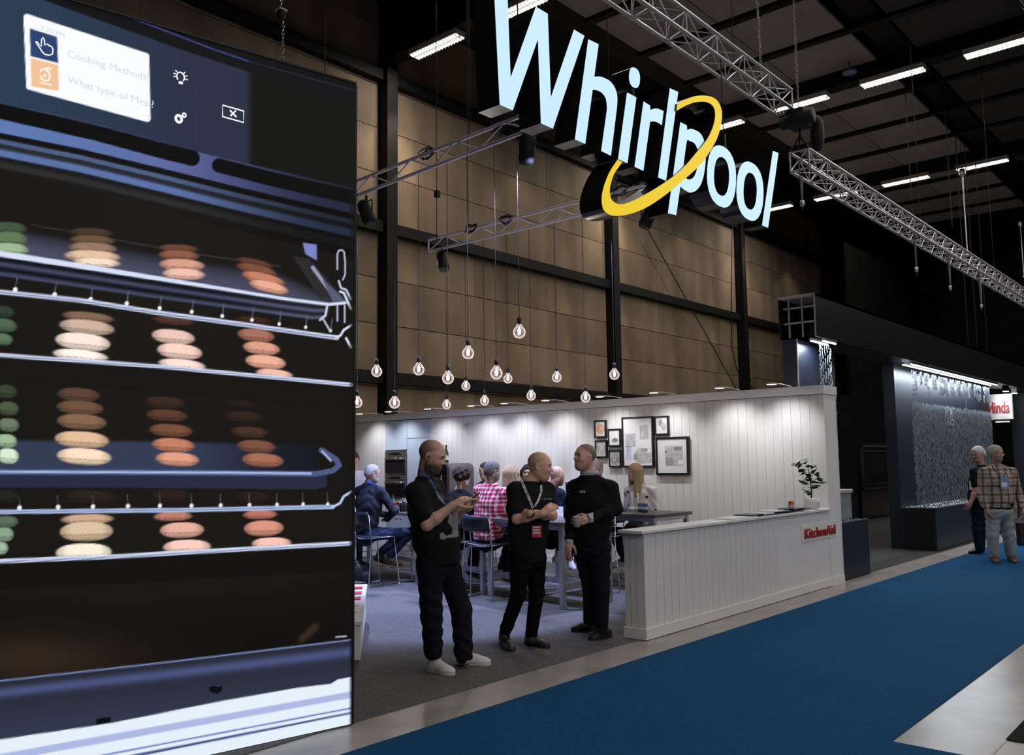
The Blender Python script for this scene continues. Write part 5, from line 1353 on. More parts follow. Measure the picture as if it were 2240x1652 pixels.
# ================================================================== people: smooth-blended bodies meshed with surface nets
class Sdf:
    def __init__(s): s.p = []
    def rc(s, a, b, ra, rb=None, k=.03):
        a = np.asarray(a, float); b = np.asarray(b, float); rb = ra if rb is None else rb; m = max(ra, rb)
        def f(P):
            ab = b - a; L = max(ab @ ab, 1e-9); q = P - a
            t = np.clip((q @ ab) / L, 0, 1)
            return np.sqrt(((q - t[..., None] * ab) ** 2).sum(-1)) - (ra + t * (rb - ra))
        s.p.append((f, np.minimum(a, b) - m, np.maximum(a, b) + m, k, 0)); return s
    def ell(s, c, A, r, k=.02, sub=0):
        c = np.asarray(c, float); A = np.array([nrm(x) for x in A]); r = np.asarray(r, float)
        e = np.sqrt(((A * r[:, None]) ** 2).sum(0))
        def f(P):
            q = ((P - c) @ A.T) / r; k0 = np.sqrt((q * q).sum(-1)); k1 = np.sqrt(((q / r) ** 2).sum(-1))
            return k0 * (k0 - 1) / np.maximum(k1, 1e-6)
        s.p.append((f, c - e, c + e, k, sub)); return s
    def loft(s, secs, k=.03):
        for (c0, l0, a0, b0), (c1, l1, a1, b1) in zip(secs[:-1], secs[1:]):
            c0 = np.asarray(c0, float); c1 = np.asarray(c1, float); ax = nrm(c1 - c0); L = np.linalg.norm(c1 - c0)
            l = nrm(np.asarray(l0, float) + np.asarray(l1, float)); l = nrm(l - ax * (l @ ax)); fr = np.cross(ax, l); m = max(a0, a1, b0, b1)
            def f(P, c0=c0, ax=ax, L=L, l=l, fr=fr, a0=a0, a1=a1, b0=b0, b1=b1):
                q = P - c0; w = q @ ax; t = np.clip(w / L, 0, 1); a = a0 + t * (a1 - a0); b = b0 + t * (b1 - b0); mm = np.minimum(a, b)
                u = q @ l; v = q @ fr; ww = w - t * L
                return (np.sqrt((u / a) ** 2 + (v / b) ** 2 + (ww / mm) ** 2) - 1) * mm
            s.p.append((f, np.minimum(c0, c1) - m, np.maximum(c0, c1) + m, k, 0))
        return s
    def mesh(s, res, floor=None, wob=None):
        lo = np.min([p[1] for p in s.p if not p[4]], 0) - 3 * res; hi = np.max([p[2] for p in s.p if not p[4]], 0) + 3 * res
        n = np.ceil((hi - lo) / res).astype(int) + 1
        V = np.full(n, 1.0, np.float32); ax = [lo[i] + res * np.arange(n[i]) for i in range(3)]
        for f, a, b, k, sub in s.p:
            pad = k + 2.5 * res
            i0 = np.maximum(np.floor((a - pad - lo) / res).astype(int), 0); i1 = np.minimum(np.ceil((b + pad - lo) / res).astype(int) + 1, n)
            if (i1 <= i0).any(): continue
            sl = tuple(slice(i0[d], i1[d]) for d in range(3))
            G = np.stack(np.meshgrid(*[ax[d][sl[d]] for d in range(3)], indexing='ij'), -1)
            D = f(G); C = V[sl].astype(float)
            if sub:
                D = -D; h = np.maximum(k - np.abs(C - D), 0) / k; V[sl] = np.maximum(C, D) + h * h * k / 4
            else:
                h = np.maximum(k - np.abs(C - D), 0) / k; V[sl] = np.minimum(C, D) - h * h * k / 4
        if wob is not None or floor is not None:
            G = np.stack(np.meshgrid(*ax, indexing='ij'), -1)
            if wob is not None: V += wob(G).astype(np.float32)
            if floor is not None: V = np.maximum(V, (floor - G[..., 2]).astype(np.float32))
        ins = V < 0
        c8 = [ins[i:n[0]-1+i, j:n[1]-1+j, k:n[2]-1+k] for i in (0, 1) for j in (0, 1) for k in (0, 1)]
        sm = np.zeros(c8[0].shape, np.int8)
        for c in c8: sm += c
        act = (sm > 0) & (sm < 8); I = np.argwhere(act)
        idx = np.full(act.shape, -1, np.int64); idx[act] = np.arange(len(I))
        off = np.array([(i, j, k) for i in (0, 1) for j in (0, 1) for k in (0, 1)])
        cv = np.stack([V[I[:, 0] + o[0], I[:, 1] + o[1], I[:, 2] + o[2]] for o in off], 1)
        S = np.zeros((len(I), 3)); N = np.zeros(len(I))
        for a in range(8):
            for b in range(a + 1, 8):
                if np.abs(off[a] - off[b]).sum() != 1: continue
                va, vb = cv[:, a], cv[:, b]; m = (va < 0) != (vb < 0)
                t = np.where(m, va / np.where(m, va - vb, 1), 0)[:, None]
                S += np.where(m[:, None], off[a] + t * (off[b] - off[a]), 0); N += m
        pts = lo + res * (I + S / N[:, None])
        F = []
        for d in range(3):
            e, g = [(1, 2), (2, 0), (0, 1)][d]
            A_ = [slice(None)] * 3; B_ = [slice(None)] * 3; A_[d] = slice(0, -1); B_[d] = slice(1, None)
            ia, ib = ins[tuple(A_)], ins[tuple(B_)]; ch = np.argwhere(ia != ib)
            ch = ch[(ch[:, e] > 0) & (ch[:, g] > 0) & (ch[:, e] < n[e] - 1) & (ch[:, g] < n[g] - 1)]
            if not len(ch): continue
            q = []
            for de, dg in ((-1, -1), (0, -1), (0, 0), (-1, 0)):
                c = ch.copy(); c[:, e] += de; c[:, g] += dg; q.append(idx[c[:, 0], c[:, 1], c[:, 2]])
            q = np.stack(q, 1); fl = ia[ch[:, 0], ch[:, 1], ch[:, 2]]
            q[~fl] = q[~fl][:, ::-1]; F.append(q)
        return pts, np.concatenate(F)

def tint_mat(name, rough, bump=.0, bscale=80, stretch=None, spec=.3, sss=0.0):
    m = bpy.data.materials.new(name); m.use_nodes = True; nt = m.node_tree; b = nt.nodes['Principled BSDF']
    b.inputs['Roughness'].default_value = rough; b.inputs['Specular IOR Level'].default_value = spec
    at = nt.nodes.new('ShaderNodeVertexColor'); at.layer_name = 'tint'
    tc = nt.nodes.new('ShaderNodeTexCoord'); nz = nt.nodes.new('ShaderNodeTexNoise'); nz.inputs['Scale'].default_value = 18; nz.inputs['Detail'].default_value = 4
    mp = nt.nodes.new('ShaderNodeMapping')
    if stretch: mp.inputs['Scale'].default_value = stretch
    nt.links.new(tc.outputs['Object'], mp.inputs[0]); nt.links.new(mp.outputs[0], nz.inputs['Vector'])
    mr = nt.nodes.new('ShaderNodeMapRange'); mr.inputs['To Min'].default_value = .85; mr.inputs['To Max'].default_value = 1.15
    nt.links.new(nz.outputs['Fac'], mr.inputs['Value'])
    mu = nt.nodes.new('ShaderNodeVectorMath'); mu.operation = 'MULTIPLY'
    nt.links.new(at.outputs[0], mu.inputs[0]); nt.links.new(mr.outputs[0], mu.inputs[1]); nt.links.new(mu.outputs[0], b.inputs['Base Color'])
    if bump:
        n2 = nt.nodes.new('ShaderNodeTexNoise'); n2.inputs['Scale'].default_value = bscale; n2.inputs['Detail'].default_value = 5
        nt.links.new(mp.outputs[0], n2.inputs['Vector']); bp = nt.nodes.new('ShaderNodeBump'); bp.inputs['Strength'].default_value = bump; bp.inputs['Distance'].default_value = .02
        nt.links.new(n2.outputs['Fac'], bp.inputs['Height']); nt.links.new(bp.outputs[0], b.inputs['Normal'])
    if sss: b.inputs['Subsurface Weight'].default_value = sss; b.inputs['Subsurface Radius'].default_value = (.012, .005, .003)
    return m
SKIN = tint_mat('skin', .5, .05, 120, spec=.35)
CLOTH = tint_mat('woven_cloth', .85, .55, 14, (1, 1, .55), spec=.12)
DENIM = tint_mat('trouser_cloth', .88, .75, 16, (1, 1, .6), spec=.1)
HAIRM = tint_mat('hair_strands', .75, .35, 70, (1, 1, .22), spec=.12)
SHOEM = tint_mat('shoe_material', .5, .12, 50, spec=.35)

def nets(name, parts, m, parent, tint, smooth=True):
    """one mesh from one or several meshed fields; tint(points) gives the surface colour"""
    P = []; F = []; k = 0
    for p, f in parts: P.append(p); F.append(f + k); k += len(p)
    P = np.concatenate(P); F = np.concatenate(F)
    me = bpy.data.meshes.new(name); L = np.array(parent.location)
    me.vertices.add(len(P)); me.vertices.foreach_set('co', (P - L).astype(np.float32).ravel())
    me.loops.add(F.size); me.loops.foreach_set('vertex_index', F.ravel().astype(np.int32))
    me.polygons.add(len(F)); me.polygons.foreach_set('loop_start', np.arange(0, F.size, 4, dtype=np.int32))
    me.update(); me.polygons.foreach_set('use_smooth', [smooth] * len(F))
    c = tint(P) if callable(tint) else np.tile(np.asarray(tint, float), (len(P), 1))
    ca = me.color_attributes.new('tint', 'FLOAT_COLOR', 'POINT'); ca.data.foreach_set('color', np.concatenate([c, np.ones((len(P), 1))], 1).astype(np.float32).ravel())
    me.materials.append(m); o = bpy.data.objects.new(name, me); COL.objects.link(o); o.parent = parent; MTX[o.name] = wmat(parent)
    return o

def pix(P):
    q = P - CAM; z = q @ FW
    return W / 2 + FPX * (q @ RT) / z, H / 2 - FPX * (q @ UP) / z
def inpoly(x, y, poly):
    c = np.zeros(x.shape, bool)
    for i in range(len(poly)):
        x1, y1 = poly[i]; x2, y2 = poly[i-1]
        c ^= ((y1 > y) != (y2 > y)) & (x < (x2 - x1) * (y - y1) / ((y2 - y1) or 1e-9) + x1)
    return c

RH = nrm([RT[0], RT[1], 0]); FH = nrm([FW[0], FW[1], 0]); ZZ = np.array([0, 0, 1.0])
def dirv(r, f, u=0.0): return nrm(RH * r + FH * f + ZZ * u)

def hand(S, wr, d, pn, curl=.5, s=1.0, thumb=1, curls=None, spread=.88, r=.0092):
    """palm and five fingers: d wrist-to-knuckle, pn palm normal, thumb side +1/-1"""
    d = nrm(d); pn = nrm(pn - d * (np.asarray(pn) @ d)); sd = np.cross(pn, d) * thumb
    wr = np.asarray(wr, float); ks = []
    S.rc(wr - d * .01 * s, wr + d * .05 * s, .028 * s, .030 * s, .015)
    for i in range(4):
        kn = wr + d * (.088 - .005 * abs(i - 1)) * s + sd * (1.5 - i) * .0205 * s * spread; ks.append(kn)
        S.rc(wr + d * .015 * s + sd * (1.5 - i) * .012 * s, kn, .0155 * s, .0125 * s, .010)
    Ls = (.040, .044, .041, .032)
    for i in range(4):
        cu = (curls[i] if curls else curl); p = ks[i]; an = 0; L = Ls[i]
        for j, ff in enumerate((1.0, .62, .5)):
            an += cu * (.75, 1.0, .7)[j]
            v = d * math.cos(an) + pn * math.sin(an) + sd * (1.5 - i) * .06 * spread
            q = p + nrm(v) * L * ff * s; S.rc(p, q, (r - .0008 * j) * s, (r - .0008 * (j + 1)) * s, .003); p = q
    b = wr + d * .025 * s + sd * .026 * s
    m1 = b + nrm(d * .62 + sd * .62 + pn * .45) * .042 * s; m2 = m1 + nrm(d * .85 + sd * .15 + pn * .5) * .033 * s; m3 = m2 + nrm(d * .9 - sd * .05 + pn * .45) * .024 * s
    S.rc(b, m1, .0145 * s, .0115 * s, .008); S.rc(m1, m2, .0108 * s, .0095 * s, .003); S.rc(m2, m3, .0095 * s, .008 * s, .003)

def head_frame(f):
    f = nrm(f); r = nrm(np.cross(f, ZZ)); return f, r, np.cross(r, f)

def add_head(S, c, f, h, male=True, smile=False):
    f, r, u = head_frame(f); A = (f, r, u); c = np.asarray(c, float)
    L = lambda x, y, z: c + (f * x + r * y + u * z) * h
    S.ell(L(-.06, 0, .14), A, np.array((.405, .325, .36)) * h, .02)
    S.ell(L(.09, 0, -.10), A, np.array((.265, .262, .36)) * h, .05 * h * 4)
    S.ell(L(.19, 0, -.36), A, np.array((.14, .15, .12)) * h, .05)
    for y in (-1, 1):
        S.rc(L(-.06, y * .20, -.20), L(.17, y * .09, -.39), .095 * h, .085 * h, .04)
        S.ell(L(.21, y * .155, -.10), A, np.array((.10, .09, .10)) * h, .03)
        S.ell(L(-.045, y * .325, -.03), (nrm(f - r * y * .35), nrm(r * y + f * .35), u), np.array((.085, .028, .125)) * h, .008)
        S.ell(L(-.02, y * .345, -.02), A, np.array((.035, .022, .06)) * h, .006, 1)
    S.ell(L(.285, 0, .085), A, np.array((.055, .20, .045)) * h, .03)
    S.rc(L(.325, 0, .04), L(.425, 0, -.095), .030 * h, .046 * h, .012)
    for y in (-1, 1):
        S.ell(L(.375, y * .05, -.115), A, np.array((.045, .034, .03)) * h, .008)
        S.ell(L(.375, y * .125, .015), A, np.array((.05, .085, .05)) * h, .018, 1)
        S.ell(L(.300, y * .125, .012), A, np.array((.035, .055, .032)) * h, .006)
    S.ell(L(.335, 0, -.215), A, np.array((.04, .095, .022)) * h, .008); S.ell(L(.325, 0, -.255), A, np.array((.042, .08, .026)) * h, .008)
    S.ell(L(.378, 0, -.235), A, np.array((.02, .085, .006)) * h, .006, 1)
    return L

def head_tint(P, c, f, h, skin, brow=(.05, .03, .02), stubble=0.0, scalp=None, scalp_line=.18, beard=None, blush=.0, bald=0.0, bmix=.85, smile=0.0):
    f, r, u = head_frame(f); q = (P - np.asarray(c)) / h; x, y, z = q @ f, q @ r, q @ u
    C = np.tile(np.asarray(skin, float), (len(P), 1))
    near = (np.abs(x) < .6) & (np.abs(y) < .45) & (z > -.62) & (z < .6)
    def mix(m, col): 
        nonlocal C; m = (m * near)[:, None]; C = C * (1 - m) + np.asarray(col) * m
    g = lambda v, a, b: np.clip((v - a) / (b - a), 0, 1)
    ay = np.abs(y)
    ear = np.exp(-((x + .05) / .09) ** 2 - ((z + .03) / .13) ** 2) * (ay > .29); mix(ear * .35, np.asarray(skin) * (1.15, .78, .72))
    mix(np.exp(-((x - .41) / .08) ** 2 - ((z + .1) / .07) ** 2 - (y / .08) ** 2) * .35, np.asarray(skin) * (1.12, .80, .75))
    mix(np.exp(-((ay - .17) / .09) ** 2 - ((z + .12) / .09) ** 2) * (x > .15) * (.25 + blush), np.asarray(skin) * (1.1, .80, .74))
    if scalp is not None:
        m = g(z + .55 * np.clip(-x, -.3, .45), scalp_line, scalp_line + .07) * (1 - .0 * x) * ((x < .30) | (z > .34)); m = m * (1 - g(x, .16, .26) * (z < .36))
        m = np.maximum(m, (x < -.10) * g(z, -.22, -.10) * (ay < .33)); m = m * (1 - bald * g(x + .6 * (z - .3), -.22, .12) * g(z, .12, .34)); mix(m * .8, scalp)
    lip = np.exp(-((z + .235) / .035) ** 4 - (y / .10) ** 4) * (x > .25); mix(lip * .75, np.asarray(skin) * (.95, .55, .52))
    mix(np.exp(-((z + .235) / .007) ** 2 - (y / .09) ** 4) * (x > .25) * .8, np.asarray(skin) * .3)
    if smile:
        sm_ = np.exp(-((z + .225 - 1.6 * y * y) / .030) ** 4 - (y / .135) ** 6) * (x > .16); mix(sm_ * .9, np.asarray(skin) * (.62, .30, .28)); mix(np.exp(-((z + .222 - 1.6 * y * y) / .016) ** 4 - (y / .115) ** 6) * (x > .16) * .95, (.66, .62, .56))
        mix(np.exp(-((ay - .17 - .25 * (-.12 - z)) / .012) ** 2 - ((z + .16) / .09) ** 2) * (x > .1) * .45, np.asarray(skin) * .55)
    if beard is not None or stubble:
        bm = g(-z, .12, .24) * g(x, -.12, -.04) * (1 - g(-z, .58, .66)); bm = bm * (1 - np.exp(-((z + .235) / .03) ** 4 - (y / .085) ** 4))
        bm = np.maximum(bm, np.exp(-((z + .175) / .03) ** 2 - (y / .13) ** 4) * (x > .25)); bm = bm * (1 - np.exp(-((ay - .16) / .10) ** 2 - ((z + .08) / .10) ** 2))
        bm = np.maximum(bm, g(x, -.10, -.06) * (1 - g(x, .02, .08)) * (z < .02) * (z > -.3) * (ay > .2) * .8)
        mix(bm * (bmix if beard is not None else stubble), beard if beard is not None else np.asarray(skin) * (.42, .40, .40))
    eye = np.exp(-((z - .012) / .026) ** 4 - ((ay - .125) / .055) ** 4) * (x > .2); mix(eye * .85, (.45, .42, .40)); iris = np.exp(-((z - .012) / .028) ** 4 - ((ay - .118) / .024) ** 4) * (x > .2); mix(iris, (.02, .014, .01))
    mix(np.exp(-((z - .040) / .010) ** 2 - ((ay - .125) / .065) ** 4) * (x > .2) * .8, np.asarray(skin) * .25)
    mix(np.exp(-((z - .095 + .12 * np.abs(ay - .12)) / .020) ** 4 - ((ay - .135) / .085) ** 4) * (x > .15) * .85, brow)
    return np.clip(C, 0, 1)

def hair_cap(c, f, h, grow=.03, line=.16, back=-.25, front=.22, curl=0.0, seed=0):
    """short hair as a shell over the cranium"""
    f, r, u = head_frame(f); A = (f, r, u); c = np.asarray(c, float); S = Sdf()
    S.ell(c + (f * -.065 + u * .15) * h, A, np.array((.405 + grow, .325 + grow, .36 + grow)) * h, .01)
    S.ell(c + (f * -.20 - u * .08) * h, A, np.array((.24 + grow, .27 + grow, .26)) * h, .05)
    # cut the face and the ears free
    S.ell(c + (f * .42 - u * .10) * h, A, np.array((.36, .40, .36 + line * .3)) * h, .02, 1)
    S.ell(c + (f * .02 - u * .32) * h, A, np.array((.30, .55, .34)) * h, .03, 1)
    for y in (-1, 1): S.ell(c + (f * -.03 + r * y * .36 - u * .04) * h, A, np.array((.11, .09, .15)) * h, .015, 1)
    w = (lambda G: curl * np.sin(G[..., 0] * 130 + seed) * np.sin(G[..., 1] * 120) * np.sin(G[..., 2] * 125)) if curl else None
    return S.mesh(.0065, wob=w)

def shoe(name, heel, toe, ankle, col, parent, sole=(.55, .55, .53), laces=None, h=.075, w=.043, lift=.008, up=.0):
    heel = np.asarray(heel, float); toe = np.asarray(toe, float); d = nrm((toe - heel) * [1, 1, 1]); L = np.linalg.norm(toe - heel); s = nrm(np.cross(d, ZZ)); uu = np.cross(s, d)
    S = Sdf(); b = heel + uu * 0
    S.ell(b + d * L * .20 + uu * .036, (d, s, uu), (L * .24, w * .82, .042), .02)
    S.ell(b + d * L * .50 + uu * .030, (d, s, uu), (L * .34, w * .92, .040), .03)
    S.ell(b + d * L * .76 + uu * .026, (d, s, uu), (L * .245, w, .033), .03)
    S.rc(b + d * L * .22 + uu * .05, np.asarray(ankle, float) + d * .01, .043, .046, .03)
    S.rc(b + d * L * .34 + uu * .06, b + d * L * .56 + uu * .048, .032, .028, .03)
    lo = float(min(heel[2], toe[2])) + .004
    sole_h = .022
    def t(P):
        q = (P - b) @ uu; C = np.tile(np.asarray(col, float), (len(P), 1)); m = (q < sole_h)[:, None]; C = np.where(m, np.asarray(sole), C)
        if laces is not None:
            a = ((P - b) @ d) / L; sd_ = np.abs((P - b) @ s); z = q
            ln = (np.sin(a * 75) > .25) & (a > .34) & (a < .66) & (sd_ < .020) & (z > .045); C = np.where(ln[:, None], np.asarray(laces), C)
        return C
    o = nets(name, [S.mesh(.006, floor=lo if abs(d[2]) < .05 else None)], SHOEM, parent, t)
    prof = ((0, .30), (.03, .62), (.12, .84), (.3, .84), (.48, .86), (.68, 1.04), (.82, 1.02), (.93, .72), (.985, .36), (1.0, .12))
    b0 = b - uu * (b[2] * 0) ; ring = [b0 + d * L * a_ + s * w * h_ for a_, h_ in prof] + [b0 + d * L * a_ - s * w * h_ for a_, h_ in prof[::-1]]
    n_ = len(ring); mb = MB(); mb.add([p + uu * .001 for p in ring] + [p + uu * .021 for p in ring], [tuple(range(n_))[::-1], tuple(range(n_, 2 * n_))] + [(i, (i + 1) % n_, n_ + (i + 1) % n_, n_ + i) for i in range(n_)])
    key = 'sole_%.3f_%.3f_%.3f' % tuple(sole); so = mb.build('sole', mat(key, sole, .6, var=.05), o)
    if laces is not None:
        ml = mat('shoe_lace', laces, .7, var=.03)
        for a_ in (.36, .44, .52, .60):
            zz = .094 - (a_ - .36) * .12
            MB().tube([b + d * L * (a_ + .02) + s * .024 + uu * (zz - .014), b + d * L * a_ + s * .010 + uu * zz, b + d * L * (a_ + .03) - s * .010 + uu * zz, b + d * L * (a_ + .01) - s * .024 + uu * (zz - .014)], .0028, 5).build('lace', ml, o)
    return o

def lanyard(parent, pts, m, w=.011, name='lanyard'):
    mb = MB(); P = [np.asarray(p, float) for p in pts]; 
    for i in range(len(P)):
        pass
    N = len(P); vs = []
    for i in range(N):
        t = nrm(P[min(i + 1, N - 1)] - P[max(i - 1, 0)]); s = nrm(np.cross(t, nrm(CAM - P[i]))); vs += [P[i] + s * w, P[i] - s * w]
    mb.add(vs, [(2 * i, 2 * i + 1, 2 * i + 3, 2 * i + 2) for i in range(N - 1)])
    o = mb.build(name, m, parent); md = o.modifiers.new('thick', 'SOLIDIFY'); md.thickness = .002
    return o

def person(label, J, cfg):
    """J: joints in world space; cfg: girths, colours, clothing"""
    g = cfg.get
    base = np.array([J['hip'][0], J['hip'][1], 0.0])
    t = thing('person', label, 'person', tuple(base), group=g('group'))
    k = g('k', 1.0); sk = np.asarray(g('skin'), float); hf = J['face']; h = g('h', .235)
    sL, sR, hip = J['sL'], J['sR'], J['hip']; lat = nrm((sR - sL)); latH = nrm((J['hR'] - J['hL']))
    sm = (sL + sR) / 2; nb = J['neck']
    res = g('res', .009)
    cw, cd, ww, wd, hw, hd = g('girth', (.185, .115, .165, .115, .175, .12))
    ch = sm + (hip - sm) * .32; wa = sm + (hip - sm) * .72; bl = g('belly', 0.0)
    fr = nrm(np.cross(ZZ, lat)); fr = fr if g('flip', 1) > 0 else -fr
    # ---- skin: head, neck, arms, hands (and a slim core that joins them)
    parts = []
    S = Sdf(); add_head(S, J['head'], hf, h)
    hfF, hR_, hU = head_frame(hf)
    S.rc(J['head'] - hfF * .10 * h - hU * .25 * h, nb, .052 * k * h / .235, .060 * k, .03)
    parts.append(S.mesh(g('hres', .0055)))
    for a in ('L', 'R'):
        if 'e' + a not in J: continue
        S = Sdf(); s_, e_, w_ = J['s' + a], J['e' + a], J['w' + a]
        S.rc(s_, e_, .048 * k, .040 * k, .02); S.rc(e_, e_ + (w_ - e_) * .35, .040 * k, .041 * k, .02); S.rc(e_ + (w_ - e_) * .35, w_, .041 * k, .028 * k, .02)
        if 'd' + a in J:
            dd, pn, cu, th = J['d' + a][:4]; cs = J['d' + a][4] if len(J['d' + a]) > 4 else None
            hand(S, w_ + nrm(dd) * .012, dd, pn, cu, g('hs', 1.0), th, cs)
        parts.append(S.mesh(g('ares', .006)))
    S = Sdf(); S.loft([(nb - ZZ * .02, lat, .07, .06), (ch, lat, cw * .75, cd * .75), (hip, latH, hw * .72, hd * .72)]); S.rc(sL, sR, .04, .04)
    for a in ('L', 'R'):
        if 'k' + a in J: S.rc(J['h' + a], J['k' + a], .055, .042); S.rc(J['k' + a], J['a' + a], .042, .03)
    parts.append(S.mesh(.02))
    tk = g('tint', {})
    nets('body', parts, SKIN, t, lambda P: head_tint(P, J['head'], hf, h, sk, **tk))
    # ---- shirt
    sh = g('shirt')
    if sh is not None:
        S = Sdf(); th = g('loose', .012)
        secs = [(nb - ZZ * .05, lat, .075 + th * .5, .07 + th * .5), (sm - ZZ * .07, lat, cw * .80 + th, cd * .88 + th), (ch, lat, cw + th, cd + th), (wa + fr * bl, latH, ww + th + bl * .6, wd + th + bl), (hip + ZZ * g('hem', .03) + fr * bl * .6, latH, hw + th + bl * .5, hd + th + bl * .8)]
        S.loft(secs, .05)
        for a in ('L', 'R'):
            s_ = J['s' + a]; S.rc(nb - ZZ * .025, s_ - ZZ * .004, .050 * k + th * .3, .050 * k + th * .5, .05)
            if 'e' + a not in J: continue
            e_, w_ = J['e' + a], J['w' + a]; sl = g('sleeve', 1.0)
            if sl <= .6: S.rc(s_, s_ + (e_ - s_) * sl * 1.6 if sl < .6 else e_, .060 * k + th * .5, .054 * k + th * .7, .04)
            else:
                S.rc(s_, e_, .058 * k + th * .5, .050 * k + th * .5, .04); S.rc(e_, e_ + (w_ - e_) * .97, .050 * k + th * .5, .036 * k + th * .5, .03)
        wf = g('wrinkle', .004)
        wob = lambda G: wf * (np.sin(G[..., 2] * 46 + 3 * np.sin(G[..., 0] * 19) + 2 * np.sin(G[..., 1] * 17)) * (.5 + .5 * np.sin(G[..., 0] * 11 + G[..., 1] * 13)))
        S.ell(nb + ZZ * .035, (lat, fr, ZZ), (.075, .07, .05), .01, 1)
        nets('shirt', [S.mesh(res, wob=wob, floor=hip[2] + g('hem', .03) - .05)], CLOTH, t, sh)
    # ---- trousers
    tr = g('trousers')
    if tr is not None and 'kL' in J:
        S = Sdf(); lg = g('leg', (.088, .066, .058)); S.loft([(hip + ZZ * .045, latH, hw, hd), (hip - ZZ * .07, latH, hw * 1.0, hd * 1.02)], .04)
        for a in ('L', 'R'):
            S.rc(J['h' + a], J['k' + a], lg[0], lg[1], .05); S.rc(J['k' + a], J['a' + a] + nrm(J['k' + a] - J['a' + a]) * .035, lg[1], lg[2], .02)
        wob = lambda G: g('twr', .005) * (np.sin(G[..., 2] * 62 + 4 * np.sin(G[..., 0] * 15 + 1) + 3 * np.sin(G[..., 1] * 14)) * (.45 + .55 * np.sin(G[..., 2] * 9 + G[..., 0] * 9)))
        nets('trousers', [S.mesh(res, wob=wob)], DENIM, t, tr)
        if g('belt') is not None: pass
    # ---- shoes
    if g('shoe') is not None and 'fL' in J:
        for a in ('L', 'R'):
            he, to = J['f' + a]; shoe('shoe', he, to, J['a' + a], g('shoe'), t, g('sole', (.5, .5, .48)), g('laces'), w=g('shoew', .046))
    # ---- hair
    if g('hair') is not None:
        kind = g('hairkind', 'short')
        if kind == 'short':
            p = hair_cap(J['head'], hf, h, g('hgrow', .03), curl=g('hcurl', 0.0)); nets('hair', [p], HAIRM, t, g('hair'))
        else:
            f, r, u = head_frame(hf); A = (f, r, u); c = J['head']; S = Sdf(); gr = g('hgrow', .05)
            S.ell(c + (f * -.07 + u * .14) * h, A, np.array((.41 + gr, .33 + gr, .37 + gr)) * h, .02)
            Ln = g('hlen', .3)
            if kind == 'long':
                for y, x, rr in ((-1, -.05, .085), (1, -.05, .085), (-.75, -.22, .09), (.75, -.22, .09), (-.35, -.34, .09), (.35, -.34, .09), (0, -.36, .09), (-1.0, .10, .06), (1.0, .10, .06)):
                    p0 = c + (f * x + r * y * .30 + u * .10) * h; S.rc(p0, p0 - ZZ * Ln * (1.0 if x < .05 else .92) + r * y * .02 + f * (-.02 if x < 0 else .0), rr * h / .235 * .235 * 1.05 * 4.0 * .25 + .018, .022, .03)
            else:
                for q_ in range(26):
                    an = q_ * 2.4; el = -.35 + 1.5 * (q_ / 26); v = f * math.cos(an) * math.cos(el) + r * math.sin(an) * math.cos(el) + u * math.sin(el)
                    if v @ f > .45 and v @ u < .5: continue
                    S.ell(c + (f * -.07 + u * .08) * h + v * h * (.36 + gr), A, np.array((.11, .11, .11)) * h, .015)
            S.ell(c + (f * .44 - u * .14) * h, A, np.array((.36, .26, .40)) * h, .02, 1)
            w = lambda G: .004 * np.sin((G @ r) * 210 + 2 * np.sin(G[..., 2] * 18)) if kind == 'long' else .004 * np.sin(G[..., 0] * 160) * np.sin(G[..., 1] * 150) * np.sin(G[..., 2] * 155)
            nets('hair', [S.mesh(.007, wob=w)], HAIRM, t, g('hair'))
    if g('glasses'):
        f, r, u = head_frame(hf); c = J['head']; mb = MB(); L = lambda x, y, z: c + (f * x + r * y + u * z) * h
        for y in (-1, 1):
            mb.tube([L(.345, y * (.125 + .075 * math.cos(q_)), .015 + .06 * math.sin(q_)) for q_ in np.linspace(0, 6.283, 13)[:-1]], .0022, 5, closed=True)
            mb.tube([L(.33, y * .20, .03), L(.1, y * .335, .03), L(-.08, y * .35, .0)], .0022, 5)
        mb.tube([L(.36, -.05, .03), L(.375, 0, .035), L(.36, .05, .03)], .0022, 5); mb.build('glasses', CAPD, t)
    return t

def JJ(D): return lambda px, py, dd=0.0: dep(px, py, D + dd)
def seat_leg(J, a, hipj, knee, ankle): J['h' + a], J['k' + a], J['a' + a] = hipj, knee, ankle

BLKT = np.array((.0125, .0122, .0125)); SKN = (.66, .385, .30)
# ---------------------------------------------------------------- bearded man with phone
D = 6.66; j = JJ(D)
J = dict(head=j(946, 999), face=dirv(.93, -.22, -.30), neck=j(930, 1048, .01), sR=j(908, 1076, -.16), sL=j(952, 1066, .16), hip=j(957, 1212), hR=j(940, 1232, -.085), hL=j(976, 1230, .085),
         eR=j(934, 1149, -.20), wR=j(990, 1107, -.17), eL=j(985, 1150, .20), wL=j(1008, 1118, -.02),
         dR=(dirv(.82, .12, .44), dirv(.35, .55, -.75), .55, 1, (.3, .5, .65, .75)), dL=(dirv(.75, -.35, .35), dirv(.2, -.3, .9), .45, 1),
         kR=j(944, 1340, -.07), aR=j(948, 1434, -.02), kL=j(1009, 1334, .10), aL=j(1015, 1440, .10))
J['fR'] = (gnd(936, 1466, .006), gnd(993, 1478, .006)); J['fL'] = (gnd(1000, 1453, .006), gnd(1074, 1455, .006))
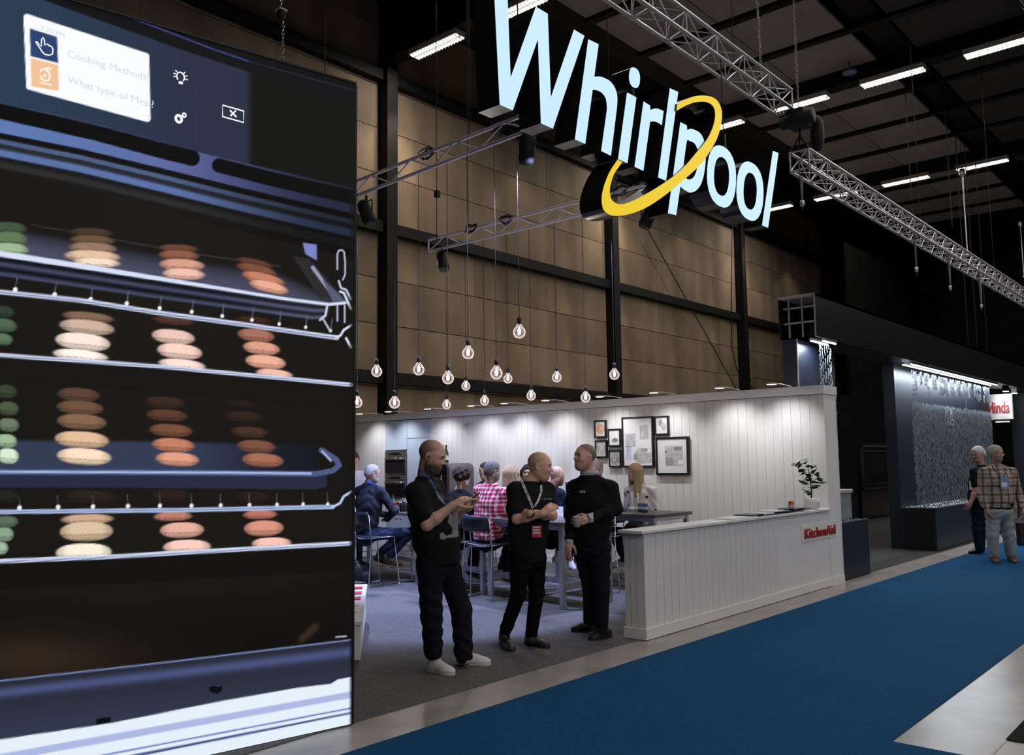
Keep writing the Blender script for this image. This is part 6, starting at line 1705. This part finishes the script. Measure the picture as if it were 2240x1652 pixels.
def tee(P):
    x, y = pix(P); C = np.tile(BLKT, (len(P), 1)); fw = (P - J['hip']) @ dirv(.87, -.49) > 0.02
    m = np.zeros(len(P), bool)
    for poly in (((978, 1060), (985, 1074), (990, 1088), (988, 1094), (982, 1080), (974, 1064)), ((952, 1068), (962, 1078), (966, 1090), (975, 1104), (968, 1100), (958, 1088)), ((984, 1122), (992, 1130), (992, 1148), (1000, 1158), (1004, 1172), (996, 1176), (978, 1178), (964, 1180), (962, 1168), (968, 1164), (976, 1172), (988, 1170), (990, 1156), (980, 1142)), ((960, 1084), (964, 1090), (958, 1092))):
        m |= inpoly(x, y, poly)
    m &= fw; C[m] = (.30, .30, .285); return C
m1 = person('bearded man in black printed t-shirt looking at his phone', J, dict(skin=SKN, h=.252, shirt=tee, sleeve=.42, trousers=(.013, .014, .019), girth=(.18, .118, .165, .130, .165, .125), belly=.02, loose=.014, hem=-.02, leg=(.10, .082, .072), res=.0075, hres=.0048,
    shoe=(.62, .60, .61), sole=(.55, .53, .52), laces=(.72, .70, .72), shoew=.05, hs=1.1, tint=dict(brow=(.05, .035, .025), beard=(.045, .032, .025), scalp=(.13, .095, .075), scalp_line=.12, bald=.75, bmix=.92), k=1.08, twr=.006))
LANB = mat('lanyard_blue', (.05, .13, .28), .6, var=.5, scale=25); BADG = mat('badge_white', (.62, .60, .68), .5, var=.04)
lanyard(m1, [j(915, 1030, -.04), j(920, 1030, -.10), j(934, 1042, -.13), j(948, 1060, -.16), j(962, 1080, -.15), j(974, 1096, -.13), j(985, 1108, -.11)], LANB)
MB().obox(j(996, 1138, -.13), (dirv(.8, -.6), (0, 0, 1), dirv(.6, .8)), (.022, .075, .002)).build('badge', BADG, m1)
pq_ = j(1033, 1089, -.13); ph = MB().obox(pq_, (dirv(.75, -.1, .5), dirv(-.1, 1), dirv(-.5, -.1, .8)), (.068, .034, .0045)).build('smartphone', mat('phone_black', (.008, .008, .009), .2), bevel=.003)
tag(ph, 'dark smartphone held by the bearded man', 'phone')
# ---------------------------------------------------------------- laughing bald man, arms crossed
D = 7.47; j = JJ(D)
J = dict(head=j(1182, 1020), face=dirv(.95, -.16, -.12), neck=j(1160, 1056, .0), sR=j(1126, 1072, -.09), sL=j(1196, 1070, .10), hip=j(1152, 1204), hR=j(1136, 1222, -.07), hL=j(1172, 1222, .07),
         eR=j(1131, 1136, -.17), wR=j(1186, 1124, -.26), eL=j(1208, 1128, -.03), wL=j(1160, 1123, -.27),
         dR=(dirv(.76, .30, .55), dirv(.3, .85, -.2), .55, 1), dL=(dirv(-.55, .80, .05), dirv(.3, .6, -.6), .5, -1),
         kR=j(1134, 1300, -.08), aR=j(1102, 1390, .0), kL=j(1174, 1298, .04), aL=j(1161, 1398, .0))
J['fR'] = (gnd(1098, 1402, .006), gnd(1120, 1427, .006)); J['fL'] = (gnd(1151, 1406, .006), gnd(1201, 1419, .006))
m2 = person('laughing bald man in black polo shirt with crossed arms', J, dict(skin=(.70, .40, .305), h=.243, shirt=BLKT, sleeve=.40, trousers=(.006, .006, .007), girth=(.20, .12, .175, .12, .165, .12), loose=.012, hem=-.05, leg=(.092, .066, .052), res=.008, hres=.0048,
    shoe=(.035, .034, .034), sole=(.02, .02, .02), laces=(.03, .03, .03), tint=dict(brow=(.14, .09, .06), stubble=.12, smile=1.0, scalp=(.44, .28, .22), scalp_line=.12, bald=.9), k=1.02))
LANW = mat('lanyard_white', (.55, .53, .56), .6, var=.35, scale=30)
lanyard(m2, [j(1139, 1046, -.04), j(1143, 1056, -.15), j(1150, 1074, -.19), j(1158, 1092, -.20), j(1166, 1112, -.20)], LANW); lanyard(m2, [j(1184, 1062, -.10), j(1184, 1076, -.16), j(1178, 1094, -.19), j(1170, 1108, -.20)], LANW, .009)
MB().obox(j(1174, 1163, -.20), (dirv(.95, .25), (0, 0, 1), dirv(-.25, .95)), (.042, .048, .002)).build('badge', mat('badge_red', (.50, .035, .045), .5), m2)
for q_ in range(3): MB().obox(j(1173, 1154 + q_ * 6, -.204), (dirv(.95, .25), (0, 0, 1), dirv(-.25, .95)), (.030, .007, .002)).build('badge_line', BADG, m2)
wv = nrm(J['wL'] - J['eL']); MB().tube([J['wL'] + wv * -.018, J['wL'] + wv * .012], .037, 16).build('wristwatch', mat('watch_steel', (.22, .2, .17), .3, .8), m2, smooth=True)
text_mesh('shirt_logo', 'cervera', mat('thread_grey', (.30, .30, .31), .6), .03, m2, j(1186, 1094, -.16), xdir=dirv(.93, .36), depth=.001)
# ---------------------------------------------------------------- man in black sweater with cup
D = 7.85; j = JJ(D)
J = dict(head=j(1279, 1000), face=dirv(-.90, -.40, .10), neck=j(1290, 1040, .01), sL=j(1336, 1068, -.09), sR=j(1256, 1066, .10), hip=j(1292, 1178), hL=j(1312, 1196, -.06), hR=j(1276, 1196, .07),
         eL=j(1347, 1112, -.13), wL=j(1294, 1133, -.29), eR=j(1250, 1124, .06), wR=j(1246, 1180, -.02),
         dL=(dirv(-.92, -.15, -.22), dirv(.1, .75, -.2), .62, 1, (.45, .55, .65, .75)), dR=(dirv(-.18, -.10, -1), dirv(.6, .5, .0), .35, -1),
         kL=j(1316, 1290, -.10), aL=j(1316, 1375, -.06), kR=j(1292, 1288, .05), aR=j(1290, 1366, .06))
J['fL'] = (gnd(1336, 1393, .006), gnd(1290, 1402, .006)); J['fR'] = (gnd(1302, 1380, .006), gnd(1249, 1382, .006))
def swt(P):
    x, y = pix(P); C = np.tile(np.array((.0105, .0112, .0125)), (len(P), 1)); return C
m3 = person('man with cropped hair in black sweater holding a paper cup', J, dict(skin=(.66, .39, .31), h=.240, shirt=swt, sleeve=1.0, trousers=(.011, .012, .015), girth=(.215, .13, .175, .125, .165, .13), loose=.012, hem=-.01, leg=(.10, .072, .060), res=.008, hres=.0048,
    shoe=(.014, .014, .015), sole=(.016, .016, .016), laces=(.03, .03, .03), hs=1.05, tint=dict(brow=(.02, .014, .01), stubble=.45, scalp=(.085, .068, .058), scalp_line=.13), k=1.06, twr=.006))
SHC = (.40, .42, .56)
S = Sdf(); S.ell(J['neck'] + ZZ * .02, (RH, FH, ZZ), (.088, .085, .045), .01); S.ell(J['neck'] + ZZ * .05, (RH, FH, ZZ), (.066, .064, .06), .01, 1)
nets('shirt_collar', [S.mesh(.006)], CLOTH, m3, SHC)
for a in ('L', 'R'):
    v = nrm(J['w' + a] - J['e' + a]); S = Sdf(); S.rc(J['w' + a] - v * .015, J['w' + a] + v * .012, .042, .042); nets('shirt_cuff', [S.mesh(.006)], CLOTH, m3, (.50, .52, .64))
MB().tube([J['wL'] + nrm(J['wL'] - J['eL']) * .02, J['wL'] + nrm(J['wL'] - J['eL']) * .045], .033, 16).build('wristwatch', CHROME, m3, smooth=True)
MB().obox(j(1274, 1076, -.17), (dirv(.95, -.2), (0, 0, 1), dirv(-.2, -.95)), (.026, .012, .002)).build('name_tag', mat('tag_grey', (.22, .22, .23), .5, var=.4, scale=60), m3)
c_ = j(1262, 1153, -.36)
cp = thing('paper_cup', 'small pale paper cup in the hand of the man in black sweater', 'cup', tuple(c_))
MB().lathe([(.026, 0), (.036, .085), (.037, .088), (.034, .086), (.025, .006)], c_, 20).build('cup_wall', mat('cup_paper', (.55, .50, .48), .6), cp, smooth=True); MB().tube([(c_[0] + .037 * math.cos(q_), c_[1] + .037 * math.sin(q_), c_[2] + .088) for q_ in np.linspace(0, 6.283, 17)[:-1]], .0022, 5, closed=True).build('rim', mat('cup_rim', (.7, .66, .62), .5), cp)

# ---------------------------------------------------------------- seated people
def seated(label, D, hd, face, neck, sL, sR, hip, hL, hR, arms, legs, cfg, hh=.232):
    j = JJ(D)
    J = dict(head=j(*hd), face=face, neck=j(*neck), sL=j(*sL), sR=j(*sR), hip=j(*hip), hL=j(*hL), hR=j(*hR))
    for a, (e, w, d_) in arms.items(): J['e' + a] = j(*e); J['w' + a] = j(*w); J['d' + a] = d_
    for a, (k_, an, toe) in legs.items():
        J['k' + a] = j(*k_); J['a' + a] = j(*an)
        if toe is not None: t_ = j(*toe); v = nrm((t_ - J['a' + a]) * [1, 1, .2]); J['f' + a] = (J['a' + a] - v * .07 - ZZ * .085, J['a' + a] + v * .19 - ZZ * .105)
    c = dict(h=hh, res=.011, hres=.0065, ares=.0075); c.update(cfg)
    return person(label, J, c), J, j
# grey-haired man, left
p, J, j = seated('seated grey-haired man with glasses in dark sweater on the left stool', 11.78, (816, 1036), dirv(.86, .42, -.05), (806, 1058), (786, 1074, .10), (833, 1076, -.10), (800, 1162), (806, 1165, .10), (812, 1170, -.10),
    dict(R=((862, 1118, -.12), (846, 1136, -.02), (dirv(-.4, .9), -ZZ, .4, 1)), L=((800, 1112, .30), (850, 1130, .40), (dirv(1, 0), -ZZ, .4, -1))),
    dict(R=((902, 1164, -.05), (850, 1218, .02), (874, 1236, 0)), L=((880, 1166, .25), (828, 1214, .22), (846, 1232, .22))),
    dict(skin=(.42, .26, .20), shirt=(.018, .022, .032), sleeve=1.0, trousers=(.022, .036, .07), shoe=(.06, .032, .02), sole=(.05, .03, .02), hair=(.30, .29, .27), hgrow=.035, glasses=True, girth=(.20, .125, .18, .13, .18, .13), tint=dict(brow=(.2, .18, .17), beard=(.40, .37, .36)), leg=(.085, .062, .055)))
lanyard(p, [j(804, 1052, -.12), j(811, 1056, -.16), j(820, 1060, -.14), j(826, 1066, -.08)], mat('lanyard_royal', (.02, .08, .36), .6), .012)
# red plaid shirt
PD = dirv(.8, .6)
def plaid(P, l, c0, c1, c2, fq, z0=0.0):
    u = (P @ l) * fq; v = (P[:, 2] + z0) * fq
    fu = (np.mod(u, 1) < .5) * 1.0; fv = (np.mod(v, 1) < .5) * 1.0; m = fu + fv
    th = (np.mod(u * 1.0 + .25, 1) < .10) | (np.mod(v + .25, 1) < .10)
    C = np.where((m == 0)[:, None], np.asarray(c0), np.where((m == 1)[:, None], np.asarray(c1), np.asarray(c2))); C = np.where((th & (m > 0))[:, None], np.asarray(c0) * .9, C)
    return C
l_ = nrm(np.cross(ZZ, PD))
p, J, j = seated('seated man in red and white plaid shirt, seen from behind', 10.5, (1078, 1031), dirv(.78, .60, -.08), (1072, 1060), (1048, 1072, .13), (1104, 1080, -.13), (1066, 1170), (1066, 1176, .10), (1078, 1180, -.10),
    dict(R=((1118, 1136, -.12), (1140, 1150, .05), (dirv(.9, .4), -ZZ, .4, 1)), L=((1072, 1126, .32), (1110, 1140, .45), (dirv(1, .2), -ZZ, .4, -1))),
    dict(R=((1128, 1184, .05), (1108, 1258, .10), (1128, 1282, .05)), L=((1116, 1180, .32), (1096, 1250, .34), (1112, 1272, .34))),
    dict(skin=(.45, .27, .2), shirt=lambda P: plaid(P, l_, (.62, .50, .53), (.46, .08, .12), (.30, .015, .035), 20.0), sleeve=1.0, trousers=(.012, .014, .02), shoe=(.03, .03, .035), hair=(.115, .11, .10), hgrow=.04, glasses=True, girth=(.215, .13, .20, .145, .20, .14), belly=.02, hem=-.01, loose=.016, res=.008, tint=dict(brow=(.1, .09, .08), beard=(.12, .10, .09)), leg=(.09, .066, .055)))
# woman with dark curls
p, J, j = seated('seated woman with dark curly hair in black, behind the phone', 11.15, (1012, 1044), dirv(.75, .62, -.1), (1004, 1072), (985, 1082, .10), (1022, 1086, -.10), (1000, 1172), (1000, 1176, .08), (1010, 1178, -.08),
    dict(R=((1040, 1130, -.05), (1052, 1118, .2), (dirv(.6, .6, .4), dirv(.3, -.6), .5, 1))), dict(R=((1048, 1182, .1), (1034, 1250, .1), (1048, 1270, .1)), L=((1044, 1178, .3), (1030, 1245, .3), (1042, 1262, .3))),
    dict(skin=(.46, .29, .22), shirt=(.010, .010, .011), sleeve=1.0, trousers=(.012, .012, .014), shoe=(.02, .02, .02), hair=(.030, .020, .015), hairkind='curly', hgrow=.10, girth=(.165, .11, .15, .11, .17, .12), k=.9, tint=dict()))
# blonde woman seen from behind
p, J, j = seated('blonde woman seen from behind next to the red plaid shirt', 11.0, (1118, 1040), dirv(.35, .92, -.05), (1118, 1068), (1098, 1078, -.02), (1140, 1078, .02), (1120, 1168), (1112, 1172), (1128, 1172),
    dict(), dict(), dict(skin=(.48, .3, .23), shirt=(.12, .12, .13), sleeve=1.0, hair=(.27, .19, .11), hairkind='long', hlen=.34, hgrow=.05, girth=(.165, .11, .15, .11, .17, .12), k=.9))
# bald man in navy
p, J, j = seated('bald bearded man in navy t-shirt raising a wine glass', 10.75, (1219, 1041), dirv(.74, .60, -.05), (1206, 1066), (1186, 1076, .10), (1226, 1082, -.10), (1204, 1166), (1200, 1170, .09), (1210, 1172, -.09),
    dict(R=((1240, 1118, -.06), (1244, 1092, .12), (dirv(0, .35, .95), dirv(.3, .8, 0), .6, 1)), L=((1206, 1116, .3), (1228, 1124, .4), (dirv(.8, .4), -ZZ, .4, -1))),
    dict(R=((1246, 1176, .02), (1224, 1206, .08), (1212, 1222, -.1)), L=((1240, 1176, .26), (1246, 1222, .28), (1250, 1236, .2))),
    dict(skin=(.50, .28, .21), shirt=(.010, .014, .030), sleeve=.42, trousers=(.010, .010, .012), shoe=(.5, .48, .47), sole=(.45, .43, .4), girth=(.205, .125, .185, .13, .18, .13), tint=dict(brow=(.2, .13, .09), beard=(.25, .12, .07), scalp=(.44, .26, .2))))
g0 = JJ(10.9)(1243, 1082)
wg = thing('wine_glass', 'wine glass with dark red wine held up by the bald man in navy', 'glass', tuple(g0))
MB().lathe([(.034, 0), (.005, .006), (.004, .075), (.03, .10), (.042, .14), (.034, .185)], g0, 20, caps=False).build('glass_bowl', mat('thin_glass', (.9, .9, .9), .05, var=0, alpha=.25), wg, smooth=True)
MB().lathe([(.004, .082), (.029, .102), (.040, .14), (.038, .155), (.0, .155)], g0, 20, caps=False).build('wine', mat('red_wine', (.02, .003, .006), .1), wg, smooth=True)
# woman with dark hair behind the laughing man, man behind the sweater, face beside the plaid shirt
p, J, j = seated('person with long dark hair mostly hidden behind the laughing man', 11.9, (1155, 1036), dirv(-.2, -.95), (1155, 1062), (1138, 1074), (1174, 1074), (1156, 1166), (1148, 1170), (1164, 1170), dict(), dict(), dict(skin=(.40, .25, .18), shirt=(.03, .03, .035), hair=(.022, .016, .013), hairkind='long', hlen=.30, hgrow=.06, girth=(.165, .11, .15, .11, .17, .12), k=.9))
p, J, j = seated('person with light brown hair mostly hidden behind the black sweater', 12.0, (1306, 1026), dirv(.55, .80, -.1), (1304, 1050), (1284, 1062), (1326, 1062), (1305, 1156), (1296, 1160), (1314, 1160), dict(), dict(), dict(skin=(.50, .28, .22), shirt=(.05, .05, .055), hair=(.20, .14, .10), hgrow=.035, girth=(.17, .11, .16, .11, .17, .12)))
p, J, j = seated('person facing left, mostly hidden behind the plaid shirt', 12.3, (1062, 1030), dirv(-.95, -.1, -.1), (1066, 1052), (1048, 1064, .1), (1078, 1064, -.1), (1066, 1156), (1058, 1160), (1074, 1160), dict(), dict(), dict(skin=(.46, .26, .2), shirt=(.04, .04, .045), hair=(.05, .035, .025), hgrow=.03, girth=(.17, .11, .16, .11, .17, .12)))
# blonde woman, right
def floral(P):
    r = np.random.RandomState(3); C = np.tile(np.array((.60, .57, .59)), (len(P), 1)); lo, hi = P.min(0), P.max(0)
    for _ in range(260):
        c = lo + (hi - lo) * r.rand(3); rad = .011 + .014 * r.rand(); m = ((P - c) ** 2).sum(1) < rad ** 2
        C[m] = [(.05, .03, .07), (.10, .02, .05), (.03, .04, .08), (.30, .10, .16)][r.randint(4)]
    return C
p, J, j = seated('blonde woman with long hair in white floral blouse beside the pictures', 12.0, (1388, 1034), dirv(-.92, -.30, -.05), (1397, 1060), (1426, 1074, -.08), (1376, 1074, .08), (1402, 1160), (1412, 1166, -.09), (1400, 1166, .09),
    dict(L=((1432, 1118, -.10), (1424, 1146, -.16), (dirv(-.7, .1, -.4), dirv(0, .6, -.6), .4, 1)), R=((1372, 1118, .10), (1384, 1142, .02), (dirv(-.6, -.2, -.4), dirv(0, .6, -.6), .4, -1))),
    dict(L=((1338, 1164, -.20), (1368, 1222, -.12), (1346, 1240, -.12)), R=((1346, 1166, .06), (1372, 1216, .08), (1352, 1232, .08))),
    dict(skin=(.52, .33, .27), shirt=floral, sleeve=1.0, loose=.022, trousers=(.010, .010, .012), shoe=(.015, .015, .016), hair=(.37, .27, .16), hairkind='long', hlen=.36, hgrow=.05, girth=(.165, .11, .15, .11, .17, .12), k=.88, res=.0085, hs=.9, tint=dict(brow=(.2, .14, .09), blush=.1)))
# cook at the far left
p, J, j = seated('cook in pale shirt beside the screen edge', 13.3, (772, 1005), dirv(-.25, -.95, -.25), (776, 1032), (797, 1040, .0), (758, 1040, 0), (778, 1130), (784, 1140), (770, 1140),
    dict(L=((799, 1085, -.05), (776, 1098, -.2), (dirv(-.8, -.4), -ZZ, .4, 1)), R=((752, 1085, -.05), (766, 1098, -.2), (dirv(.8, -.4), -ZZ, .4, -1))),
    dict(L=((784, 1190), (784, 1244), (782, 1252, -.2)), R=((770, 1190), (770, 1244), (770, 1252, -.2))), dict(skin=(.45, .27, .2), shirt=lambda P: plaid(P, dirv(1, 0), (.62, .62, .68), (.60, .60, .66), (.56, .57, .64), 6.0), trousers=(.02, .02, .025), hair=(.05, .035, .028), hgrow=.03, girth=(.19, .12, .17, .12, .17, .12)))

# ---------------------------------------------------------------- two visitors in the aisle
D = 13.32; j = JJ(D)
J = dict(head=j(2179, 992), face=dirv(.82, -.56, -.06), neck=j(2181, 1018, .02), sR=j(2150, 1033, -.02), sL=j(2215, 1033, .03), hip=j(2184, 1106), hR=j(2172, 1120, 0), hL=j(2198, 1120, .02),
         eR=j(2146, 1082, -.02), wR=j(2158, 1114, -.12), eL=j(2228, 1082, .05), wL=j(2236, 1110, -.04), dR=(dirv(.25, -.2, -.95), dirv(.9, .3, 0), .45, -1), dL=(dirv(.1, -.1, -1), dirv(-.9, .2), .5, 1),
         kR=j(2171, 1170, -.03), aR=j(2174, 1217, 0), kL=j(2206, 1170, .03), aL=j(2212, 1216, .06))
J['fR'] = (gnd(2176, 1222, .006), gnd(2180, 1234, .006)); J['fL'] = (gnd(2210, 1221, .006), gnd(2221, 1233, .006))
def brown_plaid(P):
    u = (P @ RH) * 9.0; v = (P[:, 2]) * 8.0; C = np.tile(np.array((.36, .305, .265)), (len(P), 1))
    a = np.mod(u, 1); b = np.mod(v, 1)
    C[(a < .3)] *= .38; C[(b < .28)] *= .42; C[(np.abs(a - .65) < .07)] *= np.array((1.12, .86, .76)); C[(np.abs(b - .62) < .06)] *= .6
    return C
m4 = person('bearded man in brown plaid shirt and pale jeans standing on the blue carpet', J, dict(skin=(.40, .24, .19), h=.245, shirt=brown_plaid, sleeve=1.0, trousers=(.30, .34, .34), girth=(.21, .14, .21, .16, .195, .15), belly=.045, loose=.015, hem=.02, leg=(.108, .088, .080), res=.009, hres=.0055,
    shoe=(.09, .05, .03), sole=(.06, .035, .02), shoew=.05, hair=(.30, .28, .25), hgrow=.03, glasses=True, flip=-1, tint=dict(brow=(.12, .09, .07), beard=(.20, .15, .11)), k=1.05))
BLTM = mat('black_belt', (.01, .009, .008), .4)
S = Sdf(); hb = J['hip'] + ZZ * .045; S.loft([(hb - ZZ * .004, RH, .222, .178), (hb + ZZ * .004, RH, .222, .178)], .01); S.loft([(hb - ZZ * .3, RH, .12, .1), (hb - ZZ * .29, RH, .12, .1)]); S.p = S.p[:1]; nets('belt', [S.mesh(.009)], CLOTH, m4, (.012, .010, .009))
lanyard(m4, [j(2170, 1020, -.14), j(2180, 1034, -.19), j(2191, 1050, -.22)], CAPD, .008); lanyard(m4, [j(2202, 1020, -.12), j(2198, 1036, -.19), j(2194, 1050, -.22)], CAPD, .008)
MB().obox(j(2198, 1056, -.25), (dirv(1, 0), (0, 0, 1), dirv(0, 1)), (.062, .085, .003)).build('badge', mat('badge_blue', (.16, .24, .42), .5), m4); MB().obox(j(2197, 1060, -.254), (dirv(1, 0), (0, 0, 1), dirv(0, 1)), (.042, .032, .003)).build('badge_line', BADG, m4)
hb2 = thing('hand_bag', 'black bag hanging from the hand of the man in plaid', 'bag', tuple(gnd(2237, 1196) + np.array([0, 0, .02])))
bq = j(2240, 1168, .02); MB().obox(bq, (dirv(1, 0), (0, 0, 1), dirv(0, 1)), (.10, .18, .05)).build('bag_body', BPM, hb2, bevel=.02)
rod('bag_strap', j(2233, 1118, .0), bq + np.array([0, 0, .17]) - RH * .06, .006, mat('pale_strap', (.4, .4, .42), .6), hb2); rod('bag_strap', j(2238, 1118, .0), bq + np.array([0, 0, .17]) + RH * .06, .006, MATS['pale_strap'], hb2)
D = 14.30; j = JJ(D)
J = dict(head=j(2139, 994), face=dirv(-.93, -.30, -.22), neck=j(2145, 1018, .0), sR=j(2132, 1032, -.13), sL=j(2152, 1030, .15), hip=j(2141, 1108), hR=j(2138, 1118, -.07), hL=j(2146, 1118, .08),
         eR=j(2134, 1074, -.18), wR=j(2124, 1098, -.20), eL=j(2150, 1076, .2), wL=j(2140, 1100, .10), dR=(dirv(-.4, .1, -.8), dirv(.2, .9), .5, 1), dL=(dirv(-.4, 0, -.8), dirv(0, -1), .4, -1),
         kR=j(2136, 1158, -.06), aR=j(2142, 1203, -.02), kL=j(2146, 1158, .08), aL=j(2146, 1202, .12))
J['fR'] = (gnd(2150, 1209, .006), gnd(2120, 1212, .006)); J['fL'] = (gnd(2152, 1205, .006), gnd(2128, 1207, .006))
m5 = person('white-haired man in black shirt turning towards the water wall', J, dict(skin=(.40, .22, .18), h=.245, shirt=(.009, .010, .013), sleeve=.42, trousers=(.012, .016, .028), girth=(.195, .13, .18, .14, .175, .13), belly=.02, loose=.014, hem=.0, leg=(.09, .07, .062), res=.0095, hres=.006, shoe=(.012, .012, .013), sole=(.012, .012, .012), hair=(.50, .50, .49), hgrow=.05, tint=dict(brow=(.3, .28, .26)), k=1.03))
MB().obox(j(2128, 1062, -.17), (dirv(.55, -.83), (0, 0, 1), dirv(.83, .55)), (.055, .075, .002)).build('badge', BADG, m5)
